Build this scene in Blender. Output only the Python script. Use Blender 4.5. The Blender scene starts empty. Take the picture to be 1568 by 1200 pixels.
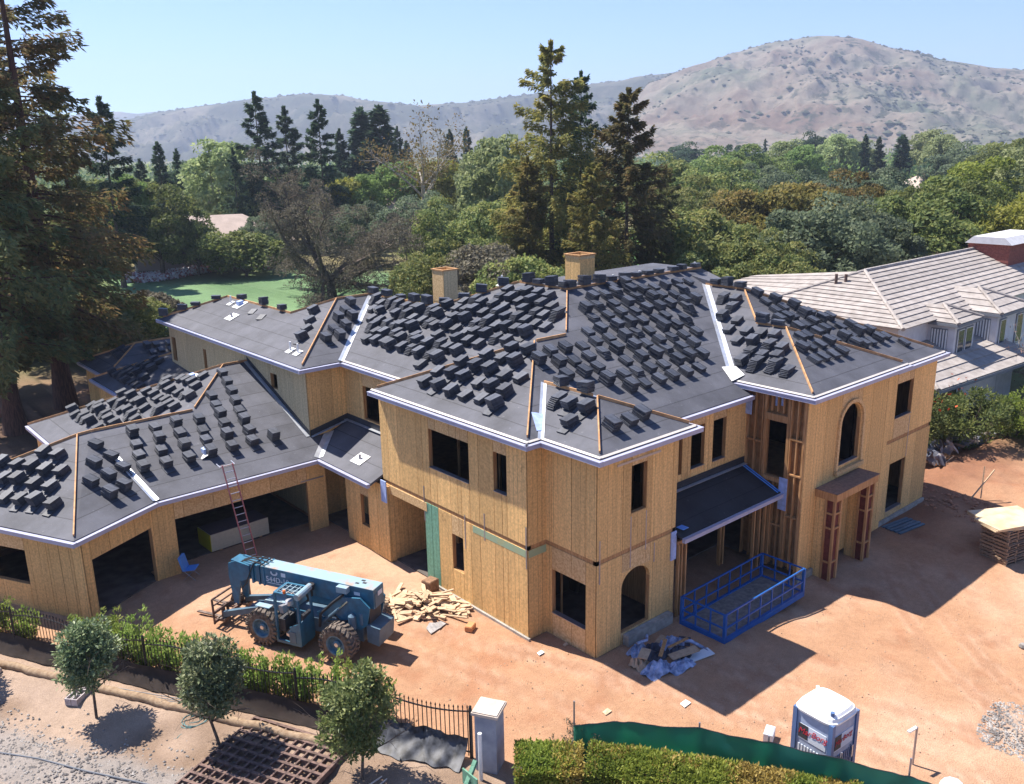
import bpy, bmesh, math, random
from mathutils import Vector, Matrix, noise as mnoise
random.seed(7)
R = math.radians
scene = bpy.context.scene
COL = scene.collection

# ---------------------------------------------------------------- camera, sky, sun, exposure
CAM_POS = Vector((0.0, 0.0, 16.0))
RT = Vector((0.75303889, -0.65774759, -0.01733613))
UP = Vector((0.18842028, 0.1903237, 0.96347013))
FD = Vector((0.63042068, 0.72879695, -0.26725414))
cam_d = bpy.data.cameras.new("camera")
cam_d.sensor_width = 36.0
cam_d.lens = 1350.0 / 1568.0 * 36.0
cam_d.clip_start = 0.5
cam_d.clip_end = 30000.0
cam = bpy.data.objects.new("camera", cam_d)
COL.objects.link(cam)
_m = Matrix((RT, UP, -FD)).transposed().to_4x4()
_m.translation = CAM_POS
cam.matrix_world = _m
scene.camera = cam

SUN_DIR = Vector((-0.17, 0.56, 1.0)).normalized()      # towards the sun
world = bpy.data.worlds.new("World")
scene.world = world
world.use_nodes = True
_nt = world.node_tree
_bg = _nt.nodes["Background"]
_sky = _nt.nodes.new("ShaderNodeTexSky")
_sky.sky_type = 'NISHITA'
_sky.sun_disc = False
_sky.sun_elevation = math.asin(SUN_DIR.z)
_sky.sun_rotation = math.atan2(SUN_DIR.x, SUN_DIR.y)
_sky.air_density = 1.0
_sky.dust_density = 0.0
_sky.ozone_density = 3.0
_sky.altitude = 1600.0
_tint = _nt.nodes.new("ShaderNodeVectorMath"); _tint.operation = 'MULTIPLY'; _tint.inputs[1].default_value = (0.65, 0.77, 1.0)
_nt.links.new(_sky.outputs[0], _tint.inputs[0]); _nt.links.new(_tint.outputs[0], _bg.inputs[0])
_bg.inputs[1].default_value = 0.09
sun_d = bpy.data.lights.new("sun", 'SUN')
sun_d.energy = 4.7
sun_d.angle = R(0.55)
sun_d.color = (1.0, 0.93, 0.84)
sun = bpy.data.objects.new("sun", sun_d)
COL.objects.link(sun)
sun.location = (0, 0, 60)
sun.rotation_euler = SUN_DIR.to_track_quat('Z', 'Y').to_euler()
scene.view_settings.view_transform = 'Standard'
scene.view_settings.look = 'None'
scene.view_settings.gamma = 1.0
scene.view_settings.use_curve_mapping = False
scene.view_settings.exposure = 1.22
scene.render.engine = 'CYCLES'
scene.cycles.use_denoising = True
scene.cycles.max_bounces = 6
scene.cycles.diffuse_bounces = 3
scene.cycles.glossy_bounces = 2
scene.cycles.transparent_max_bounces = 8
scene.cycles.volume_bounces = 0
scene.cycles.sample_clamp_indirect = 6.0

# ---------------------------------------------------------------- helpers
def tag(o, label=None, cat=None, group=None, kind=None):
    if label: o["label"] = label
    if cat: o["category"] = cat
    if group: o["group"] = group
    if kind: o["kind"] = kind
    return o

def empty(name, loc=(0, 0, 0), rz=0.0, label=None, cat=None, group=None):
    o = bpy.data.objects.new(name, None)
    o.empty_display_size = 0.2
    COL.objects.link(o)
    o.location = loc
    o.rotation_euler = (0, 0, rz)
    return tag(o, label, cat, group)

def origin_of(p):
    v = Vector((0, 0, 0))
    while p is not None:
        v += p.location
        p = p.parent
    return v

class MB:
    """collects faces of one mesh"""
    def __init__(self):
        self.v = []; self.f = []; self.mi = []
    def add(self, vs, fs, mi=0):
        n = len(self.v)
        self.v.extend([tuple(q) for q in vs])
        self.f.extend([tuple(i + n for i in f) for f in fs])
        self.mi.extend([mi] * len(fs))
        return self
    def box(self, x0, x1, y0, y1, z0, z1, mi=0):
        vs = [(x0, y0, z0), (x1, y0, z0), (x1, y1, z0), (x0, y1, z0), (x0, y0, z1), (x1, y0, z1), (x1, y1, z1), (x0, y1, z1)]
        return self.add(vs, [(0, 3, 2, 1), (4, 5, 6, 7), (0, 1, 5, 4), (1, 2, 6, 5), (2, 3, 7, 6), (3, 0, 4, 7)], mi)
    def obox(self, c, ax, ay, az, mi=0):
        """box from its centre and three half-axis vectors"""
        c = Vector(c); ax = Vector(ax); ay = Vector(ay); az = Vector(az)
        vs = []
        for k in (-1, 1):
            for (i, j) in ((-1, -1), (1, -1), (1, 1), (-1, 1)):
                vs.append(c + ax * i + ay * j + az * k)
        return self.add(vs, [(0, 3, 2, 1), (4, 5, 6, 7), (0, 1, 5, 4), (1, 2, 6, 5), (2, 3, 7, 6), (3, 0, 4, 7)], mi)
    def bar(self, a, b, w, h, up=(0, 0, 1), mi=0, off=0.0):
        a = Vector(a); b = Vector(b); d = (b - a)
        L = d.length
        if L < 1e-6: return self
        d.normalize()
        u = Vector(up)
        s = d.cross(u)
        if s.length < 1e-4: s = d.cross(Vector((1, 0, 0)))
        s.normalize(); u = s.cross(d).normalized()
        return self.obox((a + b) / 2 + u * off, d * (L / 2), s * (w / 2), u * (h / 2), mi)
    def prism(self, poly, ext, mi=0):
        """planar polygon extruded by the vector ext"""
        n = len(poly); e = Vector(ext)
        P = [Vector(p) for p in poly]
        vs = P + [p + e for p in P]
        fs = [tuple(range(n)), tuple(range(2 * n - 1, n - 1, -1))]
        for i in range(n):
            j = (i + 1) % n
            fs.append((j, i, i + n, j + n))
        nrm = Vector((0, 0, 0))
        for i in range(n):
            nrm += P[i].cross(P[(i + 1) % n])
        if nrm.dot(e) > 0:
            fs = [tuple(reversed(f)) for f in fs]
        return self.add(vs, fs, mi)
    def tube(self, pts, r, n=6, mi=0, cap=True):
        pts = [Vector(p) for p in pts]
        rs = r if isinstance(r, (list, tuple)) else [r] * len(pts)
        base = len(self.v); rings = []
        prev = None
        for i, p in enumerate(pts):
            a = pts[max(0, i - 1)]; b = pts[min(len(pts) - 1, i + 1)]
            d = (b - a)
            d = d.normalized() if d.length > 1e-9 else Vector((0, 0, 1))
            if prev is None:
                s = d.cross(Vector((0, 0, 1)))
                if s.length < 1e-3: s = Vector((1, 0, 0))
            else:
                s = prev - d * prev.dot(d)
                if s.length < 1e-4: s = d.cross(Vector((0, 1, 0)))
            s.normalize(); prev = s
            t = d.cross(s)
            rings.append([p + (s * math.cos(2 * math.pi * k / n) + t * math.sin(2 * math.pi * k / n)) * rs[i] for k in range(n)])
        vs = [q for ring in rings for q in ring]; fs = []
        for i in range(len(pts) - 1):
            for k in range(n):
                fs.append((i * n + k, i * n + (k + 1) % n, (i + 1) * n + (k + 1) % n, (i + 1) * n + k))
        if cap:
            fs.append(tuple(reversed(range(n)))); fs.append(tuple(range((len(pts) - 1) * n, len(pts) * n)))
        return self.add(vs, fs, mi)
    def lathe(self, c, axis, prof, n=24, mi=0, cap=True):
        """profile [(along, radius)] turned about the axis through c"""
        c = Vector(c); a = Vector(axis).normalized()
        s = a.cross(Vector((0, 0, 1)))
        if s.length < 1e-3: s = Vector((1, 0, 0))
        s.normalize(); t = a.cross(s)
        vs = []; fs = []
        for (h, r) in prof:
            for k in range(n):
                q = 2 * math.pi * k / n
                vs.append(c + a * h + (s * math.cos(q) + t * math.sin(q)) * r)
        for i in range(len(prof) - 1):
            for k in range(n):
                fs.append((i * n + k, i * n + (k + 1) % n, (i + 1) * n + (k + 1) % n, (i + 1) * n + k))
        if cap: fs.append(tuple(reversed(range(n)))); fs.append(tuple(range((len(prof) - 1) * n, len(prof) * n)))
        return self.add(vs, fs, mi)
    def mesh(self, name, mats, off=Vector((0, 0, 0)), smooth=False):
        me = bpy.data.meshes.new(name)
        o = Vector(off)
        me.from_pydata([(a - o.x, b - o.y, c - o.z) for (a, b, c) in self.v], [], self.f)
        mats = mats if isinstance(mats, (list, tuple)) else [mats]
        for m in mats: me.materials.append(m)
        if len(mats) > 1: me.polygons.foreach_set("material_index", self.mi)
        if smooth: me.polygons.foreach_set("use_smooth", [True] * len(me.polygons))
        me.update()
        return me
    def build(self, name, mats, parent=None, smooth=False, world=True, recalc=False):
        """links the collected faces as one object; vertices are world coordinates when world, else the parent's own"""
        off = origin_of(parent) if (parent is not None and world) else Vector((0, 0, 0))
        me = self.mesh(name, mats, off, smooth)
        if recalc:
            bm = bmesh.new(); bm.from_mesh(me); bmesh.ops.recalc_face_normals(bm, faces=bm.faces); bm.to_mesh(me); bm.free()
        ob = bpy.data.objects.new(name, me)
        COL.objects.link(ob)
        if parent is not None: ob.parent = parent
        return ob

def copy_tree(o, parent=None):
    c = o.copy(); COL.objects.link(c)
    if parent is not None: c.parent = parent
    for ch in list(o.children): copy_tree(ch, c)
    return c

def inst(name, me, loc=(0, 0, 0), rot=(0, 0, 0), scale=(1, 1, 1), parent=None):
    o = bpy.data.objects.new(name, me); COL.objects.link(o)
    o.location = loc; o.rotation_euler = rot; o.scale = scale
    if parent is not None: o.parent = parent
    return o

def in_poly(x, y, P):
    c = False; n = len(P); j = n - 1
    for i in range(n):
        xi, yi = P[i][0], P[i][1]; xj, yj = P[j][0], P[j][1]
        if (yi > y) != (yj > y) and x < (xj - xi) * (y - yi) / (yj - yi) + xi: c = not c
        j = i
    return c

def smooth(a, b, x):
    t = max(0.0, min(1.0, (x - a) / (b - a))); return t * t * (3 - 2 * t)

def ground_z(x, y):
    """the building site: falls a little at the entrance side"""
    return -0.38 * smooth(23.5, 28.0, x) * (1 - smooth(18.0, 24.0, y)) * (1 - smooth(48, 60, x))

FH = Vector((FD.x, FD.y, 0)).normalized(); RH = Vector((FH.y, -FH.x, 0))
def spot(px, D):
    """ground place D metres ahead of the drone on the bearing of photo column px"""
    k = (px - 784.0) / 1350.0
    d = FD + RT * k
    d = Vector((d.x, d.y, 0)); d /= d.dot(FH)
    return Vector((d.x * D, d.y * D, 0))

# ---------------------------------------------------------------- materials
def _n(nt, t, **k):
    n = nt.nodes.new(t)
    for a, b in k.items(): setattr(n, a, b)
    return n

def mat(name, col, rough=0.8, metal=0.0, var=0.0, scale=8.0, col2=None, bump=0.0, bscale=40.0, stretch=(1, 1, 1), spec=0.3, rnd=0.0, detail=4.0, contrast=(0.35, 0.65)):
    m = bpy.data.materials.new(name); m.use_nodes = True
    nt = m.node_tree; b = nt.nodes["Principled BSDF"]
    b.inputs["Roughness"].default_value = rough
    b.inputs["Metallic"].default_value = metal
    b.inputs["Specular IOR Level"].default_value = spec
    c4 = (*col, 1.0)
    b.inputs["Base Color"].default_value = c4
    m.diffuse_color = c4
    out = None
    tc = _n(nt, "ShaderNodeTexCoord"); mp = _n(nt, "ShaderNodeMapping")
    mp.inputs["Scale"].default_value = stretch
    nt.links.new(tc.outputs["Object"], mp.inputs[0])
    if col2 is not None or var > 0:
        if col2 is None:
            col2 = tuple(max(0, c * (1 - var)) for c in col); c4 = (*[min(1, c * (1 + var)) for c in col], 1)
        nz = _n(nt, "ShaderNodeTexNoise"); nz.inputs["Scale"].default_value = scale; nz.inputs["Detail"].default_value = detail
        nt.links.new(mp.outputs[0], nz.inputs["Vector"])
        cr = _n(nt, "ShaderNodeValToRGB")
        cr.color_ramp.elements[0].position = contrast[0]; cr.color_ramp.elements[1].position = contrast[1]
        cr.color_ramp.elements[0].color = (*col2, 1); cr.color_ramp.elements[1].color = c4
        nt.links.new(nz.outputs[0], cr.inputs[0]); out = cr.outputs[0]
    if rnd > 0:
        oi = _n(nt, "ShaderNodeObjectInfo"); mr = _n(nt, "ShaderNodeMapRange")
        mr.inputs[3].default_value = 1 - rnd; mr.inputs[4].default_value = 1 + rnd
        nt.links.new(oi.outputs["Random"], mr.inputs[0])
        mx = _n(nt, "ShaderNodeMix", data_type='RGBA', blend_type='MULTIPLY'); mx.inputs[0].default_value = 1.0
        if out is None: mx.inputs[6].default_value = c4
        else: nt.links.new(out, mx.inputs[6])
        cb = _n(nt, "ShaderNodeCombineColor")
        for i in range(3): nt.links.new(mr.outputs[0], cb.inputs[i])
        nt.links.new(cb.outputs[0], mx.inputs[7]); out = mx.outputs[2]
    if out is not None: nt.links.new(out, b.inputs["Base Color"])
    if bump > 0:
        nz2 = _n(nt, "ShaderNodeTexNoise"); nz2.inputs["Scale"].default_value = bscale; nz2.inputs["Detail"].default_value = 5
        nt.links.new(mp.outputs[0], nz2.inputs["Vector"])
        bp = _n(nt, "ShaderNodeBump"); bp.inputs["Strength"].default_value = bump; bp.inputs["Distance"].default_value = 0.03
        nt.links.new(nz2.outputs[0], bp.inputs["Height"]); nt.links.new(bp.outputs[0], b.inputs["Normal"])
    return m

def math_node(nt, op, a, b=None, c=None):
    n = _n(nt, "ShaderNodeMath", operation=op)
    for i, q in enumerate((a, b, c)):
        if q is None: continue
        if isinstance(q, (int, float)): n.inputs[i].default_value = q
        else: nt.links.new(q, n.inputs[i])
    return n.outputs[0]

def mat_plywood(name, base, dark, groove=0.203, stain=0.6, rnd=0.09):
    """grooved plywood siding: fine vertical grooves, long grain streaks, dark knots and a per-sheet tint"""
    m = bpy.data.materials.new(name); m.use_nodes = True
    nt = m.node_tree; L = nt.links; b = nt.nodes["Principled BSDF"]
    b.inputs["Roughness"].default_value = 0.85; b.inputs["Specular IOR Level"].default_value = 0.2
    m.diffuse_color = (*base, 1)
    tc = _n(nt, "ShaderNodeTexCoord"); sp = _n(nt, "ShaderNodeSeparateXYZ"); L.new(tc.outputs["Object"], sp.inputs[0])
    s = math_node(nt, 'ADD', sp.outputs[0], sp.outputs[1])
    fr = math_node(nt, 'FRACT', math_node(nt, 'DIVIDE', s, groove))
    tri = math_node(nt, 'ABSOLUTE', math_node(nt, 'SUBTRACT', fr, 0.5))
    gv = math_node(nt, 'GREATER_THAN', tri, 0.468)
    idx = math_node(nt, 'FLOOR', math_node(nt, 'DIVIDE', s, groove))
    wn = _n(nt, "ShaderNodeTexWhiteNoise", noise_dimensions='1D'); L.new(idx, wn.inputs["W"])
    gv = math_node(nt, 'MULTIPLY', gv, math_node(nt, 'MULTIPLY', math_node(nt, 'GREATER_THAN', wn.outputs[0], 0.45), wn.outputs[0]))
    # grain
    mp = _n(nt, "ShaderNodeMapping"); mp.inputs["Scale"].default_value = (9, 9, 0.7); L.new(tc.outputs["Object"], mp.inputs[0])
    nz = _n(nt, "ShaderNodeTexNoise"); nz.inputs["Scale"].default_value = 1.6; nz.inputs["Detail"].default_value = 6; L.new(mp.outputs[0], nz.inputs["Vector"])
    cr = _n(nt, "ShaderNodeValToRGB"); cr.color_ramp.elements[0].position = 0.3; cr.color_ramp.elements[1].position = 0.68
    cr.color_ramp.elements[0].color = (*[base[i] * 0.90 for i in range(3)], 1); cr.color_ramp.elements[1].color = (*[min(1, base[i] * 1.06) for i in range(3)], 1)
    L.new(nz.outputs[0], cr.inputs[0])
    # knots and weather stains
    mp2 = _n(nt, "ShaderNodeMapping"); mp2.inputs["Scale"].default_value = (3.4, 3.4, 0.85); L.new(tc.outputs["Object"], mp2.inputs[0])
    nz2 = _n(nt, "ShaderNodeTexNoise"); nz2.inputs["Scale"].default_value = 1.3; nz2.inputs["Detail"].default_value = 8; nz2.inputs["Roughness"].default_value = 0.7; L.new(mp2.outputs[0], nz2.inputs["Vector"])
    k = _n(nt, "ShaderNodeMapRange"); k.inputs[1].default_value = 0.63; k.inputs[2].default_value = 0.74; k.inputs[3].default_value = 0; k.inputs[4].default_value = stain
    L.new(nz2.outputs[0], k.inputs[0])
    mx = _n(nt, "ShaderNodeMix", data_type='RGBA'); L.new(k.outputs[0], mx.inputs[0]); L.new(cr.outputs[0], mx.inputs[6]); mx.inputs[7].default_value = (*dark, 1)
    # flakes
    nz3 = _n(nt, "ShaderNodeTexNoise"); nz3.inputs["Scale"].default_value = 13; nz3.inputs["Detail"].default_value = 3; L.new(tc.outputs["Object"], nz3.inputs["Vector"])
    mr = _n(nt, "ShaderNodeMapRange"); mr.inputs[1].default_value = 0.3; mr.inputs[2].default_value = 0.7; mr.inputs[3].default_value = 0.80; mr.inputs[4].default_value = 1.17; L.new(nz3.outputs[0], mr.inputs[0])
    oi = _n(nt, "ShaderNodeObjectInfo"); mr2 = _n(nt, "ShaderNodeMapRange"); mr2.inputs[3].default_value = 1 - rnd; mr2.inputs[4].default_value = 1 + rnd; L.new(oi.outputs["Random"], mr2.inputs[0])
    g = math_node(nt, 'MULTIPLY', math_node(nt, 'SUBTRACT', 1.0, math_node(nt, 'MULTIPLY', gv, 0.78)), math_node(nt, 'MULTIPLY', mr.outputs[0], mr2.outputs[0]))
    g = math_node(nt, 'MULTIPLY', g, math_node(nt, 'MULTIPLY_ADD', wn.outputs[0], 0.10, 0.95))
    vm = _n(nt, "ShaderNodeVectorMath", operation='SCALE'); L.new(mx.outputs[2], vm.inputs[0]); L.new(g, vm.inputs["Scale"])
    L.new(vm.outputs[0], b.inputs["Base Color"])
    bp = _n(nt, "ShaderNodeBump"); bp.inputs["Strength"].default_value = 0.5; bp.inputs["Distance"].default_value = 0.006
    L.new(math_node(nt, 'SUBTRACT', 1.0, gv), bp.inputs["Height"]); L.new(bp.outputs[0], b.inputs["Normal"])
    return m

def mat_felt(name, base):
    """roofing felt: laps every 0.33 m of rise, chalky scuffs, faint wrinkles"""
    m = bpy.data.materials.new(name); m.use_nodes = True
    nt = m.node_tree; L = nt.links; b = nt.nodes["Principled BSDF"]; m.diffuse_color = (*base, 1)
    b.inputs["Roughness"].default_value = 0.72; b.inputs["Specular IOR Level"].default_value = 0.35
    tc = _n(nt, "ShaderNodeTexCoord"); sp = _n(nt, "ShaderNodeSeparateXYZ"); L.new(tc.outputs["Object"], sp.inputs[0])
    nz = _n(nt, "ShaderNodeTexNoise"); nz.inputs["Scale"].default_value = 0.7; nz.inputs["Detail"].default_value = 7; nz.inputs["Roughness"].default_value = 0.65; L.new(tc.outputs["Object"], nz.inputs["Vector"])
    z = math_node(nt, 'ADD', sp.outputs[2], math_node(nt, 'MULTIPLY', nz.outputs[0], 0.03))
    q = math_node(nt, 'DIVIDE', z, 0.335)
    fr = math_node(nt, 'FRACT', q)
    ln = math_node(nt, 'LESS_THAN', fr, 0.045)
    wn = _n(nt, "ShaderNodeTexWhiteNoise", noise_dimensions='1D'); L.new(math_node(nt, 'FLOOR', q), wn.inputs["W"])
    mr = _n(nt, "ShaderNodeMapRange"); mr.inputs[1].default_value = 0.3; mr.inputs[2].default_value = 0.72; mr.inputs[3].default_value = 0.66; mr.inputs[4].default_value = 1.36; L.new(nz.outputs[0], mr.inputs[0])
    nz2 = _n(nt, "ShaderNodeTexNoise"); nz2.inputs["Scale"].default_value = 9; nz2.inputs["Detail"].default_value = 8; L.new(tc.outputs["Object"], nz2.inputs["Vector"])
    mr2 = _n(nt, "ShaderNodeMapRange"); mr2.inputs[1].default_value = 0.66; mr2.inputs[2].default_value = 0.8; mr2.inputs[3].default_value = 0; mr2.inputs[4].default_value = 0.10; L.new(nz2.outputs[0], mr2.inputs[0])
    g = math_node(nt, 'MULTIPLY', mr.outputs[0], math_node(nt, 'SUBTRACT', math_node(nt, 'MULTIPLY_ADD', wn.outputs[0], 0.24, 0.88), math_node(nt, 'MULTIPLY', ln, 0.45)))
    vm = _n(nt, "ShaderNodeVectorMath", operation='SCALE'); vm.inputs[0].default_value = base; L.new(g, vm.inputs["Scale"])
    va = _n(nt, "ShaderNodeVectorMath", operation='ADD'); L.new(vm.outputs[0], va.inputs[0])
    cb = _n(nt, "ShaderNodeCombineXYZ")
    for i in range(3): L.new(mr2.outputs[0], cb.inputs[i])
    L.new(cb.outputs[0], va.inputs[1]); L.new(va.outputs[0], b.inputs["Base Color"])
    bp = _n(nt, "ShaderNodeBump"); bp.inputs["Strength"].default_value = 0.35; bp.inputs["Distance"].default_value = 0.02
    L.new(math_node(nt, 'ADD', math_node(nt, 'MULTIPLY', ln, -0.6), nz.outputs[0]), bp.inputs["Height"]); L.new(bp.outputs[0], b.inputs["Normal"])
    return m

def mat_leaf(name, cols, rough=0.6, trans=0.25, hue=0.0, gain=1.25):
    """leaf cards: every leaf or sprig picks its own colour along a ramp, the whole plant its own tint"""
    m = bpy.data.materials.new(name); m.use_nodes = True
    nt = m.node_tree; L = nt.links
    b = nt.nodes["Principled BSDF"]; out = nt.nodes["Material Output"]
    m.diffuse_color = (*cols[0], 1)
    b.inputs["Roughness"].default_value = rough; b.inputs["Specular IOR Level"].default_value = 0.25
    ge = _n(nt, "ShaderNodeNewGeometry")
    cr = _n(nt, "ShaderNodeValToRGB")
    while len(cr.color_ramp.elements) < len(cols): cr.color_ramp.elements.new(0.5)
    for i, c in enumerate(cols):
        cr.color_ramp.elements[i].position = i / max(1, len(cols) - 1); cr.color_ramp.elements[i].color = (*[q * gain for q in c], 1)
    tc = _n(nt, "ShaderNodeTexCoord")
    nz = _n(nt, "ShaderNodeTexNoise"); nz.inputs["Scale"].default_value = 0.55; nz.inputs["Detail"].default_value = 3; L.new(tc.outputs["Object"], nz.inputs["Vector"])
    f = math_node(nt, 'ADD', math_node(nt, 'MULTIPLY', ge.outputs["Random Per Island"], 0.55), math_node(nt, 'MULTIPLY_ADD', nz.outputs[0], 1.3, -0.43))
    L.new(f, cr.inputs[0])
    oi = _n(nt, "ShaderNodeObjectInfo")
    hs = _n(nt, "ShaderNodeHueSaturation"); L.new(cr.outputs[0], hs.inputs["Color"])
    L.new(math_node(nt, 'MULTIPLY_ADD', oi.outputs["Random"], 0.03, 0.485 + hue), hs.inputs["Hue"])
    L.new(math_node(nt, 'MULTIPLY_ADD', oi.outputs["Random"], 0.35, 0.82), hs.inputs["Value"])
    L.new(hs.outputs[0], b.inputs["Base Color"])
    if trans > 0:
        tr = _n(nt, "ShaderNodeBsdfTranslucent"); L.new(hs.outputs[0], tr.inputs[0])
        mx = _n(nt, "ShaderNodeMixShader"); mx.inputs[0].default_value = trans
        L.new(b.outputs[0], mx.inputs[1]); L.new(tr.outputs[0], mx.inputs[2]); L.new(mx.outputs[0], out.inputs[0])
    return m

M = {}
M['ply'] = mat_plywood("plywood_siding", (0.70, 0.445, 0.185), (0.15, 0.085, 0.04), stain=0.75, rnd=0.15)
M['ply_grey'] = mat_plywood("plywood_weathered", (0.54, 0.43, 0.25), (0.15, 0.13, 0.08), stain=0.75)
M['ply_green'] = mat_plywood("plywood_green", (0.16, 0.33, 0.23), (0.08, 0.16, 0.12))
M['osb'] = mat("osb_sheathing", (0.68, 0.48, 0.25), 0.85, col2=(0.48, 0.30, 0.13), scale=14, bump=0.3, rnd=0.1, detail=8)
M['stud'] = mat("stud_lumber", (0.50, 0.285, 0.13), 0.8, col2=(0.34, 0.175, 0.07), scale=3, stretch=(6, 6, 0.6), rnd=0.14)
M['core'] = mat("frame_wood", (0.36, 0.19, 0.08), 0.85, col2=(0.26, 0.13, 0.055), scale=4)
M['dark_in'] = mat("interior_dark", (0.045, 0.03, 0.022), 0.95, var=0.3, scale=2)  # near black walls: indoor shade put into the colour
M['redboard'] = mat("red_panel", (0.13, 0.034, 0.026), 0.8, var=0.2)
M['batten'] = mat("hip_batten", (0.58, 0.33, 0.16), 0.8, col2=(0.42, 0.22, 0.10), scale=5, rnd=0.12)
M['felt'] = mat_felt("roof_felt", (0.082, 0.084, 0.100))
M['felt_new'] = mat_felt("awning_felt", (0.028, 0.030, 0.036))
M['tile'] = mat("roof_tile_black", (0.064, 0.070, 0.088), 0.5, col2=(0.038, 0.042, 0.054), scale=6, rnd=0.3, bump=0.15, spec=0.4)
M['gutter'] = mat("gutter_primer", (0.36, 0.37, 0.49), 0.45, var=0.06, scale=2, spec=0.5)
M['drip'] = mat("drip_edge", (0.55, 0.50, 0.45), 0.5, var=0.08, scale=3)
M['flash'] = mat("valley_metal", (0.62, 0.65, 0.70), 0.35, metal=0.6, var=0.12, scale=3)
M['bluewrap'] = mat("blue_wrap", (0.35, 0.45, 0.72), 0.5, var=0.15, scale=6)
M['bluetape'] = mat("blue_tape", (0.10, 0.30, 0.75), 0.4)
M['white'] = mat("white_paint", (0.78, 0.78, 0.76), 0.5, var=0.05)
M['conc'] = mat("concrete", (0.33, 0.31, 0.28), 0.9, var=0.18, scale=5, bump=0.2)
M['brownhood'] = mat("brown_building_paper", (0.27, 0.155, 0.105), 0.8, var=0.2, scale=3)
M['strap'] = mat("steel_strap", (0.34, 0.34, 0.38), 0.4, metal=0.7)

# ================================================================ THE SETTING
FENCE_A = Vector((3.2, 33.3, 0)); FENCE_B = Vector((12.45, 16.3, 0))
_fd = (FENCE_B - FENCE_A).normalized(); _fn = Vector((-_fd.y, _fd.x, 0))       # _fn points to the house
def spot_(px, D):
    d = FD + RT * ((px - 784.0) / 1350.0); d = Vector((d.x, d.y, 0)); d /= d.dot(FH); return (d.x * D, d.y * D)
def street_side(x, y):
    """metres on the street side of the iron fence (negative: on the building site)"""
    return -((x - FENCE_A.x) * _fn.x + (y - FENCE_A.y) * _fn.y)

LAWN = [(spot_(px, D)) for px, D in ((185, 84), (420, 78), (700, 80), (760, 96), (700, 116), (430, 124), (320, 121), (185, 117))]
LAWN2 = [(84, 74), (110, 70), (120, 84), (150, 110), (120, 120), (95, 95)]
TRACKS = [((21.0, 5.0), (13.5, 28.0), 16.5), ((23.5, 5.0), (15.5, 24.0), 20.5), ((25.0, 5.0), (33.0, 14.5), 26.0)]
def zone(x, y):
    n1 = mnoise.noise(Vector((x * 0.13, y * 0.13, 1.7))); n2 = mnoise.noise(Vector((x * 0.6, y * 0.6, 4.1))); n3 = mnoise.noise(Vector((x * 1.9, y * 1.9, 8.3)))
    red = Vector((0.405, 0.232, 0.138)); pale = Vector((0.475, 0.305, 0.202)); dark = Vector((0.34, 0.165, 0.092))
    c = red.lerp(pale, smooth(-0.25, 0.35, n1 + 0.5 * n2))
    c = c.lerp(dark, 0.70 * smooth(0.12, 0.55, n2 * 0.7 + n3 * 0.5 - 0.2 * n1))
    # compacted wheel way from the gate to the garages
    w = abs((x - 9) * 0.62 - (y - 27) * 0.02 - 2.2)
    # tyre tracks curving from the gate to the garages and to the entrance
    for (A, B, Cc) in TRACKS:
        for sd in (-0.85, 0.85):
            t_ = (y - A[1]) / (B[1] - A[1])
            if 0 <= t_ <= 1:
                xc = (1 - t_) ** 2 * A[0] + 2 * t_ * (1 - t_) * Cc + t_ * t_ * B[0]
                dd_ = abs(x - xc - sd * 1.15)
                if dd_ < 0.42: c = c.lerp(Vector((0.36, 0.20, 0.125)) if dd_ < 0.24 else Vector((0.56, 0.39, 0.285)), (0.40 if dd_ < .24 else .22) * smooth(-0.5, 0.3, n2 + 0.3))
    # disturbed soil at the far side
    t = smooth(33, 37, x) * smooth(13.5, 16.5, y + n2); c = c.lerp(Vector((0.23, 0.11, 0.066)), 0.85 * t)
    # gravel at the gate
    g = smooth(0.3, 0.8, 1 - math.hypot((x - 25.4) / 3.9, (y - 5.4) / 3.0) + 0.3 * n2 + 0.2 * n3); c = c.lerp(Vector((0.40, 0.36, 0.31)), g)
    # street verge
    s = street_side(x, y)
    ss = smooth(-0.15, 0.5, s + 0.15 * n2)
    if ss > 0 and x < 15.5:
        v = Vector((0.36, 0.265, 0.20)).lerp(Vector((0.25, 0.175, 0.125)), smooth(-0.2, 0.4, n1 + n2))
        gr = smooth(2.9, 3.6, s + 0.5 * n2) * (1 - smooth(4.9, 5.6, s + 0.6 * n2))
        v = v.lerp(Vector((0.27, 0.25, 0.235)), 0.8 * gr)
        v = v.lerp(Vector((0.41, 0.34, 0.265)), smooth(5.0, 6.0, s + 0.5 * n2) * 0.8)
        v = v.lerp(Vector((0.10, 0.055, 0.035)), smooth(7.3, 7.8, s + 0.4 * n2))
        c = c.lerp(v, ss)
    # leaf litter below the redwoods, darkened to paint in canopy shade; then open land
    lt = smooth(45, 52, y + 3 * n1) * (1 - smooth(17, 22, x - 0.35 * (y - 50)))
    c = c.lerp(Vector((0.10, 0.065, 0.045)).lerp(Vector((0.24, 0.15, 0.10)), smooth(-0.1, 0.4, n2 + n3)), lt)
    far = max(smooth(40, 52, y + 0.0 * x) * smooth(15, 30, x), smooth(46, 56, x), smooth(64, 80, y))
    og = Vector((0.17, 0.145, 0.075)).lerp(Vector((0.10, 0.13, 0.045)), smooth(-0.2, 0.3, mnoise.noise(Vector((x * .03, y * .03, 0)))))
    c = c.lerp(og, far)
    for P, cc in ((LAWN, Vector((0.145, 0.235, 0.115)) if n1 + n2 * .6 > -.15 else Vector((0.125, 0.215, 0.10))), (LAWN2, Vector((0.10, 0.21, 0.07)))):
        if in_poly(x, y, P): c = cc * (0.92 + 0.3 * n1 + 0.1 * n3)
    return c

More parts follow.
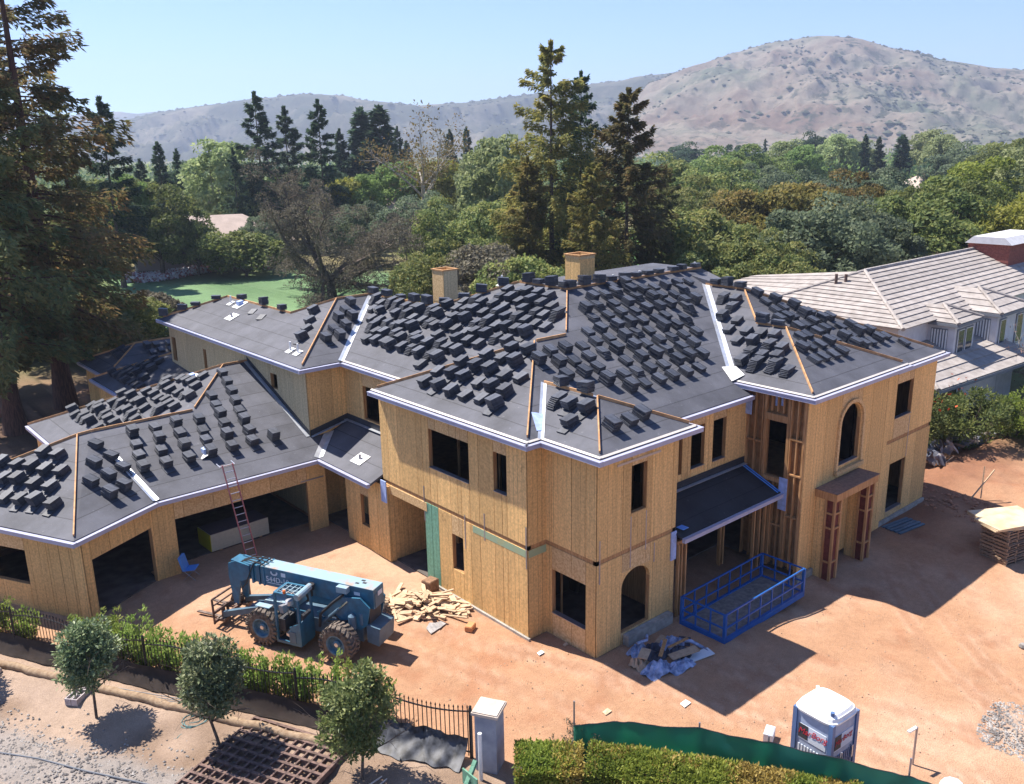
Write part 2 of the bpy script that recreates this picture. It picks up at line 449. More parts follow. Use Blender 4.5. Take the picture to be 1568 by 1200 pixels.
def axis_steps(lo, f0, f1, hi, fine):
    a = []
    q = f0
    while q < f1: a.append(q); q += fine
    st = fine; q = f1
    while q < hi: a.append(q); st *= 1.16; q += st
    a.append(hi); st = fine; q = f0; b = []
    while q > lo: st *= 1.16; q -= st; b.append(max(q, lo))
    return sorted(set(b)) + a

def build_ground():
    xs = axis_steps(-4500, -1, 46, 4500, 0.22); ys = axis_steps(-4500, 3, 36, 4500, 0.22)
    # keep the middle distance fine enough for the lawn edges
    vs = []; cols = []; nx = len(xs)
    for y in ys:
        for x in xs:
            z = ground_z(x, y)
            inside = 7 < x < 40 and 16.7 < y < 48
            if -3 < x < 60 and 2 < y < 62:
                z += 0.035 * mnoise.noise(Vector((x * 0.8, y * 0.8, 0))) + 0.02 * mnoise.noise(Vector((x * 2.6, y * 2.6, 3)))
                t = smooth(41, 44, x) * smooth(9, 14, y) * (1 - smooth(17, 19, y))
                z += t * (0.35 + 0.35 * mnoise.noise(Vector((x * 0.5, y * 0.5, 9))) + 0.12 * mnoise.noise(Vector((x * 2, y * 2, 9))))
                s = street_side(x, y)
                if x < 15: z += 0.10 * smooth(0.7, 1.1, s) * (1 - smooth(1.5, 1.9, s))
            vs.append((x, y, z)); c = zone(x, y); cols.extend((c.x, c.y, c.z, 1))
    fs = [(j * nx + i, j * nx + i + 1, (j + 1) * nx + i + 1, (j + 1) * nx + i) for j in range(len(ys) - 1) for i in range(nx - 1)]
    me = bpy.data.meshes.new("ground"); me.from_pydata(vs, [], fs)
    at = me.color_attributes.new("soil", 'FLOAT_COLOR', 'POINT'); at.data.foreach_set("color", cols)
    me.polygons.foreach_set("use_smooth", [True] * len(fs))
    m = bpy.data.materials.new("ground_soil"); m.use_nodes = True; nt = m.node_tree; L = nt.links; b = nt.nodes["Principled BSDF"]
    b.inputs["Roughness"].default_value = 0.95; b.inputs["Specular IOR Level"].default_value = 0.1
    va = _n(nt, "ShaderNodeVertexColor", layer_name="soil"); tc = _n(nt, "ShaderNodeTexCoord")
    g = None
    for sc, lo, hi, det in ((0.9, 0.88, 1.10, 6), (5.0, 0.90, 1.09, 7), (28.0, 0.80, 1.18, 4)):
        nz = _n(nt, "ShaderNodeTexNoise"); nz.inputs["Scale"].default_value = sc; nz.inputs["Detail"].default_value = det; nz.inputs["Roughness"].default_value = 0.62
        L.new(tc.outputs["Object"], nz.inputs["Vector"])
        mr = _n(nt, "ShaderNodeMapRange"); mr.inputs[1].default_value = 0.3; mr.inputs[2].default_value = 0.7; mr.inputs[3].default_value = lo; mr.inputs[4].default_value = hi
        L.new(nz.outputs[0], mr.inputs[0]); g = mr.outputs[0] if g is None else math_node(nt, 'MULTIPLY', g, mr.outputs[0]); last = nz
    vm = _n(nt, "ShaderNodeVectorMath", operation='SCALE'); L.new(va.outputs[0], vm.inputs[0]); L.new(g, vm.inputs["Scale"]); L.new(vm.outputs[0], b.inputs["Base Color"])
    bp = _n(nt, "ShaderNodeBump"); bp.inputs["Strength"].default_value = 0.55; bp.inputs["Distance"].default_value = 0.05
    L.new(math_node(nt, 'ADD', last.outputs[0], g), bp.inputs["Height"]); L.new(bp.outputs[0], b.inputs["Normal"])
    me.materials.append(m)
    o = bpy.data.objects.new("ground", me); COL.objects.link(o); tag(o, kind="structure")
build_ground()

def interp(T, x):
    if x <= T[0][0]: return T[0][1]
    for (a, ya), (b, yb) in zip(T, T[1:]):
        if x <= b:
            t = (x - a) / (b - a); t = t * t * (3 - 2 * t) * 0.5 + t * 0.5
            return ya + (yb - ya) * t
    return T[-1][1]

HILLV = {}
def build_hill(name, crest, D0, Dc, D1, px0, px1, step, nD, rough, material, gully=1.0):
    """crest: (bearing column, crest row in the drone's view) pairs; turned into metres at the crest distance"""
    vs = []; cols = int((px1 - px0) / step) + 1
    for j in range(nD + 1):
        t = j / nD
        D = D0 + (D1 - D0) * t
        for i in range(cols):
            px = px0 + i * step
            dc = Dc * (1 + 0.07 * mnoise.noise(Vector((px * 0.004, 2.2, 0))))
            h = 16 + math.tan(math.atan((600 - interp(crest, px)) / 1350.0) - R(15.5)) * dc + 3
            if D <= dc: u = max(0.0, (D - D0) / (dc - D0)); s = 0.25 * u + 0.75 * (u * u * (3 - 2 * u)) if u < 1 else 1
            else: u = (D - dc) / (D1 - dc + 1); s = 1 - 0.6 * u * u
            p = spot(px, D)
            q = Vector((p.x, p.y, 0)) / 260.0
            rg = abs(mnoise.noise(q * 0.8 + Vector((0, 0, 5)))) * 0.6 + abs(mnoise.noise(q * 2.1 + Vector((4, 0, 5)))) * 0.5 + abs(mnoise.noise(q * 4.6 + Vector((1, 7, 5)))) * 0.30 + 0.16 * abs(mnoise.noise(q * 9.7)) + 0.07 * mnoise.noise(q * 21)
            a = rough * gully * min(1, u * 2.2 if D <= dc else 1) * (0.35 if abs(D - dc) < 0.05 * dc else 1)
            z = h * s - rg * a * (1 - 0.75 * smooth(0.85, 1.0, s if D <= dc else 1)) - 3
            vs.append((p.x, p.y, z))
    fs = [(j * cols + i, j * cols + i + 1, (j + 1) * cols + i + 1, (j + 1) * cols + i) for j in range(nD) for i in range(cols - 1)]
    me = bpy.data.meshes.new(name); me.from_pydata(vs, [], fs); me.polygons.foreach_set("use_smooth", [True] * len(fs)); me.materials.append(material)
    HILLV[name] = (vs, cols, nD); o = bpy.data.objects.new(name, me); COL.objects.link(o); tag(o, kind="structure"); return o

def mat_hill(name, cA, cB, cC, brush, thr):
    m = bpy.data.materials.new(name); m.use_nodes = True; nt = m.node_tree; L = nt.links; b = nt.nodes["Principled BSDF"]
    b.inputs["Roughness"].default_value = 1.0; b.inputs["Specular IOR Level"].default_value = 0.05
    tc = _n(nt, "ShaderNodeTexCoord")
    def noi(sc, det, ro=0.6, st=(1, 1, 1)):
        mp = _n(nt, "ShaderNodeMapping"); mp.inputs["Scale"].default_value = st; L.new(tc.outputs["Object"], mp.inputs[0])
        n = _n(nt, "ShaderNodeTexNoise"); n.inputs["Scale"].default_value = sc; n.inputs["Detail"].default_value = det; n.inputs["Roughness"].default_value = ro; L.new(mp.outputs[0], n.inputs["Vector"]); return n.outputs[0]
    cr = _n(nt, "ShaderNodeValToRGB"); e = cr.color_ramp.elements; e.new(0.5)
    for k, (p, c) in enumerate(((0.36, cA), (0.5, cB), (0.62, cC))): e[k].position = p; e[k].color = (*c, 1)
    L.new(noi(0.0045, 9, 0.68), cr.inputs[0])
    mr = _n(nt, "ShaderNodeMapRange"); mr.inputs[1].default_value = thr; mr.inputs[2].default_value = thr + 0.05; L.new(noi(0.045, 7, 0.72), mr.inputs[0])
    big = _n(nt, "ShaderNodeMapRange"); big.inputs[1].default_value = 0.40; big.inputs[2].default_value = 0.62; big.inputs[3].default_value = 0.25; L.new(noi(0.006, 3), big.inputs[0])
    mx = _n(nt, "ShaderNodeMix", data_type='RGBA'); L.new(math_node(nt, 'MULTIPLY', mr.outputs[0], big.outputs[0]), mx.inputs[0]); L.new(cr.outputs[0], mx.inputs[6]); mx.inputs[7].default_value = (*brush, 1)
    f = _n(nt, "ShaderNodeMapRange"); f.inputs[1].default_value = 0.3; f.inputs[2].default_value = 0.7; f.inputs[3].default_value = 0.78; f.inputs[4].default_value = 1.2; L.new(noi(0.12, 8, 0.75), f.inputs[0])
    vm = _n(nt, "ShaderNodeVectorMath", operation='SCALE'); L.new(mx.outputs[2], vm.inputs[0]); L.new(f.outputs[0], vm.inputs["Scale"]); L.new(vm.outputs[0], b.inputs["Base Color"])
    return m
M['hill'] = mat_hill("dry_hill", (0.140, 0.098, 0.074), (0.200, 0.170, 0.134), (0.100, 0.110, 0.076), (0.045, 0.05, 0.032), 0.53)
M['ridge'] = mat_hill("scrub_ridge", (0.045, 0.052, 0.034), (0.075, 0.074, 0.052), (0.17, 0.15, 0.115), (0.04, 0.045, 0.03), 0.53)
build_hill("hill", [(700, 330), (860, 262), (940, 190), (985, 128), (1050, 102), (1100, 86), (1160, 70), (1215, 62), (1265, 66), (1330, 86), (1400, 105), (1470, 117), (1568, 128), (1750, 150), (2000, 190), (2300, 235)],
           1000, 1850, 2700, 800, 2300, 4, 190, 62, M['hill'])
build_hill("ridge", [(-500, 215), (-150, 200), (230, 174), (300, 160), (380, 150), (430, 143), (500, 137), (545, 139), (600, 149), (660, 157), (720, 155), (800, 145), (860, 136), (930, 126), (985, 116), (1100, 110), (1300, 150)],
           1600, 2500, 3600, -500, 1250, 5, 130, 110, M['ridge'])
build_hill("mountains", [(-600, 190), (0, 176), (120, 168), (200, 162), (235, 159), (262, 163), (300, 160), (330, 166), (420, 172), (700, 190)],
           3500, 4350, 4480, -600, 700, 12, 24, 30, M['ridge'])

# ================================================================ THE UNFINISHED HOUSE
house = empty("unfinished_house", (22.0, 22.0, 0.0), 0, "large unfinished two storey plywood house with black tile stacks on its felted hip roofs", "house")

def subtract(z0, z1, holes):
    segs = [(z0, z1)]
    for (a, b) in holes:
        out = []
        for (p, q) in segs:
            if b <= p or a >= q: out.append((p, q)); continue
            if a > p: out.append((p, a))
            if b < q: out.append((b, q))
        segs = out
    return [s for s in segs if s[1] - s[0] > 0.02]

SPLITS = (3.28, 3.42)
def wall(p0, p1, n, z0, z1, openings=(), mt='ply', splits=SPLITS, matfn=None, thick=0.14, panels=True, core='stud', width=1.22, proud=0.0):
    """a framed wall from p0 to p1 facing n; openings are (s0, s1, z0, z1[, 'arch']); each sheet of siding is a panel of its own"""
    p0 = Vector((p0[0], p0[1], 0)); p1 = Vector((p1[0], p1[1], 0)); n = Vector((n[0], n[1], 0)).normalized()
    d = (p1 - p0); Ls = d.length; d.normalize()
    edges = sorted({0.0, Ls} | {round(o[0], 4) for o in openings if o[0] > 0} | {round(o[1], 4) for o in openings if o[1] < Ls})
    mb = MB()
    for a, b in zip(edges, edges[1:]):
        if b - a < 0.01: continue
        holes = [(o[2], o[3]) for o in openings if o[0] < (a + b) / 2 < o[1]]
        for (za, zb) in subtract(z0, z1, holes):
            c = p0 + d * ((a + b) / 2) - n * (thick / 2)
            mb.obox((c.x, c.y, (za + zb) / 2), d * ((b - a) / 2), n * (thick / 2), (0, 0, (zb - za) / 2))
    for o in openings:                                   # sill plates and head trimmers, a little proud of the framing
        pass
    w = mb.build("wall", M[core], house)
    off = origin_of(w)
    def add_panel(poly, m, t=0.018, lift=0.0):
        q = MB(); base = [p0 + d * s + n * (0.003 + lift) + Vector((0, 0, z)) for (s, z) in poly]
        q.prism(base, n * t)
        ob = q.build("panel", M[m], w); return ob
    if panels:
        cuts = [0.0]; q = width
        while q < Ls - 0.2: cuts.append(q); q += width
        cuts.append(Ls)
        xs = set(cuts)
        for o in openings: xs |= {max(0, o[0]), min(Ls, o[1])}
        xs = sorted(xs); ys = [xs[0]]
        for q in xs[1:]:
            keep = any(abs(q - o[0]) < 1e-6 or abs(q - o[1]) < 1e-6 for o in openings) or q == Ls
            if q - ys[-1] > 0.16: ys.append(q)
            elif keep:
                if any(abs(ys[-1] - o[0]) < 1e-6 or abs(ys[-1] - o[1]) < 1e-6 for o in openings) or ys[-1] == 0: ys.append(q)
                else: ys[-1] = q
        g = 0.009
        for a, b in zip(ys, ys[1:]):
            if b - a < 0.03: continue
            mid = (a + b) / 2
            holes = [(o[2], o[3]) for o in openings if o[0] < mid < o[1]]
            if splits: holes = holes + [splits]
            for (za, zb) in subtract(z0, z1, holes):
                m = matfn(mid, (za + zb) / 2) if matfn else mt
                short = (zb - za) < 0.95 and m == 'ply'
                add_panel([(a + g, za + g), (b - g, za + g), (b - g, zb - g), (a + g, zb - g)], 'osb' if short else m)
        for o in openings:
            if len(o) > 4:                               # the two spandrels of a round-headed opening
                a, b, zt = o[0], o[1], o[3]; r = (b - a) / 2; rise = o[5] if len(o) > 5 else r
                for sgn, e in ((1, a), (-1, b)):
                    pts = [(e, zt + 0.006)]
                    for k in range(9):
                        th = math.pi / 2 * k / 8
                        pts.append((e + sgn * (r - r * math.sin(th)), zt - rise + rise * math.cos(th)))
                    pts = [(min(max(s, a), b), z) for s, z in pts]
                    poly = [pts[0]] + [p for p in pts[1:]]
                    q = MB(); q.prism([p0 + d * s + n * 0.001 + Vector((0, 0, z)) for (s, z) in poly], n * 0.02 - n * 0.0)
                    q.prism([p0 + d * s - n * 0.001 + Vector((0, 0, z)) for (s, z) in poly], -n * 0.12)
                    q.build("spandrel", M[mt], w, recalc=True)
    return w, p0, d, n

# --- left-front block
def green_b(s, z):
    y = 28.25 - s
    return 'ply_green' if 24.55 < y < 25.45 and z < 3.0 else 'ply'
yB = 28.25
def oy(y1, y0, z0, z1): return (yB - y1, yB - y0, z0, z1)
wB = wall((17.6, 28.25), (17.6, 19.7), (-1, 0), 0, 7.06, [oy(27.75, 25.45, -0.1, 2.9), oy(25.02, 22.68, 4.76, 6.25), oy(21.35, 20.68, 4.9, 6.3), oy(23.79, 23.15, 1.15, 2.53)], matfn=green_b)
wall((17.6, 19.7), (18.42, 19.7), (0, -1), 0, 7.06)
wall((18.42, 19.7), (18.42, 17.4), (-1, 0), 0, 7.06, [(0.3, 1.86, 0.85, 2.45)])
wA = wall((18.42, 17.4), (22.3, 17.4), (0, -1), 0, 7.06, [(1.58, 2.33, 4.6, 6.22), (1.18, 2.58, 0.42, 2.62, 'arch', 0.55)])
wall((22.3, 17.4), (22.3, 18.85), (1, 0), 0, 7.06)
wall((22.3, 21.9), (22.3, 18.85), (1, 0), 0, 3.0, panels=False)
wM = wall((22.3, 18.85), (28.35, 18.85), (0, -1), 3.02, 6.7, [(1.9, 2.1, 4.4, 5.75), (2.62, 3.42, 4.43, 6.05), (3.93, 4.74, 4.4, 6.03)], splits=None)
wall((22.3, 21.9), (28.35, 21.9), (0, -1), 0, 3.0, [(1.2, 4.6, 0.1, 2.6)], mt='dark_in', panels=False, core='core')
# --- entrance wing
wRW = wall((28.35, 16.25), (34.8, 16.25), (0, -1), -0.1, 7.06, [(2.45, 4.0, 3.75, 6.15, 'arch', 0.72), (1.35, 3.0, -0.1, 2.55)], splits=None)
wR2 = wall((34.8, 16.65), (39.8, 16.65), (0, -1), -0.2, 6.72, [(1.35, 2.85, 4.42, 5.98), (1.35, 2.8, 0.1, 2.35)], splits=(3.36, 3.52))
wall((34.8, 16.25), (34.8, 16.65), (1, 0), -0.1, 7.0, splits=None)
wall((39.8, 16.65), (39.8, 33.0), (1, 0), -0.2, 6.72, [(3, 4.2, 4.4, 6), (8, 9.2, 4.4, 6)])
# --- rear-left wing and the recess over the link roof
yL = 49.5
wRL = wall((17.4, 49.5), (17.4, 33.7), (-1, 0), 0, 7.06, [(yL - 49.25, yL - 48.65, 4.78, 6.1), (yL - 44.85, yL - 44.45, 5.0, 6.1), (yL - 37.1, yL - 36.45, 5.5, 6.2)], mt='ply_grey', splits=None)
wall((17.4, 33.7), (19.3, 33.7), (0, -1), 0, 7.06, splits=None)
wall((19.3, 33.7), (19.3, 28.25), (-1, 0), 0, 7.06, [(1.5, 3.0, 4.66, 6.15)], splits=None)
wall((19.3, 28.25), (17.6, 28.25), (0, 1), 3.2, 7.06, splits=None)
# --- link bay with its narrow window, porch side wall, porch back
wall((17.45, 31.0), (17.45, 27.75), (-1, 0), 0, 3.22, [(1.15, 1.75, 1.0, 2.35)], splits=None)
wall((17.45, 27.75), (20.4, 27.75), (0, -1), 0, 3.2, splits=None)
wall((20.4, 27.75), (20.4, 25.3), (-1, 0), 0, 3.2, [(0.6, 1.8, 0, 2.3)], splits=None)
# --- garages
gw0 = Vector((7.0, 31.1, 0)); gB = Vector((9.95, 32.65, 0)); ge = (gB - gw0).normalized(); gn = Vector((-ge.y, ge.x, 0))
wS = wall(gw0, gB, -gn, 0, 3.2, [(0.36, 3.22, -0.1, 2.25)], splits=None)
wall(gw0 + gn * 9.0, gw0, -ge, 0, 3.2, [(9 - 4.6, 9 - 2.75, 1.0, 2.35)], splits=None)
wG = wall((9.95, 32.65), (17.4, 32.65), (0, -1), 0, 3.2, [(0.85, 6.55, -0.1, 2.3)], splits=None)
wall((9.3, 41.3), (9.3, 46.4), (-1, 0), 0, 3.2, splits=None)
wall((9.3, 46.4), (17.4, 46.4), (0, 1), 0, 3.2, panels=False)
wall(gw0 + gn * 9.0, (9.3, 41.3), (0, 1), 0, 3.2, panels=False)
# --- low rear wings below the redwoods, back walls
wall((14.5, 54.0), (14.5, 47.5), (-1, 0), 0, 3.2, splits=None)
wall((14.5, 47.5), (17.4, 47.5), (0, -1), 0, 3.2, splits=None)
wall((15.3, 59.2), (15.3, 54.0), (-1, 0), 0, 3.2, splits=None)
wall((15.3, 59.2), (22.0, 59.2), (0, 1), 0, 3.2, panels=False)
wall((22.0, 59.2), (22.0, 49.5), (1, 0), 0, 3.2, panels=False)
wall((22.6, 49.5), (17.4, 49.5), (0, 1), 0, 7.0, splits=None)
wall((22.6, 42.2), (22.6, 49.5), (1, 0), 0, 7.0, panels=False)
wall((26.0, 42.2), (22.6, 42.2), (0, 1), 0, 7.0, panels=False)
wall((26.0, 36.8), (26.0, 42.2), (1, 0), 0, 7.0, panels=False)
wall((41.5, 36.8), (26.0, 36.8), (0, 1), 0, 6.9, [(2, 4, 1, 2.6), (6, 8, 4.4, 6), (11, 13, 1, 2.6)], splits=None)
wall((41.5, 33.0), (41.5, 36.8), (1, 0), 0, 6.8, panels=False)

# --- floors, ceilings and rooms inside
mb = MB()
mb.box(17.7, 39.7, 19.8, 36.6, -0.02, 0.06); mb.box(18.55, 22.2, 17.55, 19.8, -0.02, 0.06); mb.box(28.5, 39.6, 16.85, 19.8, -0.1, 0.05)
mb.build("floor_slab", mat("shade_dark_floor", (0.10, 0.085, 0.075), 0.9, var=0.3, scale=2), house)  # slab darkened so the rooms' shade sits in its colour
mb = MB(); mb.box(17.75, 39.6, 19.9, 36.6, 2.98, 3.2); mb.box(18.6, 22.15, 17.6, 19.9, 2.98, 3.2); mb.box(28.6, 34.7, 16.45, 19.9, 2.98, 3.2); mb.box(34.9, 39.6, 16.85, 19.9, 2.98, 3.2); mb.box(22.4, 28.2, 18.95, 19.9, 2.98, 3.2)
mb.box(17.6, 19.2, 28.4, 49.3, 2.9, 3.05); mb.box(19.2, 22.5, 36.7, 49.3, 2.9, 3.05)
mb.build("upper_floor", M['core'], house)
mb = MB()
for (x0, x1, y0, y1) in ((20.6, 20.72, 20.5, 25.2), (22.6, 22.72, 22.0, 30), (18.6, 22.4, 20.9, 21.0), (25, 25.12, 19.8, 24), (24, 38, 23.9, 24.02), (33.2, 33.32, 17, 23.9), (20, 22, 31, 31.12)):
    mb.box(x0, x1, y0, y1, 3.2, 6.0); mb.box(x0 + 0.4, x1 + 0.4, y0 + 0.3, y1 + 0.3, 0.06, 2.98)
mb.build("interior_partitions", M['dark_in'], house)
mb = MB()
for k in range(9): mb.box(22.9 + k * 0.55, 22.94 + k * 0.55, 21.4, 21.5, 0.06, 2.96)
for k in range(7): mb.box(23.0, 23.1, 19.2 + k * 0.4, 19.24 + k * 0.4, 0.06, 2.96)
for k in range(6): mb.box(18.9, 18.99, 21.0 + k * .8, 21.045 + k * .8, 3.2, 6.6); mb.box(19.3, 19.39, 19.9 + k * .75, 19.945 + k * .75, 0.06, 2.95)
for k in range(5): mb.box(19.0 + k * .7, 19.045 + k * .7, 18.9, 18.99, 3.2, 6.6); mb.box(30.4 + k * .55, 30.445 + k * .55, 17.6, 17.69, 3.2, 6.6); mb.box(35.6 + k * .5, 35.645 + k * .5, 18.0, 18.09, 0.1, 6.4)
mb.build("interior_studs", M['stud'], house)
mb = MB(); mb.box(7.6, 17.2, 33.6, 41.0, -0.02, 0.03); mb.prism([(gw0 + ge * .2 + gn * .1) + Vector((0, 0, -.01)), (gB + gn * .1) + Vector((0, 0, -.01)), Vector((9.9, 40, -.01)), (gw0 + gn * 8.5 + ge * .3) + Vector((0, 0, -.01))], (0, 0, 0.05))
mb.build("garage_floor", mat("dirty_shaded_slab", (0.11, 0.09, 0.08), 0.9, var=0.3, scale=2), house)  # dirt floor, darkened to carry the garage's shade in its colour
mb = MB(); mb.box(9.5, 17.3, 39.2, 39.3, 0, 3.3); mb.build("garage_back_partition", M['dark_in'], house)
# header bands and straps on the front block
mb = MB(); mb.box(17.56, 17.60, 25.3, 28.2, 2.92, 3.26)
# exposed rim in the recess between the storeys
for (p, q, n) in (((17.6, 28.2), (17.6, 19.7), (-1, 0)), ((18.42, 19.7), (18.42, 17.4), (-1, 0))):
    pass
mb.build("porch_header", M['osb'], house)
mb = MB(); mb.box(17.5735, 17.5785, 19.72, 22.55, 3.0, 3.26); mb.build("panel", mat("green_tinted_strip", (0.37, 0.40, 0.22), 0.85, col2=(0.30, 0.42, 0.28), scale=2, bump=.2), house)
mb = MB(); mb.box(17.62, 18.40, 19.6735, 19.6785, 3.0, 3.26); mb.build("panel", bpy.data.materials["green_tinted_strip"], house)
def strap(x, y, z0, z1, n, w=0.05):
    q = MB(); nx, ny = n
    c = Vector((x + nx * 0.026, y + ny * 0.026, (z0 + z1) / 2)); t = Vector((-ny, nx, 0))
    q.obox(c, t * (w / 2), Vector((nx, ny, 0)) * 0.003, (0, 0, (z1 - z0) / 2)); q.build("steel_strap", M['strap'], house)
for y, a, b in ((25.45, 2.5, 3.9), (21.9, 2.9, 3.9), (19.75, 2.6, 4.1), (23.0, 2.2, 3.5)): strap(17.6, y, a, b, (-1, 0))
for x, a, b in ((18.55, 2.6, 4.1), (20.0, 2.7, 4.5), (20.75, 3.1, 4.5), (21.2, 2.5, 3.2)): strap(x, 17.4, a, b, (0, -1))
for x, a, b in ((37.6, 2.4, 4.3),): strap(x, 16.65, a, b, (0, -1))
q = MB(); q.box(19.3, 21.4, 17.365, 17.375, 6.36, 6.44); q.build("steel_strap", M['strap'], house)
q = MB(); q.box(16.2, 17.3, 32.615, 32.622, 2.36, 2.42); q.build("steel_strap", M['strap'], house)
# window sill membranes
for (x0, x1, y0, y1, z) in ((17.54, 17.74, 22.7, 25.0, 4.77), (17.54, 17.74, 20.7, 21.33, 4.91), (18.36, 18.56, 17.86, 19.38, 0.86), (24.94, 25.7, 18.79, 18.99, 4.44), (26.25, 27.02, 18.79, 18.99, 4.41), (30.82, 32.33, 16.19, 16.39, 3.76), (36.17, 37.63, 16.59, 16.79, 4.43), (36.17, 37.58, 16.59, 16.79, 0.11)):
    q = MB(); q.box(x0, x1, y0, y1, z, z + 0.02); q.build("sill_membrane", mat("sill_grey", (0.22, 0.24, 0.30), 0.5), house) if False else q.build("sill_membrane", M['strap'], house)

# --- stud-framed bay wall next to the entrance wing
def stud(x, y, z0, z1, w=0.045, d=0.10, m='stud', ax='y'):
    q = MB()
    if ax == 'y': q.box(x - d / 2, x + d / 2, y - w / 2, y + w / 2, z0, z1)
    else: q.box(x - w / 2, x + w / 2, y - d / 2, y + d / 2, z0, z1)
    return q.build("stud", M[m], house)
q = MB(); q.box(28.52, 28.60, 16.35, 17.05, 0, 7.0); q.box(28.52, 28.60, 17.95, 18.85, 0, 7.0); q.box(28.52, 28.60, 17.05, 17.95, 0, 3.6); q.box(28.52, 28.60, 17.05, 17.95, 6.0, 7.0)
q.build("bay_backing", M['core'], house)
for y in (18.80, 18.45, 18.12, 18.0, 17.0, 16.9, 16.62, 16.33): stud(28.42, y, 0, 6.98, 0.05 if y not in (18.0, 17.0) else 0.11, 0.16)
for y in (17.75, 17.5, 17.25):
    stud(28.42, y, 6.22, 6.98, 0.045, 0.14); stud(28.42, y, 0.0, 3.5, 0.045, 0.14)
for (y0, y1, z) in ((17.0, 18.0, 6.0), (17.0, 18.0, 3.58), (16.35, 16.9, 5.3), (16.35, 16.9, 3.9), (18.1, 18.8, 4.9), (16.35, 16.9, 2.2), (18.1, 18.8, 1.6), (17.05, 17.95, 1.7)):
    q = MB(); q.box(28.33, 28.50, y0, y1, z - 0.045 - (0.1 if z in (6.0, 3.58) else 0), z + (0.12 if z == 6.0 else 0.02)); q.build("blocking", M['stud'], house)
for y, z in ((17.5, 6.5), (17.25, 6.55)):
    q = MB(); q.box(28.49, 28.515, y + 0.03, y + 0.2, z - 0.1, z + 0.25); q.build("blue_wrap_scrap", M['bluewrap'], house)
q = MB(); q.box(28.30, 28.335, 16.42, 18.83, 6.96, 7.06); q.build("top_plate", M['stud'], house)
# loggia posts, beam
for x in (22.42, 22.58, 22.80): stud(x, 17.32, 0, 2.82, 0.06, 0.12, 'stud', 'x')
q = MB(); q.box(22.44, 22.78, 17.38, 17.42, 0.05, 2.8); q.build("red_panel", M['redboard'], house)
for x in (27.2, 27.55, 27.9, 28.2): stud(x, 17.5, 0, 2.82, 0.06, 0.12, 'stud', 'x')
for x in (26.75, 26.95): stud(x, 18.7, 0, 2.95, 0.06, 0.14, 'stud', 'x')
q = MB(); q.box(22.32, 28.33, 17.26, 17.40, 2.78, 2.90); q.build("awning_beam", M['stud'], house)

# --- portico at the entrance
for (xa, xb) in ((29.35, 29.8), (31.9, 32.35)):
    zg = -0.38
    for x in (xa, xb): 
        q = MB(); q.box(x - 0.05, x + 0.05, 15.38, 15.47, zg, 2.93); q.build("portico_post", M['stud'], house)
    q = MB(); q.box(xa - 0.05, xa + 0.05, 15.72, 15.80, zg, 2.93); q.build("portico_post", M['stud'], house)
    q = MB(); q.box(xa + 0.05, xb - 0.05, 15.45, 15.465, zg, 2.9); q.box(xa - 0.01, xa + 0.01, 15.47, 15.72, zg, 2.9); q.build("portico_panel", M['redboard'], house)
    for z in (0.35, 1.75, 2.35):
        q = MB(); q.box(xa + 0.05, xb - 0.05, 15.39, 15.45, z, z + 0.07); q.box(xa - 0.05, xa + 0.03, 15.47, 15.72, z, z + 0.07); q.build("blocking", M['stud'], house)
    q = MB(); q.box(xa + 0.02, xb + 0.05, 15.82, 16.22, zg, 2.93); q.build("portico_pier", M['ply'], house)
q = MB(); q.box(29.27, 32.45, 15.32, 16.22, 2.93, 3.24); q.build("portico_beam", M['stud'], house)
q = MB(); q.box(29.23, 32.49, 15.28, 16.215, 3.245, 3.262); q.build("portico_cover", mat("portico_felt", (0.25, 0.155, 0.11), 0.8, var=0.2), house)
for x in (30.1, 30.3, 31.2): stud(x, 16.5, -0.1, 2.5, 0.05, 0.12, 'stud', 'x')
# arch trim of the stair window (a raised curved frame)
pts = [Vector((30.62, 16.2, 3.62))]
for k in range(15):
    th = math.pi * (1 - k / 14); pts.append(Vector((31.575 + 0.93 * math.cos(th), 16.2, 5.42 + 0.86 * math.sin(th))))
pts.append(Vector((32.53, 16.2, 3.62)))
q = MB()
for a, b in zip(pts, pts[1:]): q.bar(a, b, 0.14, 0.13, (0, 1, 0))
q.build("arch_trim", M['osb'], house)
q = MB(); q.box(30.55, 32.65, 16.08, 16.22, 3.42, 3.60); q.build("arch_sill", M['osb'], house)
# foundation kerbs that show
for (x0, x1, y0, y1, z0, z1) in ((28.3, 30.3, 16.12, 16.22, -0.5, -0.1), (19.7, 22.0, 17.12, 17.36, -0.1, 0.38), (34.9, 39.8, 16.52, 16.63, -0.6, -0.2), (17.5, 17.58, 19.6, 25.4, -0.1, 0.09)):
    q = MB(); q.box(x0, x1, y0, y1, z0, z1); q.build("foundation", M['conc'], house)
# chimneys of plywood, open at the top
def chimney(x, y, z0, z1, wx=1.0, wy=1.1):
    t = 0.06; q = MB()
    q.box(x, x + t, y, y + wy, z0, z1); q.box(x + wx - t, x + wx, y, y + wy, z0, z1); q.box(x + t, x + wx - t, y, y + t, z0, z1); q.box(x + t, x + wx - t, y + wy - t, y + wy, z0, z1)
    c = q.build("chimney", M['ply'], house)
    q = MB(); e = 0.05
    q.box(x - e, x + wx + e, y - e, y + t, z1, z1 + 0.06); q.box(x - e, x + wx + e, y + wy - t, y + wy + e, z1, z1 + 0.06); q.box(x - e, x + t, y + t, y + wy - t, z1, z1 + 0.06); q.box(x + wx - t, x + wx + e, y + t, y + wy - t, z1, z1 + 0.06)
    q.build("cap_rim", M['stud'], c)
    q = MB()
    q.box(x - 0.012, x - 0.002, y + 0.01, y + wy - 0.01, z0 + 1.2, z1 - 0.02); q.build("panel", M['osb'], c)
    q = MB(); q.box(x + 0.01, x + wx - 0.01, y - 0.012, y - 0.002, z0 + 1.2, z1 - 0.02); q.build("panel", M['ply_grey'], c)
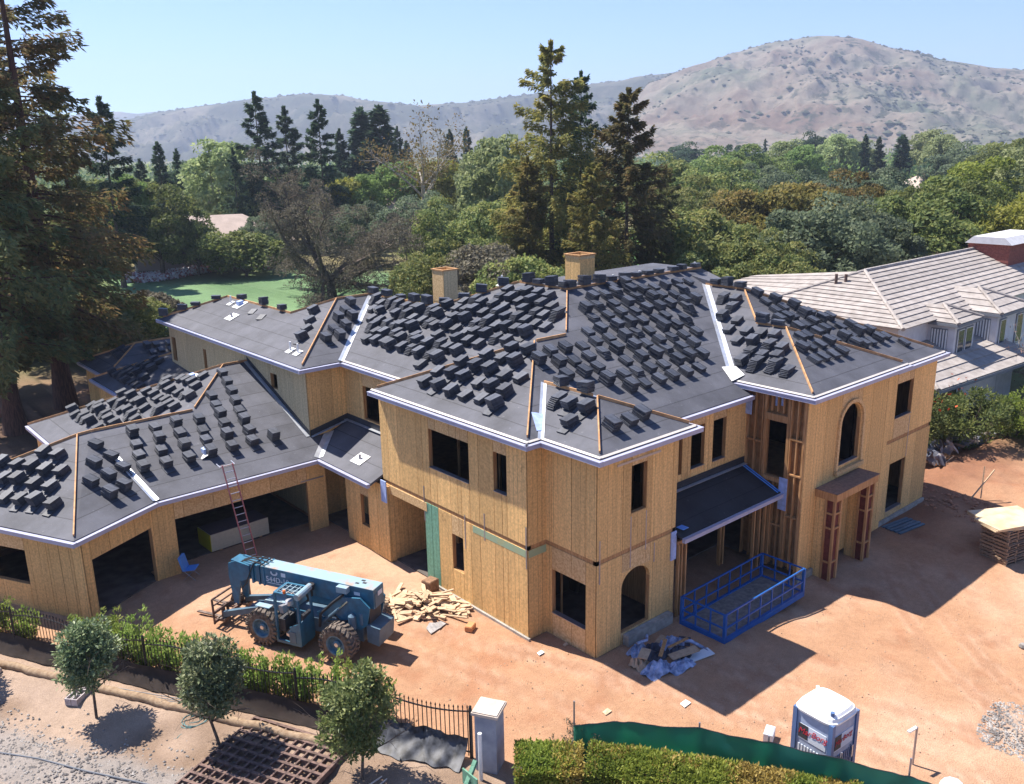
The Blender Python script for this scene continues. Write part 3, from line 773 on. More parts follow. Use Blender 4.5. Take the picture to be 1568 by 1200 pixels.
chimney(26.75, 36.1, 7.2, 10.0, 0.9, 0.95)
chimney(28.3, 27.9, 9.9, 11.25, 0.95, 0.95)

# ---------------------------------------------------------------- roofs
S = 0.4167
def roof(polys, name="roof", m='felt', t=0.10):
    q = MB()
    for P in polys: q.prism(P, (0, 0, -t))
    return q.build(name, M[m], house, recalc=True)
V3 = Vector
mainz = lambda y: 7.1 + S * (y - 19.4)
b1 = (17.35, 19.4, 7.1); b2 = (17.3, 28.35, 7.1); bA = (21.8, 23.87, 8.97); bR = (23.46, 23.87, 8.965); bV = (18.98, 28.35, 7.1)
a1 = (17.95, 16.85, 7.1); a2 = (22.6, 16.85, 7.1); aA = (20.27, 19.17, 8.07); aB = (20.27, 21.73, 8.07); aL = (17.95, 19.4, 7.1); aR = (22.6, 19.4, 7.1)
mM = (26.25, 26.65, 10.12); mR = (35.5, 26.65, 10.12); mT = (26.25, 29.72, 10.12); mT2 = (35.5, 29.72, 10.12)
e1 = (22.6, 18.55, 6.746); e2 = (28.2, 18.55, 6.746); vL = (28.2, 19.4, 7.1); vT = (34.15, 25.35, 9.58)
r1 = (28.2, 15.95, 7.1); rA = (31.88, 19.55, 8.63); rB = (31.88, 20.93, 8.63); r2 = (34.15, 23.2, 9.58); rS = (35.5, 15.95, 7.1); rS2 = (35.5, 17.3, 7.116); rE = (40.2, 16.47, 6.77); rs3 = (35.5, 16.47, 6.77)
c1 = (17.0, 33.35, 7.1); cE = (19.0, 33.35, 7.1); cA = (21.56, 37.9, 9.0); cV = (23.56, 37.9, 9.0); cK = (23.56, 32.4, 9.0); cD = (19.9, 39.55, 8.31); cF = (19.9, 46.9, 8.31); c2 = (17.0, 49.8, 7.1)
roof([[b1, bA, b2]], "roof_slope")
roof([[b2, bA, bR, bV]], "roof_slope")
roof([[b1, aL, aB, aR, vL, vT, (34.15, 26.65, 10.12), mM, bR, bA], [aR, e1, e2, vL], ], "roof_slope")
roof([[a1, aA, aB, aL]], "roof_slope"); roof([[a1, a2, aA]], "roof_slope"); roof([[a2, aR, aB, aA]], "roof_slope")
roof([[bV, bR, mM, mT, cK, cV, cE]], "roof_slope")
roof([[c1, cE, cV, cA]], "roof_slope")
roof([[c1, cA, cD, cF, c2]], "roof_slope")
roof([[c2, cF, (22.8, 49.8, 7.1)], [cF, cD, (22.8, 42.4, 7.1), (22.8, 49.8, 7.1)], [cD, cA, cV, (26.1, 40.4, 7.95), (26.1, 42.4, 7.1), (22.8, 42.4, 7.1)]], "roof_slope")
roof([[cK, mT, (26.25, 37.0, 7.1)], [cK, (26.25, 37.0, 7.1), (26.1, 40.4, 7.95)], [cK, (26.1, 40.4, 7.95), cV], [mT, mT2, (41.8, 37.0, 7.1), (26.25, 37.0, 7.1)], [mT2, mR, (36.0, 26.6, 9.9), (41.8, 33.2, 7.1), (41.8, 37.0, 7.1)]], "roof_slope")
roof([[mM, mR, mT2, mT]], "roof_slope")
roof([[r1, rA, rB, r2, vT, vL]], "roof_slope"); roof([[r1, rS, rA]], "roof_slope"); roof([[rA, rS, rS2, rB]], "roof_slope")
roof([[rB, rS2, rs3, rE, r2]], "roof_slope")
roof([[r2, rE, (41.8, 33.2, 7.1), (36.0, 26.6, 9.9)], [r2, (36.0, 26.6, 9.9), mR, (34.15, 26.65, 10.12), vT]], "roof_slope")
# garages
g0 = V3((6.72, 30.7, 3.35)); gK = V3((10.1, 32.35, 3.35))
GE = (gK - g0).normalized(); GN = V3((-GE.y, GE.x, 0))
gA = g0 + GE * 4.5 + GN * 4.5 + V3((0, 0, 4.5 * S)); gJ = V3((9.35, 36.85, 5.225)); gL = g0 + GN * 9.0
gH = V3((13.55, 36.85, 5.225)); gU = V3((16.2, 39.5, 6.33)); gW = V3((17.4, 39.5, 6.33)); gV = V3((17.0, 32.35, 3.35)); gW1 = V3((18.35, 33.7, 3.912)); gW2 = V3((17.4, 33.7, 3.912)); gC = V3((9.05, 41.35, 3.35)); gD = V3((9.05, 46.65, 3.35))
roof([[g0, gA, gL]], "roof_slope"); roof([[g0, gK, gJ, gA]], "roof_slope")
roof([[gK, gV, gW1, gW2, gW, gU, gH, gJ]], "roof_slope")
roof([[gH, gU, gD, gC]], "roof_slope")
roof([[gL, gA, gJ, gH, gC], [gU, gW, (17.4, 46.65, 3.35), gD]], "roof_slope")
roof([[gV, (17.0, 28.26, 3.35), (19.3, 28.26, 4.308), (19.3, 33.7, 4.308), gW1]], "roof_slope")
roof([[(22.3, 17.1, 3.12), (28.33, 17.1, 3.12), (28.33, 18.83, 3.84), (22.3, 18.83, 3.84)]], "awning_roof", 'felt_new')
# low rear wings
roof([[(14.2, 46.7, 3.35), (14.2, 54.2, 3.35), (17.95, 50.45, 4.91)], [(14.2, 54.2, 3.35), (21.5, 54.2, 3.35), (17.95, 50.45, 4.91)], [(14.2, 46.7, 3.35), (17.95, 50.45, 4.91), (17.95, 46.7, 4.6)]], "roof_slope")
roof([[(15.0, 54.0, 3.35), (15.0, 59.5, 3.35), (17.75, 56.75, 4.5)], [(15.0, 59.5, 3.35), (22.3, 59.5, 3.35), (22.3, 56.75, 4.5), (17.75, 56.75, 4.5)], [(15.0, 54.0, 3.35), (17.75, 56.75, 4.5), (22.3, 56.75, 4.5), (22.3, 54.0, 3.35)]], "roof_slope")
roof([[(17.95, 50.45, 4.91), (21.5, 54.2, 3.35), (22.3, 54.0, 3.5), (22.3, 49.7, 4.91), (17.95, 49.7, 4.91)]], "roof_slope")

def eave(p, q, n, drip=True, m0=0.0, m1=0.0):
    """drip edge on the felt and a gutter hung below it along the eave p-q; n points outwards; m0, m1 lengthen the ends for mitres"""
    p = V3(p); q = V3(q); n = V3((n[0], n[1], 0)).normalized(); d = (q - p).normalized()
    p2 = p - d * m0; q2 = q + d * m1
    b = MB()
    c = (p2 + q2) / 2; L2 = (q2 - p2).length / 2
    b.obox(c + n * 0.075 + V3((0, 0, -0.125)), d * L2, n * 0.065, (0, 0, 0.068))
    b.obox(c + n * 0.085 + V3((0, 0, -0.045)), d * L2, n * 0.075, (0, 0, 0.012))
    b.build("gutter", M['gutter'], house)
    if drip:
        b = MB(); u = V3((-n.x, -n.y, 0)) 
        L3 = (q - p).length / 2; c3 = (p + q) / 2
        sl = V3((u.x, u.y, S)).normalized(); nn = sl.cross(d).normalized()
        if nn.z < 0: nn = -nn
        b.obox(c3 + sl * 0.045 + nn * 0.008, d * (L3 - 0.01), sl * 0.045, nn * 0.006)
        b.build("drip_edge", M['drip'], house)
eave(b1, b2, (-1, 0), True, 0.14, 0.0); eave(b1, aL, (0, -1), True, 0.14, -0.15); eave(aL, a1, (-1, 0), True, 0, 0.14)
eave(a1, a2, (0, -1), True, 0.0, 0.14); eave(a2, (22.6, 18.55, 7.1), (1, 0), True, 0.0, 0.0)
eave(e1, e2, (0, -1), False, 0, -0.0); eave(r1, (28.2, 19.3, 7.1), (-1, 0), True, 0.14, 0); eave(r1, rS, (0, -1), True, 0.0, 0.06)
eave(rs3, rE, (0, -1), True, 0, 0.14); eave(rE, (41.0, 25, 6.9), (1, 0.1), True)
eave(bV, cE, (-1, 0), True, 0.0, 0.0); eave(cE, c1, (0, -1), False, 0, 0.14); eave(c1, c2, (-1, 0), False, 0.0, 0.1)
eave(g0, gK, -GN, False, 0.0, 0.0); eave(g0, gL, -GE, False, 0.14, 0); eave(gK, gV, (0, -1), False, 0.0, -0.13); eave(gV, (17.0, 28.3, 3.35), (-1, 0), False, 0.0, 0.0)
eave((22.32, 17.1, 3.12), (28.32, 17.1, 3.12), (0, -1), False); eave((14.2, 46.9, 3.35), (14.2, 54.2, 3.35), (-1, 0), False); eave((15.0, 54.3, 3.35), (15.0, 59.5, 3.35), (-1, 0), False); eave(gC, gD, (-1, 0), False)

def batten(a, b, s=0.0, e=0.0):
    a = V3(a); b = V3(b); d = (b - a).normalized(); a = a + d * s; b = b - d * e
    L = (b - a).length; n = max(1, int(round(L / 3.2)))
    for k in range(n):
        p = a + (b - a) * (k / n); q = a + (b - a) * ((k + 1) / n)
        mb = MB(); mb.bar(p + V3((0, 0, .04)), q - d * 0.02 + V3((0, 0, .04)), 0.045, 0.11); mb.build("batten", M['batten'], house)
batten(b1, bA, 0.35); batten(b2, bA, 0.3, 0.9); batten(bA, bR, 0.1); batten(a1, aA, 0.3); batten(a2, aA, 0.3); batten(aA, aB, 0.2)
batten(bR, mM, 0.3, 0.1); batten(mM, mR); batten(mM, mT); batten(cK, mT); batten(cV, cK); batten(cA, cV); batten(c1, cA, 0.3); batten(cA, cD); batten(cD, cF); batten(c2, cF, 0.3)
batten(r1, rA, 0.3); batten(rS, rA, 0.3); batten(rA, rB); batten(rB, r2); batten(rE, r2, 0.6); batten(r2, vT)
batten(g0, gA, 0.25); batten(gL, gA); batten(gA, gJ); batten(gJ, gH); batten(gH, gU, 0.2); batten(gU, gW); batten(gD, gU)
batten((14.2, 54.2, 3.35), (17.95, 50.45, 4.91), 0.2); batten((15, 59.5, 3.35), (17.75, 56.75, 4.5), 0.2); batten((15, 54.05, 3.35), (17.75, 56.75, 4.5), 0.2); batten((17.75, 56.75, 4.5), (22.2, 56.75, 4.5))

def valley(a, b, w=0.16, m='flash'):
    a = V3(a); b = V3(b); d = (b - a).normalized(); s = d.cross(V3((0, 0, 1))).normalized()
    mb = MB()
    mb.prism([a + V3((0, 0, .012)), b + V3((0, 0, .012)), b + s * w + V3((0, 0, .012 + w * S * .707)), a + s * w + V3((0, 0, .012 + w * S * .707))], (0, 0, 0.008))
    mb.prism([a + V3((0, 0, .012)), b + V3((0, 0, .012)), b - s * w + V3((0, 0, .012 + w * S * .707)), a - s * w + V3((0, 0, .012 + w * S * .707))], (0, 0, 0.008))
    return mb.build("valley_flashing", M[m], house, recalc=True)
valley(vL, vT); valley(cE, cV, 0.14); valley(aL, aB, 0.10); valley(gK, V3(gK).lerp(gJ, 0.65), 0.13); valley(gV, gW1, 0.2); valley(bV, bR, 0.1); valley(aR, aB, 0.1)
mb = MB(); mb.prism([(18.1, 19.75, 7.27), (18.55, 19.6, 7.22), (18.95, 20.35, 7.53), (18.6, 20.55, 7.61)], (0, 0, 0.012)); mb.build("blue_membrane", M['bluetape'] if False else M['bluewrap'], house, recalc=True)
mb = MB(); mb.prism([(28.0, 19.35, 7.13), (28.6, 19.2, 7.3), (29.0, 19.9, 7.46), (28.5, 20.2, 7.46)], (0, 0, 0.012)); mb.build("valley_flashing", M['white'], house, recalc=True)
# wall flashings where the low roofs meet the tall walls
def wall_flash(a, b, n, h=0.30, m='flash'):
    a = V3(a); b = V3(b); n = V3((n[0], n[1], 0)); mb = MB()
    mb.prism([a + n * 0.024 + V3((0, 0, .02)), b + n * 0.024 + V3((0, 0, .02)), b + n * 0.024 + V3((0, 0, h)), a + n * 0.024 + V3((0, 0, h))], n * 0.004)
    mb.build("wall_membrane", M['felt_new'], house, recalc=True)
    mb = MB(); u = V3((0, 0, 0.022))
    mb.prism([a + n * 0.03 + u, b + n * 0.03 + u, b + n * 0.2 + u, a + n * 0.2 + u], (0, 0, 0.01)); mb.build("step_flashing", M[m], house, recalc=True)
wall_flash(gW2, gW, (-1, 0), 0.26); wall_flash((17.4, 33.7, 3.9), (19.3, 33.7, 4.3), (0, -1)); wall_flash((19.3, 33.7, 4.31), (19.3, 28.3, 4.31), (-1, 0)); wall_flash((22.3, 18.83, 3.84), (28.3, 18.83, 3.84), (0, -1))
mb = MB()
for k in (0, 1):
    o = 0.07 + 0.13 * k
    mb.prism([(28.33 - o, 17.1, 3.15), (28.33 - o, 18.8, 3.86), (28.33 - o - 0.07, 18.8, 3.86), (28.33 - o - 0.07, 17.1, 3.15)], (0, 0, 0.012))
mb.build("step_flashing", M['bluetape'], house, recalc=True)
for (x0, x1, y0, y1, z0, z1) in ((28.29, 28.315, 16.85, 17.2, 2.4, 3.7), (22.05, 22.32, 17.33, 17.37, 2.25, 3.3), (28.25, 28.30, 18.58, 18.83, 5.9, 6.7), (17.38, 17.42, 27.78, 28.15, 2.55, 3.45)):
    mb = MB(); mb.box(x0, x1, y0, y1, z0, z1); mb.build("blue_wrap_scrap", M['bluewrap'], house)
mb = MB(); mb.box(22.5, 22.8, 17.2, 17.5, 3.3, 3.32); mb.build("blue_wrap_scrap", M['bluetape'], house)

def vent(x, y, z, kind):
    if kind == 'pipe':
        mb = MB(); mb.tube([(x, y, z - 0.1), (x, y, z + 0.42)], 0.045, 10); p = mb.build("vent_pipe", M['white'], house)
        mb = MB(); mb.obox((x - .02, y, z + 0.02), V3((1, 0, S)).normalized() * 0.2, (0, 0.2, 0), (0, 0, 0.008)); mb.build("base_flashing", M['white'], p)
    elif kind == 'flat':
        mb = MB(); mb.obox((x, y, z + 0.03), V3((1, 0, S)).normalized() * 0.30, (0, 0.38, 0), (0, 0, 0.01)); p = mb.build("vent_flashing", M['white'], house)
        mb = MB(); mb.tube([(x, y, z), (x, y, z + 0.22)], 0.06, 10); mb.build("vent_pipe", M['strap'], p)
    else:
        mb = MB(); mb.obox((x, y, z + 0.03), V3((1, 0, S)).normalized() * 0.35, (0, 0.35, 0), (0, 0, 0.01)); p = mb.build("vent_flashing", M['white'], house)
        mb = MB(); mb.obox((x, y, z + 0.14), (0.14, 0, 0.03), (0, 0.16, 0), (0, 0, 0.09)); mb.build("vent_hood", M['bluewrap'], p)
zRL = lambda x: 7.1 + S * (x - 17.0)
for x, y, k in ((18.6, 43.6, 'flat'), (19.5, 45.6, 'pipe'), (19.55, 44.6, 'hood'), (17.75, 35.6, 'pipe'), (17.75, 34.9, 'pipe')): vent(x, y, zRL(x), k)
for x, y, k in ((12.9, 34.2, 'hood'),): vent(x, y, 3.35 + S * (y - 32.35), k)
vent(14.9, 40.2, 5.79, 'hood'); vent(17.75, 30.2, 3.66, 'flat')
for x, y in ((27.6, 26.9), (29.4, 26.9), (31.2, 26.9), (35.3, 26.9), (25.9, 30.5)):
    vent(x, y, 10.0, 'pipe')

# ---------------------------------------------------------------- stacks of roof tiles: every stack is a thing, every tile in it a part
random.seed(11)
_t = MB(); _t.box(-0.235, 0.235, -0.175, 0.175, 0, 0.036); _t.box(-0.235, 0.235, -0.175, -0.15, 0.036, 0.047); _t.box(-0.235, -0.21, -0.15, 0.175, 0.036, 0.045)
TILE = _t.mesh("tile", M['tile'])
def tile_offsets(kind, rr):
    """tile poses inside a stack: (along slope, across, up, tilt, turn)"""
    out = []; n = rr.randint(5, 8); z = 0.0
    if kind == 0:                         # one tile lies down-slope, the rest are heaped level behind it
        out.append((-0.24, rr.uniform(-.03, .03), 0.002, 0.0, rr.uniform(-.1, .1)))
        for k in range(n):
            out.append((0.02 + rr.uniform(-.012, .012), rr.uniform(-.012, .012), 0.040 + k * 0.050, 0.17 + rr.uniform(-.02, .02), rr.uniform(-.05, .05)))
    elif kind == 1:
        for k in range(n):
            out.append((rr.uniform(-.015, .015), rr.uniform(-.015, .015), 0.002 + k * 0.050, 0.03 * k * 0.5, rr.uniform(-.06, .06)))
    elif kind == 2:                       # low bundle
        for k in range(4): out.append((rr.uniform(-.02, .02), rr.uniform(-.02, .02), 0.002 + k * 0.049, 0.02, rr.uniform(-.08, .08)))
    else:                                 # toppled: tiles leaning down the slope
        for k in range(n): out.append((-0.10 + k * 0.055, rr.uniform(-.02, .02), 0.002 + k * 0.036, 0.13, rr.uniform(-.1, .1)))
    return out
FACES = []   # (label, group, polygon in plan, origin, along, uphill, z at origin, spacing along, spacing up, keep, eave margin, kinds, jitter)
def face(label, P, o, a, u, z0, sa, su, keep, kinds, jit=0.08, turn=0.0, shear=0.0): FACES.append((label, P, o, a, u, z0, sa, su, keep, kinds, jit, turn, shear))
ax, ay = (1, 0), (0, 1)
face("slope right of the central hip", [(20.6, 22.2), (22.9, 20.4), (23.9, 19.9), (27.9, 20.5), (33.4, 25.6), (33.9, 26.3), (26.8, 26.3), (24.0, 23.6), (22.0, 23.55), (20.9, 22.6)], (19, 19.4), ax, ay, 7.1, 0.80, 0.66, 0.97, (1, 1, 2, 1, 3), 0.06, 0, 0.30)
face("strip behind the small front hip", [(18.2, 20.0), (18.9, 20.9), (20.4, 22.4), (20.9, 22.9), (21.5, 23.3), (18.6, 20.5)], (18, 19.4), ax, ay, 7.1, 0.72, 0.62, 0.9, (1, 0, 2), 0.06)
face("big front hip's left side", [(18.5, 20.95), (21.5, 23.7), (21.5, 24.2), (18.7, 27.3), (18.25, 26.4), (18.1, 21.2)], (17.3, 20.2), ay, ax, 7.1, 0.82, 0.70, 0.95, (0, 0, 1, 2), 0.07, 0, 0.2)
face("slope left of the central hip", [(19.9, 28.6), (23.7, 24.6), (25.9, 26.8), (25.95, 29.5), (23.3, 32.2), (23.3, 37.3), (22.5, 36.5), (20.9, 34.6), (20.3, 33.0)], (19.0, 24.6), ay, ax, 7.1, 0.66, 0.62, 0.97, (1, 1, 3, 2, 0), 0.08, 0, 0.25)
face("strip beside the white valley", [(18.9, 34.2), (19.6, 34.5), (22.6, 37.4), (21.8, 37.5), (18.7, 34.9)], (17, 33.35), ax, ay, 7.1, 0.72, 0.62, 0.95, (0, 1), 0.06)
face("small front hip's left side", [(18.7, 17.9), (20.0, 19.2), (20.0, 20.9), (18.9, 19.6)], (17.95, 17.0), ay, ax, 7.1, 0.66, 0.62, 0.9, (0, 3, 1), 0.08)
face("small front hip's right side", [(20.2, 18.9), (18.9, 17.7), (21.6, 17.7)], (18, 16.85), ax, ay, 7.1, 0.75, 0.66, 0.9, (0, 1), 0.08)
face("x", [(28.9, 17.1), (31.5, 19.6), (31.6, 21.0), (33.8, 23.3), (33.8, 24.6), (29.1, 19.9)], (28.2, 16.8), ay, ax, 7.1, 0.70, 0.66, 0.95, (1, 2, 1, 3), 0.08, 0, 0.25)
face("entrance wing's small hip front", [(29.8, 17.2), (34.4, 17.2), (31.9, 19.25)], (28.4, 15.95), ax, ay, 7.1, 0.66, 0.64, 0.97, (1, 1, 2), 0.06, 0, 0.25)
face("entrance wing's far right slope", [(32.4, 20.7), (35.3, 17.9), (38.4, 17.6), (34.3, 22.8)], (32.2, 17.26), ax, ay, 7.1, 0.68, 0.64, 0.97, (1, 2, 1), 0.07, 0, 0.25)
face("nearly bare rear wing slope", [(18.2, 35.1), (20.9, 37.6), (20.2, 38.2), (18.3, 35.9)], (17, 34.6), ay, ax, 7.1, 0.66, 0.62, 0.95, (1, 2, 0), 0.08)
# garages, in their own turned frame for the single one
def pg(e, n): q = g0 + GE * e + GN * n; return (q.x, q.y)
face("single garage's left end slope", [pg(0.8, 1.5), pg(4.1, 4.4), pg(4.1, 5.0), pg(0.8, 8.0)], pg(0, 1.2), (GN.x, GN.y), (GE.x, GE.y), 3.35, 0.78, 0.74, 0.97, (0, 0, 1), 0.05, 0, 0.2)
face("single garage's front slope", [pg(1.6, 0.95), pg(3.9, 1.1), pg(5.0, 4.1), pg(4.5, 4.1)], pg(0.9, 0), (GE.x, GE.y), (GN.x, GN.y), 3.35, 0.80, 0.78, 0.97, (0, 0, 1), 0.06, 0, 0.1)
face("double garage's front slope", [(10.3, 33.9), (15.8, 33.7), (16.4, 38.6), (16.1, 39.2), (13.7, 36.6), (9.9, 36.6)], (10.0, 32.35), ax, ay, 3.35, 0.92, 0.68, 0.97, (0, 0, 0, 1), 0.04, 0, 0.15)
face("slope behind the double garage", [(10.5, 40.6), (13.4, 37.5), (15.9, 39.6), (10.6, 45.0)], (9.05, 37.5), ay, ax, 3.35, 0.66, 0.66, 0.95, (1, 1, 2, 3), 0.1)
face("low wing under the redwoods", [(15.0, 48.0), (17.2, 50.0), (17.2, 50.9), (15.0, 53.3)], (14.2, 47.8), ay, ax, 3.35, 0.62, 0.60, 0.95, (1, 1, 2, 3), 0.1)
face("farthest low wing's end", [(16.0, 55.2), (17.6, 56.6), (16.0, 58.3)], (15.0, 54.6), ay, ax, 3.35, 0.62, 0.60, 0.95, (1, 2), 0.1)
face("farthest low wing's side", [(17.7, 55.0), (21.8, 55.0), (21.8, 56.4), (18.0, 56.4)], (17.0, 54.0), ax, ay, 3.35, 0.62, 0.60, 0.9, (1, 2), 0.1)
STK = []
for fi_, (label, P, o, a, u, z0, sa, su, keep, kinds, jit, turn, shear) in enumerate(FACES):
    a = V3((a[0], a[1], 0)); u = V3((u[0], u[1], 0)); o = V3((o[0], o[1], 0))
    for i in range(-8, 40):
        for j in range(0, 18):
            s = (i + shear * j) * sa + random.uniform(-jit, jit); t = (j + 0.5) * su + random.uniform(-jit, jit)
            p = o + a * s + u * t
            if not in_poly(p.x, p.y, P) or random.random() > keep: continue
            zz = z0 + S * (u.dot(p - o) + u.dot(o - o))
            STK.append((p.x, p.y, zz, a, u, random.choice(kinds), label, random.uniform(-.07, .07), j))
# stacks straddling hips and ridges
for (p, q, n, lab) in ((mM, mR, 11, "black roof tile stack astride the highest ridge"), (cV, cK, 5, "black roof tile stack astride the lower left ridge"), (cK, mT, 4, "black roof tile stack astride the hip beside the left chimney"), (mM, mT, 4, "black roof tile stack astride the short upper ridge"), (r2, vT, 3, "black roof tile stack astride the entrance wing ridge"), (cD, cF, 3, "black roof tile stack astride the rear wing ridge"), (rB, rA, 2, "black roof tile stack astride the small entrance hip ridge"), (aA, aB, 2, "black roof tile stack astride the small front hip ridge"), (c2, cF, 4, "black roof tile stack astride the far hip of the rear wing")):
    p = V3(p); q = V3(q); d = (q - p); dd = V3((d.x, d.y, 0)).normalized()
    for k in range(n):
        w = p + d * ((k + 0.3 + random.uniform(-.15, .15)) / n)
        STK.append((w.x, w.y, w.z + 0.10 if abs(d.z) < .1 else w.z + 0.09, V3((dd.y, -dd.x, 0)), dd, random.choice((1, 1, 2)), lab, random.uniform(-.3, .3), -1))
def stack_matrix(s):
    x, y, z, a, u, kind, lab, turn, row_ = s
    flat = "astride" in lab
    sl = V3((u.x, u.y, 0.0 if flat else S)).normalized()
    c = a - sl * a.dot(sl); c.normalize(); n = sl.cross(c)
    if n.z < 0: c = -c; n = -n
    m = Matrix((sl, n.cross(sl), n)).transposed() @ Matrix.Rotation(turn, 3, 'Z')
    return m
ORD = "first second third fourth fifth sixth seventh eighth ninth tenth eleventh twelfth thirteenth fourteenth fifteenth sixteenth seventeenth eighteenth nineteenth twentieth".split()
def ordw(k): return ORD[k] if k < 20 else "twenty-" + ORD[k - 20]
def column(s):
    v = V3((s[0], s[1], s[2])) - CAM_POS; return v.dot(RT) / v.dot(FD)
STK_LABEL = {}
for lab in {s[6] for s in STK}:
    mine = [s for s in STK if s[6] == lab]; rows = sorted({s[8] for s in mine})
    for ri, row in enumerate(rows):
        for k, s in enumerate(sorted([q for q in mine if q[8] == row], key=column)):
            STK_LABEL[id(s)] = (lab + ", " + ordw(k) + " from the left") if row < 0 else ("black tile stack, " + lab + ", " + ordw(ri) + " row up, " + ordw(k) + " from left")
def dist_key(s): return (V3((s[0], s[1], s[2])) - CAM_POS).length
STK.sort(key=dist_key)
NMAX = 300
rr = random.Random(5)
rest = MB()
for i, s in enumerate(STK):
    m3 = stack_matrix(s); loc = V3((s[0], s[1], s[2] + 0.004))
    offs = tile_offsets(s[5], rr)
    if i < NMAX:
        root = bpy.data.objects.new("tile_stack", None); root.empty_display_size = 0.2; COL.objects.link(root)
        m4 = m3.to_4x4() @ Matrix.Scale(1.03, 4); m4.translation = loc; root.matrix_world = m4
        tag(root, STK_LABEL[id(s)], "tile stack", "tile stacks on the " + s[6] if s[8] >= 0 else "tile stacks " + s[6].split("stack ")[1])
        for (dx, dy, dz, tilt, tn) in offs: inst("tile", TILE, (dx, dy, dz), (0, tilt, tn), (1, 1, 1), root)
    else:
        for (dx, dy, dz, tilt, tn) in offs:
            r = m3 @ (Matrix.Rotation(tn, 3, 'Z') @ Matrix.Rotation(tilt, 3, 'Y'))
            c = loc + m3 @ V3((dx, dy, dz + 0.020))
            rest.obox(c, r @ V3((.235, 0, 0)), r @ V3((0, .175, 0)), r @ V3((0, 0, .020)))
if rest.v:
    o = rest.build("tile_stacks", M['tile']); tag(o, "black roof tile stacks on the slopes farthest from the street", "tile stacks", kind="stuff")
print("STACKS", len(STK))
# loose tiles on the bare felt of the rear wing
for (x, y) in ((19.3, 42.6), (19.1, 41.2)):
    o = inst("loose_tile", TILE, (x, y, zRL(x) + 0.03), (0, -math.atan(S), 0.5)); tag(o, "loose black tile on the bare rear wing felt, the " + ("left" if y > 42 else "right") + " one of two", "tile", "loose tiles on the rear wing")

# ================================================================ THINGS ON THE SITE
random.seed(21)
M['blue'] = mat("machine_blue", (0.036, 0.165, 0.265), 0.42, col2=(0.028, 0.11, 0.18), scale=4, spec=0.5)
M['bluetop'] = mat("pale_blue_paint", (0.25, 0.36, 0.42), 0.55, col2=(0.36, 0.27, 0.21), scale=2.2, contrast=(0.30, 0.48))  # paler blue mottled with brown, for upper surfaces
M['bluegrey'] = mat("grey_blue_paint", (0.085, 0.145, 0.20), 0.5, var=0.15, scale=3)
M['rubber'] = mat("dusty_rubber", (0.21, 0.165, 0.13), 0.9, col2=(0.075, 0.065, 0.058), scale=9)
M['rim'] = mat("wheel_rim", (0.09, 0.19, 0.28), 0.5, var=0.25, scale=6)
M['steel'] = mat("worn_steel", (0.17, 0.13, 0.11), 0.55, metal=0.3, var=0.35, scale=7)
M['rust'] = mat("rusty_steel", (0.135, 0.085, 0.07), 0.75, var=0.4, scale=8)
M['hose'] = mat("black_hose", (0.03, 0.028, 0.028), 0.6)
M['chrome'] = mat("piston_rod", (0.6, 0.6, 0.62), 0.25, metal=0.9)
M['seat'] = mat("seat_vinyl", (0.05, 0.05, 0.055), 0.6)
M['orange'] = mat("amber_beacon", (0.75, 0.16, 0.03), 0.4)
M['decal'] = mat("decal_white", (0.62, 0.66, 0.72), 0.6)
M['liftblue'] = mat("lift_blue", (0.012, 0.095, 0.34), 0.4, var=0.12, scale=4, spec=0.5)
M['grating'] = mat("platform_deck", (0.20, 0.17, 0.15), 0.8, var=0.25, scale=6)
M['ladder'] = mat("red_fibreglass", (0.36, 0.14, 0.15), 0.55, var=0.1)
M['alu'] = mat("aluminium", (0.62, 0.62, 0.66), 0.35, metal=0.7)

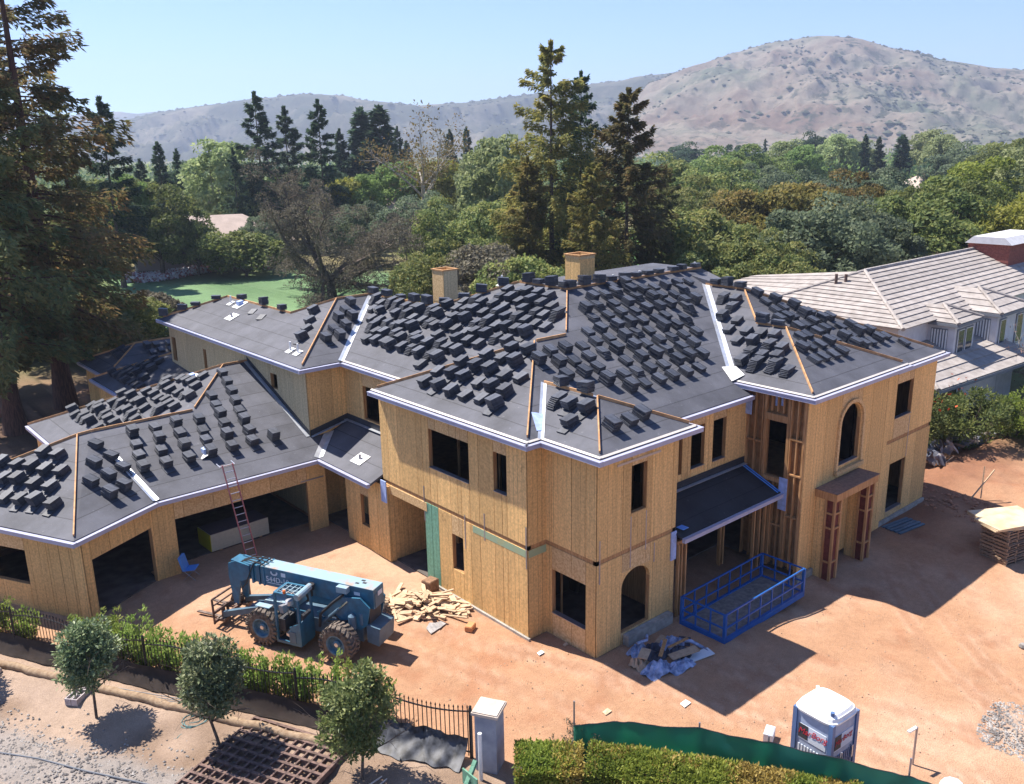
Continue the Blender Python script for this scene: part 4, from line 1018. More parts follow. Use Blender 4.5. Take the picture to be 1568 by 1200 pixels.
# ---- telescopic handler; its own frame: x forward, y to its left, z up
TH = empty("telehandler", (13.16, 23.38, 0.02), math.atan2(0.90125, -0.43329), "dusty blue telescopic handler with lowered boom parked in front of the garages", "telehandler")
def th(mb, name, m, parent=TH, **k): return mb.build(name, m if isinstance(m, (list, tuple)) else M[m], parent, world=False, **k)
def wheel(x, y, side):
    r, w = 0.63, 0.46
    w_ = empty("wheel", (x, y, r)); w_.parent = TH
    q = MB(); prof = [(-w / 2, r * 0.56), (-w / 2, r * 0.80), (-w * 0.42, r * 0.92), (-w * 0.25, r * 0.955), (w * 0.25, r * 0.955), (w * 0.42, r * 0.92), (w / 2, r * 0.80), (w / 2, r * 0.56)]
    q.lathe((0, 0, 0), (0, 1, 0), prof, 40, 0, False)
    n = 22
    for k in range(n):
        for sgn in (-1, 1):
            th_ = 2 * math.pi * (k + (0.25 if sgn > 0 else -0.25)) / n
            rad = V3((math.cos(th_), 0, math.sin(th_))); tan = V3((-math.sin(th_), 0, math.cos(th_)))
            c = rad * (r * 0.965) + V3((0, sgn * w * 0.26, 0))
            a = (V3((0, 1, 0)) * 0.93 + tan * 0.36 * sgn).normalized(); b = rad.cross(a).normalized()
            q.obox(c, a * (w * 0.27), b * 0.038, rad * 0.032)
            q.obox(rad * (r * 0.88) + V3((0, sgn * w * 0.47, 0)), tan * 0.034, V3((0, 0.03, 0)), rad * 0.075)
    q.build("tyre", M['rubber'], w_, world=False)
    q = MB(); s = side
    q.lathe((0, 0, 0), (0, s, 0), [(-w * 0.45, r * 0.3), (-w * 0.45, r * 0.56), (w * 0.49, r * 0.57), (w * 0.47, r * 0.49), (w * 0.20, r * 0.44), (w * 0.16, r * 0.22), (w * 0.30, r * 0.20), (w * 0.34, r * 0.13), (w * 0.34, 0.01)], 28)
    for k in range(8):
        t = 2 * math.pi * k / 8
        q.tube([(math.cos(t) * r * 0.31, s * w * 0.17, math.sin(t) * r * 0.31), (math.cos(t) * r * 0.31, s * w * 0.23, math.sin(t) * r * 0.31)], 0.022, 6)
    q.build("rim", M['rim'], w_, world=False)
    q = MB(); q.lathe((0, 0, 0), (0, s, 0), [(w * 0.33, 0.075), (w * 0.40, 0.07), (w * 0.41, 0.01)], 14); q.build("hub_cap", M['alu'], w_, world=False)
for (x, y, s) in ((0.0, 1.0, 1), (0.0, -1.0, -1), (2.95, 1.0, 1), (2.95, -1.0, -1)): wheel(x, y, s)
q = MB()
q.prism([(-0.55, 0.42, 0.45), (3.35, 0.42, 0.45), (3.55, 0.42, 0.62), (3.55, 0.42, 0.9), (0.9, 0.42, 0.95), (0.2, 0.42, 1.25), (-0.55, 0.42, 1.2)], (0, -0.84, 0))
q.obox((0.0, 0, 0.62), (0.14, 0, 0), (0, 0.8, 0), (0, 0, 0.13)); q.obox((2.95, 0, 0.62), (0.14, 0, 0), (0, 0.8, 0), (0, 0, 0.13))
th(q, "chassis", 'bluegrey', recalc=True)
q = MB()                                        # rear boom support plates and cross braces
for y in (0.42, -0.52):
    q.prism([(-0.75, y, 1.1), (-0.9, y, 1.75), (-0.55, y, 2.05), (0.15, y, 1.95), (1.2, y, 1.2), (1.0, y, 0.9), (-0.5, y, 0.9)], (0, 0.06, 0))
th(q, "boom_support", 'blue', recalc=True)
# the boom: an outer box section and two sections inside it, slightly proud of one another
tilt = 0.012
def bsec(x0, x1, zc, hw, hh): 
    q = MB(); a = V3((x0, 0, zc + (x0) * tilt)); b = V3((x1, 0, zc + x1 * tilt)); d = (b - a).normalized(); u = V3((-d.z, 0, d.x))
    q.obox((a + b) / 2 + V3((0, -0.02, 0)), d * ((b - a).length / 2), (0, hw, 0), u * hh); return q
q = bsec(-0.95, 3.55, 1.98, 0.30, 0.33)
boom = th(q, "boom", 'blue')
q = MB()
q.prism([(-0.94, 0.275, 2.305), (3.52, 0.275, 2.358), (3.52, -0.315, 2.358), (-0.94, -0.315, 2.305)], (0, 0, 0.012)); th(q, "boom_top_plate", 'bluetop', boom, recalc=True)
q = bsec(3.55, 3.85, 1.98, 0.27, 0.30); th(q, "inner_section", 'blue', boom)
q = bsec(3.85, 4.12, 1.98, 0.235, 0.265); th(q, "inner_section", 'bluegrey', boom)
q = MB()
for x in (3.42, 3.62, 3.90): q.obox((x, -0.02, 1.98 + x * tilt), (0.035, 0, 0), (0, 0.325, 0), (0, 0, 0.355))
th(q, "boom_collar", 'blue', boom)
q = MB()                                        # goose neck reaching down to the forks
for y in (0.20, -0.28):
    q.prism([(4.05, y, 2.28), (4.62, y, 2.36), (4.95, y, 2.22), (4.98, y, 1.75), (4.86, y, 0.72), (4.66, y, 0.70), (4.50, y, 1.60), (4.05, y, 1.78)], (0, 0.07, 0))
q.obox((4.45, -0.04, 2.28), (0.42, 0, 0.03), (0, 0.24, 0), (0, 0, 0.03)); q.obox((4.85, -0.04, 1.8), (0.03, 0, 0.0), (0, 0.2, 0), (0, 0, 0.4))
th(q, "boom_nose", 'blue', boom, recalc=True)
q = MB()
for k, y in enumerate((0.31, -0.1, 0.1)):
    q.tube([(3.3, y, 2.42), (3.6, y, 2.5), (4.1, y * 0.6, 2.46), (4.5, y * 0.5, 2.3), (4.62, y * 0.5, 1.9)], 0.022, 6)
q.tube([(3.55, 0.2, 2.46), (3.75, 0.32, 2.48), (3.95, 0.34, 2.1), (4.2, 0.3, 1.6), (4.5, 0.2, 1.3)], 0.02, 6)
th(q, "hydraulic_hose", 'hose', boom)
q = MB()
for (x0, y0) in ((-0.2, 0.05), (-0.42, -0.05), (-0.3, -0.18)): q.obox((x0, y0, 2.322), (0.07, 0, 0), (0, 0.045, 0), (0, 0, 0.006))
th(q, "boom_slot", 'hose', boom)
q = MB(); q.obox((-0.955, -0.02, 1.9), (0.012, 0, 0), (0, 0.24, 0), (0, 0, 0.25)); th(q, "boom_end_plate", 'bluegrey', boom)
q = MB(); q.obox((-0.97, -0.08, 2.1), (0.006, 0, 0), (0, 0.13, 0), (0, 0, 0.08)); q.obox((-0.32, 0.286, 2.08), (0.11, 0, 0), (0, 0.004, 0), (0, 0, 0.055)); th(q, "decal", 'decal', boom)
# lettering on the boom side
def text(body, size, loc, rot, m, parent, name="lettering", ext=0.004, shear=0.0, align='LEFT'):
    cu = bpy.data.curves.new(name, 'FONT'); cu.body = body; cu.size = size; cu.extrude = ext; cu.shear = shear; cu.align_x = align
    cu.materials.append(m)
    o = bpy.data.objects.new(name, cu); COL.objects.link(o); o.location = loc; o.rotation_euler = rot
    dg = bpy.context.evaluated_depsgraph_get(); me = bpy.data.meshes.new_from_object(o.evaluated_get(dg))
    bpy.data.objects.remove(o)
    o2 = bpy.data.objects.new(name, me); COL.objects.link(o2); o2.location = loc; o2.rotation_euler = rot; o2.parent = parent
    return o2
text("544D-10", 0.27, (3.34, 0.287, 1.86), (R(90), 0, R(180)), M['decal'], boom)
q = MB(); q.obox((2.78, 0.285, 1.81), (0.50, 0, 0), (0, 0.003, 0), (0, 0, 0.012)); th(q, "decal", 'decal', boom)
q = MB()
for k in range(9):
    t = math.pi * (1.0 + k / 8); q.obox((2.98 + 0.12 * math.cos(t), 0.285, 2.22 + 0.09 * math.sin(t)), (0.03, 0, 0), (0, 0.003, 0), (0, 0, 0.025))
q.obox((2.6, 0.285, 2.19), (0.09, 0, 0), (0, 0.003, 0), (0, 0, 0.07)); th(q, "emblem", 'decal', boom)
# lift cylinders
q = MB(); q.tube([(0.9, 0.52, 0.95), (0.25, 0.52, 1.55)], 0.055, 10); th(q, "lift_cylinder", 'bluegrey')
q = MB(); q.tube([(0.6, 0.36, 1.0), (-0.35, 0.36, 1.6)], 0.06, 10); th(q, "lift_cylinder", 'blue')
q = MB(); q.tube([(0.25, 0.52, 1.55), (-0.1, 0.52, 1.88)], 0.03, 8); q.tube([(1.0, 0.46, 1.1), (0.3, 0.46, 1.15)], 0.035, 8); th(q, "piston_rod", 'chrome')
q = MB(); q.tube([(1.0, 0.62, 0.8), (0.9, 0.66, 1.3), (0.45, 0.6, 1.75), (0.1, 0.45, 2.05)], 0.05, 8); q.tube([(0.7, 0.55, 1.0), (0.2, 0.6, 1.15), (-0.3, 0.5, 1.2)], 0.03, 6); q.tube([(0.5, 0.5, 1.3), (0.1, 0.58, 1.0), (-0.2, 0.5, 0.9)], 0.025, 6); th(q, "hydraulic_hose", 'hose')
q = MB(); q.obox((0.15, 0.38, 2.2), (0.2, 0, 0), (0, 0.1, 0), (0, 0, 0.1)); th(q, "hydraulic_tank", 'bluetop')
q = MB(); q.lathe((-0.25, 0.55, 1.2), (0, 0, 1), [(-0.25, 0.13), (0.2, 0.13), (0.26, 0.06), (0.3, 0.02)], 14); q.lathe((-0.55, 0.42, 1.3), (0, 0, 1), [(-0.2, 0.09), (0.2, 0.09), (0.22, 0.02)], 12); th(q, "air_filter", 'bluegrey')
# open cab on its left side: posts, roof bars, dash, seat, door panel
cab = empty("cab", (1.80, 0.80, -0.20)); cab.parent = TH
def cb(mb, name, m, **k): return mb.build(name, M[m], cab, world=False, **k)
q = MB()
for (x, y) in ((0.52, 0.36), (-0.42, 0.36), (0.52, -0.32), (-0.42, -0.32)):
    q.bar((x, y, 0.5), (x * 0.96, y, 2.25), 0.075, 0.075, (1, 0, 0))
q.bar((0.5, 0.36, 2.25), (-0.42, 0.36, 2.27), 0.08, 0.07); q.bar((0.5, -0.32, 2.25), (-0.42, -0.32, 2.27), 0.08, 0.07); q.bar((0.5, 0.36, 2.25), (0.5, -0.32, 2.25), 0.08, 0.07)
q.bar((0.54, 0.36, 0.5), (-0.44, 0.36, 0.5), 0.07, 0.09)
cb(q, "cab_frame", 'blue')
q = MB()
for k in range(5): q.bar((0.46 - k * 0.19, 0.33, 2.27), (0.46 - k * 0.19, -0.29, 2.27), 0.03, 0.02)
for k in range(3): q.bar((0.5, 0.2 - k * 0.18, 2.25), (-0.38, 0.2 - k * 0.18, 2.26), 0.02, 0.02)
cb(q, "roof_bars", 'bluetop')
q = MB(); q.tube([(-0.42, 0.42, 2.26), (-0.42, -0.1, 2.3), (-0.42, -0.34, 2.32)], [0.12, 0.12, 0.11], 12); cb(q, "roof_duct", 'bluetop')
q = MB(); q.lathe((-0.42, -0.36, 2.30), (0, 0, 1), [(-0.35, 0.06), (-0.1, 0.06), (-0.1, 0.12), (0.08, 0.13), (0.1, 0.03)], 12); cb(q, "air_intake", 'hose')
q = MB(); q.lathe((0.1, 0.36, 2.30), (0, 0, 1), [(0, 0.05), (0.1, 0.05), (0.12, 0.02)], 12); cb(q, "beacon", 'orange')
q = MB(); q.prism([(-0.42, 0.36, 0.45), (-0.05, 0.36, 0.45), (-0.02, 0.36, 1.1), (-0.42, 0.36, 1.3)], (0, 0.04, 0)); q.prism([(-0.42, 0.38, 0.45), (-0.42, -0.32, 0.45), (-0.42, -0.32, 1.45), (-0.42, 0.38, 1.3)], (-0.03, 0, 0)); q.box(-0.42, 0.5, -0.34, -0.30, 0.5, 1.35); cb(q, "cab_panel", 'blue', recalc=True)
q = MB(); q.obox((-0.22, 0.0, 1.0), (0.2, 0, 0), (0, 0.22, 0), (0, 0, 0.06)); q.obox((-0.38, 0.0, 1.28), (0.04, 0, 0.02), (0, 0.21, 0), (-0.05, 0, 0.25)); cb(q, "seat", 'seat')
q = MB(); q.obox((0.36, 0.0, 1.05), (0.12, 0, 0), (0, 0.28, 0), (0, 0, 0.22)); q.box(-0.4, 0.5, -0.3, 0.33, 0.5, 0.55); cb(q, "dashboard", 'seat')
q = MB(); pts = [(0.16 + 0.06 * math.sin(2 * math.pi * k / 16), 0.0 + 0.17 * math.cos(2 * math.pi * k / 16), 1.42 + 0.13 * math.sin(2 * math.pi * k / 16)) for k in range(17)]; q.tube(pts, 0.016, 6); q.tube([(0.33, 0, 1.25), (0.16, 0, 1.42)], 0.02, 6); cb(q, "steering_wheel", 'hose')
q = MB(); q.obox((0.40, 0.1, 1.55), (0.07, 0, 0), (0, 0.13, 0.03), (0.02, 0, 0.13)); q.lathe((0.3, -0.1, 1.62), (0, 0, 1), [(0, 0.13), (0.16, 0.13), (0.17, 0.03)], 14); q.obox((0.12, 0.2, 0.72), (0.09, 0, 0.03), (0, 0.1, 0), (0, 0, 0.05)); cb(q, "grey_canister", 'alu')
q = MB(); q.obox((-0.12, 0.385, 0.75), (0.13, 0, 0), (0, 0.03, 0), (0, 0, 0.2)); cb(q, "step_box", 'bluegrey')
# fenders, counterweight, tank
q = MB()
for y in (0.77, -1.0): q.box(2.72, 3.3, y, y + 0.24, 1.28, 1.31)
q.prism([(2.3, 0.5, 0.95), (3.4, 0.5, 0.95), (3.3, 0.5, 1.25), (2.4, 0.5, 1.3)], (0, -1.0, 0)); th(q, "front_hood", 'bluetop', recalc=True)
q = MB(); q.prism([(-0.72, 0.45, 0.5), (-1.15, 0.45, 0.42), (-1.22, 0.45, 1.05), (-0.72, 0.45, 1.12)], (0, -0.92, 0)); th(q, "counterweight", 'bluegrey', recalc=True)
q = MB(); q.box(-0.8, -0.5, -0.35, 0.35, 1.1, 1.6); th(q, "engine_cover", 'seat')
q = MB(); q.box(0.75, 2.1, -0.95, -0.45, 0.5, 1.2); th(q, "engine_box", 'blue')
# outriggers and fork carriage
q = MB(); q.bar((3.4, 0.35, 0.85), (5.1, 0.55, 0.38), 0.16, 0.2); q.bar((3.4, -0.45, 0.85), (5.1, -0.65, 0.38), 0.16, 0.2); q.bar((3.3, 0.0, 0.8), (4.2, 0.0, 0.62), 0.5, 0.12); th(q, "outrigger", 'bluegrey')
q = MB()
for y in (0.55, -0.65): q.obox((5.15, y, 0.2), (0.18, 0, 0), (0, 0.16, 0), (0, 0, 0.05)); q.bar((5.1, y, 0.42), (5.15, y, 0.2), 0.1, 0.1)
th(q, "outrigger_foot", 'steel')
carr = empty("fork_carriage", (5.25, -0.05, 0.0)); carr.parent = TH
def cf(mb, name, m, **k): return mb.build(name, M[m], carr, world=False, **k)
q = MB()
q.bar((0, -0.95, 0.55), (0, 0.95, 0.55), 0.07, 0.1); q.bar((0, -0.95, 0.2), (0, 0.95, 0.2), 0.07, 0.1)
q.bar((0.03, -0.95, 1.05), (0.03, 0.95, 1.05), 0.05, 0.06); q.bar((0.03, -0.9, 0.8), (0.03, 0.9, 0.8), 0.04, 0.05)
for y in (-0.95, 0.95): q.bar((0, y, 0.12), (0.02, y, 1.07), 0.06, 0.05, (1, 0, 0))
for y in (-0.55, -0.3, 0.25, 0.5): q.bar((0, y, 0.18), (0, y, 0.6), 0.1, 0.05, (1, 0, 0))
cf(q, "carriage_frame", 'rust')
q = MB()
for y in (-0.15, 0.15): q.bar((-0.45, y, 0.75), (0.0, y, 0.45), 0.09, 0.12)
q.bar((-0.3, 0, 1.2), (-0.02, 0, 0.6), 0.1, 0.1); cf(q, "tilt_link", 'steel')
for y in (-0.45, 0.4):
    q = MB(); q.bar((0.06, y, 0.1), (0.06, y, 0.62), 0.12, 0.05, (1, 0, 0)); q.obox((0.66, y, 0.09), (0.6, 0, 0), (0, 0.055, 0), (0, 0, 0.022)); cf(q, "fork", 'steel')

# ---- ladder against the double garage
lad = empty("ladder", (13.3, 31.55, 0.0), 0, "reddish extension ladder leaning on the eave of the double garage", "ladder")
la = V3((-0.0, 0.0, 0.02)); top = V3((-0.38, 0.62, 4.15)); ld = (top - la); 
for s in (-1, 1):
    q = MB(); o = V3((0.21 * s, 0, 0)); q.bar(la + o, top + o, 0.035, 0.08, (0, 1, 0)); q.build("rail", M['ladder'], lad, world=False)
for k in range(1, 14):
    p = la + ld * (k / 14); q = MB(); q.tube([p + V3((-0.2, 0, 0)), p + V3((0.2, 0, 0))], 0.018, 6); q.build("rung", M['alu'], lad, world=False)
q = MB(); q.bar(top + V3((-.3, 0.05, -.05)), top + V3((.3, 0.05, -.05)), 0.04, 0.04); q.bar(top + V3((-.3, 0, -.05)), top + V3((-.3, .35, 0)), 0.03, 0.03); q.bar(top + V3((.3, 0, -.05)), top + V3((.3, .35, 0)), 0.03, 0.03); q.build("stand_off", M['alu'], lad, world=False)
# ---- drywall bundle and folding chair in the garage
bd = empty("drywall_stack", (13.7, 33.85, 0.03), R(2), "yellow-ended stack of drywall sheets on the floor of the double garage", "drywall stack")
bd.location.y = 34.15
for k in range(7):
    q = MB(); q.box(-1.3, 1.3, -0.6, 0.6, 0.05 + k * 0.105, 0.05 + k * 0.105 + 0.1); q.build("drywall_bundle", mat("drywall_cream", (0.50, 0.47, 0.36), 0.85, var=0.05) if k == 0 else bpy.data.materials["drywall_cream"], bd, world=False)
q = MB(); q.box(-1.33, -1.305, -0.6, 0.6, 0.05, 0.78); q.build("yellow_end_wrap", mat("yellow_wrap", (0.42, 0.38, 0.02), 0.6), bd, world=False)
q = MB(); q.box(-1.28, 1.28, -0.58, 0.58, 0.785, 0.80); q.build("top_sheet", mat("grey_sheet", (0.12, 0.10, 0.12), 0.8), bd, world=False)
for x in (-0.9, 0.9):
    q = MB(); q.box(x - .05, x + .05, -0.6, 0.6, 0.0, 0.05); q.build("bearer", M['stud'], bd, world=False)
ch = empty("folding_chair", (10.95, 32.0, 0.0), R(-40), "bright blue fabric folding chair beside the garage post", "chair")
q = MB(); q.obox((0, 0, 0.42), (0.24, 0, 0.03), (0, 0.25, 0), (-.01, 0, 0.012)); q.build("seat", M['bluetape'], ch, world=False)
q = MB(); q.obox((-0.26, 0, 0.68), (0.05, 0, 0), (0, 0.25, 0), (-0.06, 0, 0.26)); q.build("backrest", M['bluetape'], ch, world=False)
for a, b in (((.22, .24, 0), (-.24, .24, .45)), ((.22, -.24, 0), (-.24, -.24, .45)), ((-.24, .24, 0), (.24, .24, .45)), ((-.24, -.24, 0), (.24, -.24, .45))):
    q = MB(); q.tube([a, b], 0.012, 6); q.build("leg", M['strap'], ch, world=False)

# ---- blue suspended-work platform by the loggia
lf = empty("work_platform", (24.6, 16.02, -0.05), R(0.5), "bright blue railed work platform standing on the dirt below the awning roof", "work platform")
lf.location.z = -0.08
q = MB()
hx, hy = 2.42, 0.88
for y in (-hy, hy): q.box(-hx, hx, y - .05, y + .05, 0.02, 0.24)
for x in (-hx, hx): q.box(x - .05, x + .05, -hy + .05, hy - .05, 0.02, 0.24)
q.build("base_frame", M['liftblue'], lf, world=False)
q = MB(); q.box(-hx + .05, hx - .05, -hy + .05, hy - .05, 0.16, 0.2); q.build("deck", M['grating'], lf, world=False)
for y in (-hy, hy):
    q = MB()
    for z in (0.62, 1.12): q.bar((-hx, y, z), (hx, y, z), 0.05, 0.05)
    q.build("rail", M['liftblue'], lf, world=False)
    for k in range(8):
        x = -hx + 2 * hx * k / 7; q = MB(); wd = 0.1 if k in (0, 7) else 0.045
        q.bar((x, y, 0.02), (x, y, 1.12), wd, wd, (1, 0, 0)); q.build("post", M['liftblue'], lf, world=False)
for x in (-hx, hx):
    q = MB()
    for z in (0.62, 1.12): q.bar((x, -hy, z), (x, hy, z), 0.05, 0.05)
    q.build("rail", M['liftblue'], lf, world=False)
    for y in (-0.3, 0.3): q = MB(); q.bar((x, y, 0.2), (x, y, 1.12), 0.045, 0.045, (1, 0, 0)); q.build("post", M['liftblue'], lf, world=False)
for (x, y) in ((-hx, -hy), (hx, -hy), (-hx, hy), (hx, hy)):
    q = MB(); q.lathe((x * .96, y * .93, 0), (0, 0, 1), [(-0.04, .06), (0.05, .06), (0.06, .03)], 10); q.build("foot", M['steel'], lf, world=False)

# ---- heap of lumber offcuts beside the telehandler
M['cut'] = mat("fresh_offcut", (0.60, 0.45, 0.30), 0.8, col2=(0.42, 0.28, 0.17), scale=5, stretch=(1, 6, 6), rnd=0.2)
heap = empty("offcut_heap", (16.3, 24.0, 0.0), 0, "heap of pale lumber offcuts lying between the telehandler and the green stained panel", "lumber heap")
rr = random.Random(3)
SHAPES = []
for (lx, ly, lz) in ((1.2, 0.14, 0.04), (0.8, 0.09, 0.04), (0.5, 0.19, 0.04), (0.35, 0.24, 0.04), (0.55, 0.4, 0.012), (1.6, 0.09, 0.04), (0.3, 0.3, 0.012), (0.25, 0.14, 0.09)):
    q = MB(); q.box(-lx / 2, lx / 2, -ly / 2, ly / 2, 0, lz); SHAPES.append(q.mesh("plank", M['cut']))
for k in range(135):
    a = rr.uniform(0, 2 * math.pi); d = rr.random() ** 0.7
    x = math.cos(a) * d * 1.75; y = math.sin(a) * d * 1.15
    X = x * 0.80 + y * 0.5; Y = -x * 0.72 + y * 0.75
    z = 0.42 * (1 - d) * rr.random() + 0.02
    if heap.location.x + X > 17.35: X = 17.3 - heap.location.x - rr.random() * .3
    s = rr.choice((0, 1, 1, 2, 2, 3, 3, 4, 5, 6, 7))
    inst("plank", SHAPES[s], (X, Y, z), (rr.uniform(-.35, .35) * (1 - d * .5), rr.uniform(-.25, .25), rr.uniform(0, 6.28)), (1, 1, 1), heap)
def blocky(name, loc, dims, m, label, cat, rz=0.0, bev=0.02):
    q = MB(); a, b, c = dims
    q.box(-a / 2 + bev, a / 2 - bev, -b / 2 + bev, b / 2 - bev, 0, c); q.box(-a / 2, a / 2, -b / 2, b / 2, bev, c - bev)
    me = q.mesh(name, m); o = inst(name, me, loc, (0, 0, rz)); tag(o, label, cat); return o
blocky("stump_block", (17.15, 24.7, 0.0), (0.5, 0.42, 0.5), mat("brown_block", (0.24, 0.14, 0.085), 0.9, var=0.25), "brown square block against the green stained panel", "block", 0.2)
blocky("brick_block", (16.55, 21.55, 0.0), (0.4, 0.26, 0.2), mat("orange_block", (0.55, 0.25, 0.11), 0.85, var=0.1), "orange block lying alone right of the offcut heap", "block", 0.5)
q = MB(); q.prism([(0, 0, 0.02), (0.45, 0.1, 0.03), (0.55, 0.4, 0.05), (0.3, 0.5, 0.12), (0.05, 0.35, 0.06)], (0, 0, 0.02)); q.prism([(0.4, 0.05, 0.05), (0.8, 0.2, 0.02), (0.75, 0.45, 0.03), (0.5, 0.4, 0.08)], (0, 0, 0.02))
o = q.build("crumpled_paper", mat("grey_paper", (0.33, 0.31, 0.30), 0.9, var=0.2), None, recalc=True); o.location = (15.35, 22.2, 0); tag(o, "grey crumpled paper at the near edge of the offcut heap", "paper")
# ---- rubbish at the foot of the corner with the arched opening: crumpled wrap, card and strips
rub = empty("rubbish_heap", (19.9, 16.1, -0.02), 0, "heap of crumpled blue white wrap and cardboard below the arched ground floor opening", "rubbish heap")
def crumple(cx, cy, sx, sy, h, seed, m, n=9, name="crumpled_wrap"):
    r_ = random.Random(seed); vs = []; fs = []
    for j in range(n):
        for i in range(n):
            u = i / (n - 1) * 2 - 1; v = j / (n - 1) * 2 - 1
            rr_ = max(0, 1 - (u * u + v * v) * .7)
            vs.append((cx + u * sx + r_.uniform(-.09, .09) * sx, cy + v * sy + r_.uniform(-.09, .09) * sy, 0.015 + h * rr_ * r_.uniform(.3, 1.2)))
    for j in range(n - 1):
        for i in range(n - 1):
            a = j * n + i; fs += [(a, a + 1, a + n + 1), (a, a + n + 1, a + n)]
    q = MB(); q.add(vs, fs); q.add([(x, y, z - 0.012) for x, y, z in vs], [tuple(reversed(f)) for f in fs]); q.build(name, m, rub, world=False)
wrapA = mat("housewrap_blue", (0.40, 0.47, 0.68), 0.5, col2=(0.12, 0.16, 0.26), scale=5); wrapB = mat("housewrap_dark", (0.05, 0.055, 0.08), 0.5, var=0.3)
card = mat("cardboard", (0.42, 0.30, 0.20), 0.9, var=0.15)
for (cx, cy, sx, sy, h, sd, m) in ((-0.55, -0.5, 0.55, 0.35, 0.35, 1, wrapA), (0.15, -0.85, 0.5, 0.28, 0.25, 2, wrapA), (0.9, 0.15, 0.5, 0.35, 0.3, 3, wrapA), (0.15, 0.2, 0.55, 0.45, 0.3, 4, wrapB), (0.75, -0.35, 0.4, 0.4, 0.2, 5, wrapB), (-0.75, 0.05, 0.3, 0.3, 0.4, 6, card), (-0.2, 0.6, 0.4, 0.25, 0.3, 8, wrapA)): crumple(cx, cy, sx, sy, h, sd, m)
for (x, y, z, a, b, rz, m) in ((0.62, -0.62, 0.22, 0.5, 0.17, -0.35, card), (0.95, -0.85, 0.05, 0.6, 0.2, -0.3, M['decal']), (0.2, -0.1, 0.35, 0.45, 0.06, 0.5, M['stud']), (0.85, -0.2, 0.3, 0.4, 0.05, -0.2, M['stud']), (-0.6, 0.0, 0.42, 0.22, 0.16, 0.4, card), (1.3, -0.1, 0.03, 0.35, 0.2, 0.6, wrapB), (0.75, 0.42, 0.1, 0.3, 0.18, 0.2, card)):
    q = MB(); q.obox((x, y, z), (a * math.cos(rz), a * math.sin(rz), 0.05), (-b * math.sin(rz), b * math.cos(rz), 0), (0, 0, 0.015)); q.build("card_piece", m, rub, world=False)
q = MB(); q.tube([(1.0, -0.1, 0.3), (1.35, -0.35, 0.22), (1.5, -0.7, 0.08), (1.45, -1.0, 0.05)], 0.06, 6); q.build("wrap_strip", wrapA, rub, world=False)
q = MB(); q.tube([(-0.3, 0.55, 0.42), (0.1, 0.5, 0.4), (0.4, 0.75, 0.35)], 0.05, 6); q.build("wrap_strip", wrapA, rub, world=False)
# ---- boards on the ground at the right wall
bp = empty("board_pile", (36.4, 15.9, -0.38), R(-8), "dark boards lying on the dirt below the ground floor window at the far corner", "boards")
for k in range(5):
    q = MB(); q.box(-0.9, 0.9, -0.5 + k * .2, -0.5 + k * .2 + 0.14, 0, 0.04 + 0.02 * (k % 2)); q.build("board", M['bluegrey'], bp, world=False)
# ---- stack of pallets with sheathing sheets on top
pl = empty("pallet_stack", (36.25, 11.75, -0.38), R(-14), "tall stack of weathered wooden pallets standing on the dirt in the house's shadow", "pallet stack")
M['pallet'] = mat("weathered_pallet", (0.36, 0.25, 0.17), 0.9, col2=(0.22, 0.15, 0.10), scale=4, stretch=(1, 6, 6), rnd=0.15)
for k in range(10):
    P_ = empty("pallet", (rr.uniform(-.04, .04), rr.uniform(-.04, .04), k * 0.148), rr.uniform(-.03, .03)); P_.parent = pl
    for x in (-0.55, 0, 0.55):
        q = MB(); q.box(x - .02, x + .02, -0.6, 0.6, 0.018, 0.108); q.build("stringer", M['pallet'], P_, world=False)
    q = MB()
    for j in range(6): y = -0.6 + j * 0.218; q.box(-0.6, 0.6, y, y + 0.1, 0.109, 0.126)
    for j in range(3): y = -0.6 + j * 0.54; q.box(-0.6, 0.6, y, y + 0.1, 0.0, 0.017)
    q.build("deck_board", M['pallet'], P_, world=False)
M['sheetply'] = mat('sheet_plywood', (0.60, 0.48, 0.33), 0.8, col2=(0.48, 0.36, 0.22), scale=2)
sh = empty("sheet_stack", (36.2, 11.75, 1.12), R(-30), "loose bright plywood sheets lying askew on top of the pallet stack", "plywood sheets")
for k in range(3):
    q = MB(); q.box(-0.95, 0.95, -0.62, 0.62, k * 0.05, k * 0.05 + 0.04); o = q.build("sheet", M['sheetply'], sh, world=False); o.rotation_euler.z = 0.06 * k
sh2 = empty("sheet_stack", (37.6, 12.35, 1.2), R(-30), "plywood sheets on the second pallet pile behind the tall pallet stack", "plywood sheets")
for k in range(3):
    q = MB(); q.box(-1.2, 1.2, -0.62, 0.62, k * 0.05, k * 0.05 + 0.04); q.build("sheet", M['sheetply'], sh2, world=False)
p2 = copy_tree(pl); p2.location = (38.0, 12.25, -0.38); p2.rotation_euler.z = R(-20); tag(p2, "second pallet pile half hidden behind the tall pallet stack", "pallet stack")
for ch_ in list(p2.children):
    if ch_.location.z > 1.18: 
        for g in list(ch_.children): bpy.data.objects.remove(g)
        bpy.data.objects.remove(ch_)
sh2.location.z = -0.38 + 9 * 0.148 + 0.0
sh.location.z = -0.38 + 10 * 0.148 + 0.0
sh2.location.z = -0.38 + 0.148 * 8 + 0.0
# leaning stakes at the right edge
stk = empty("wooden_stake", (41.5, 14.6, 0.3), 0, "two crossed wooden stakes stuck in the disturbed soil at the right edge", "stakes")
for a, b in (((-.5, .3, -.4), (.5, -.2, .9)), ((.1, .1, -.5), (.35, .2, 1.0))):
    q = MB(); q.bar(a, b, 0.05, 0.05); q.build("stake", M['cut'], stk, world=False)
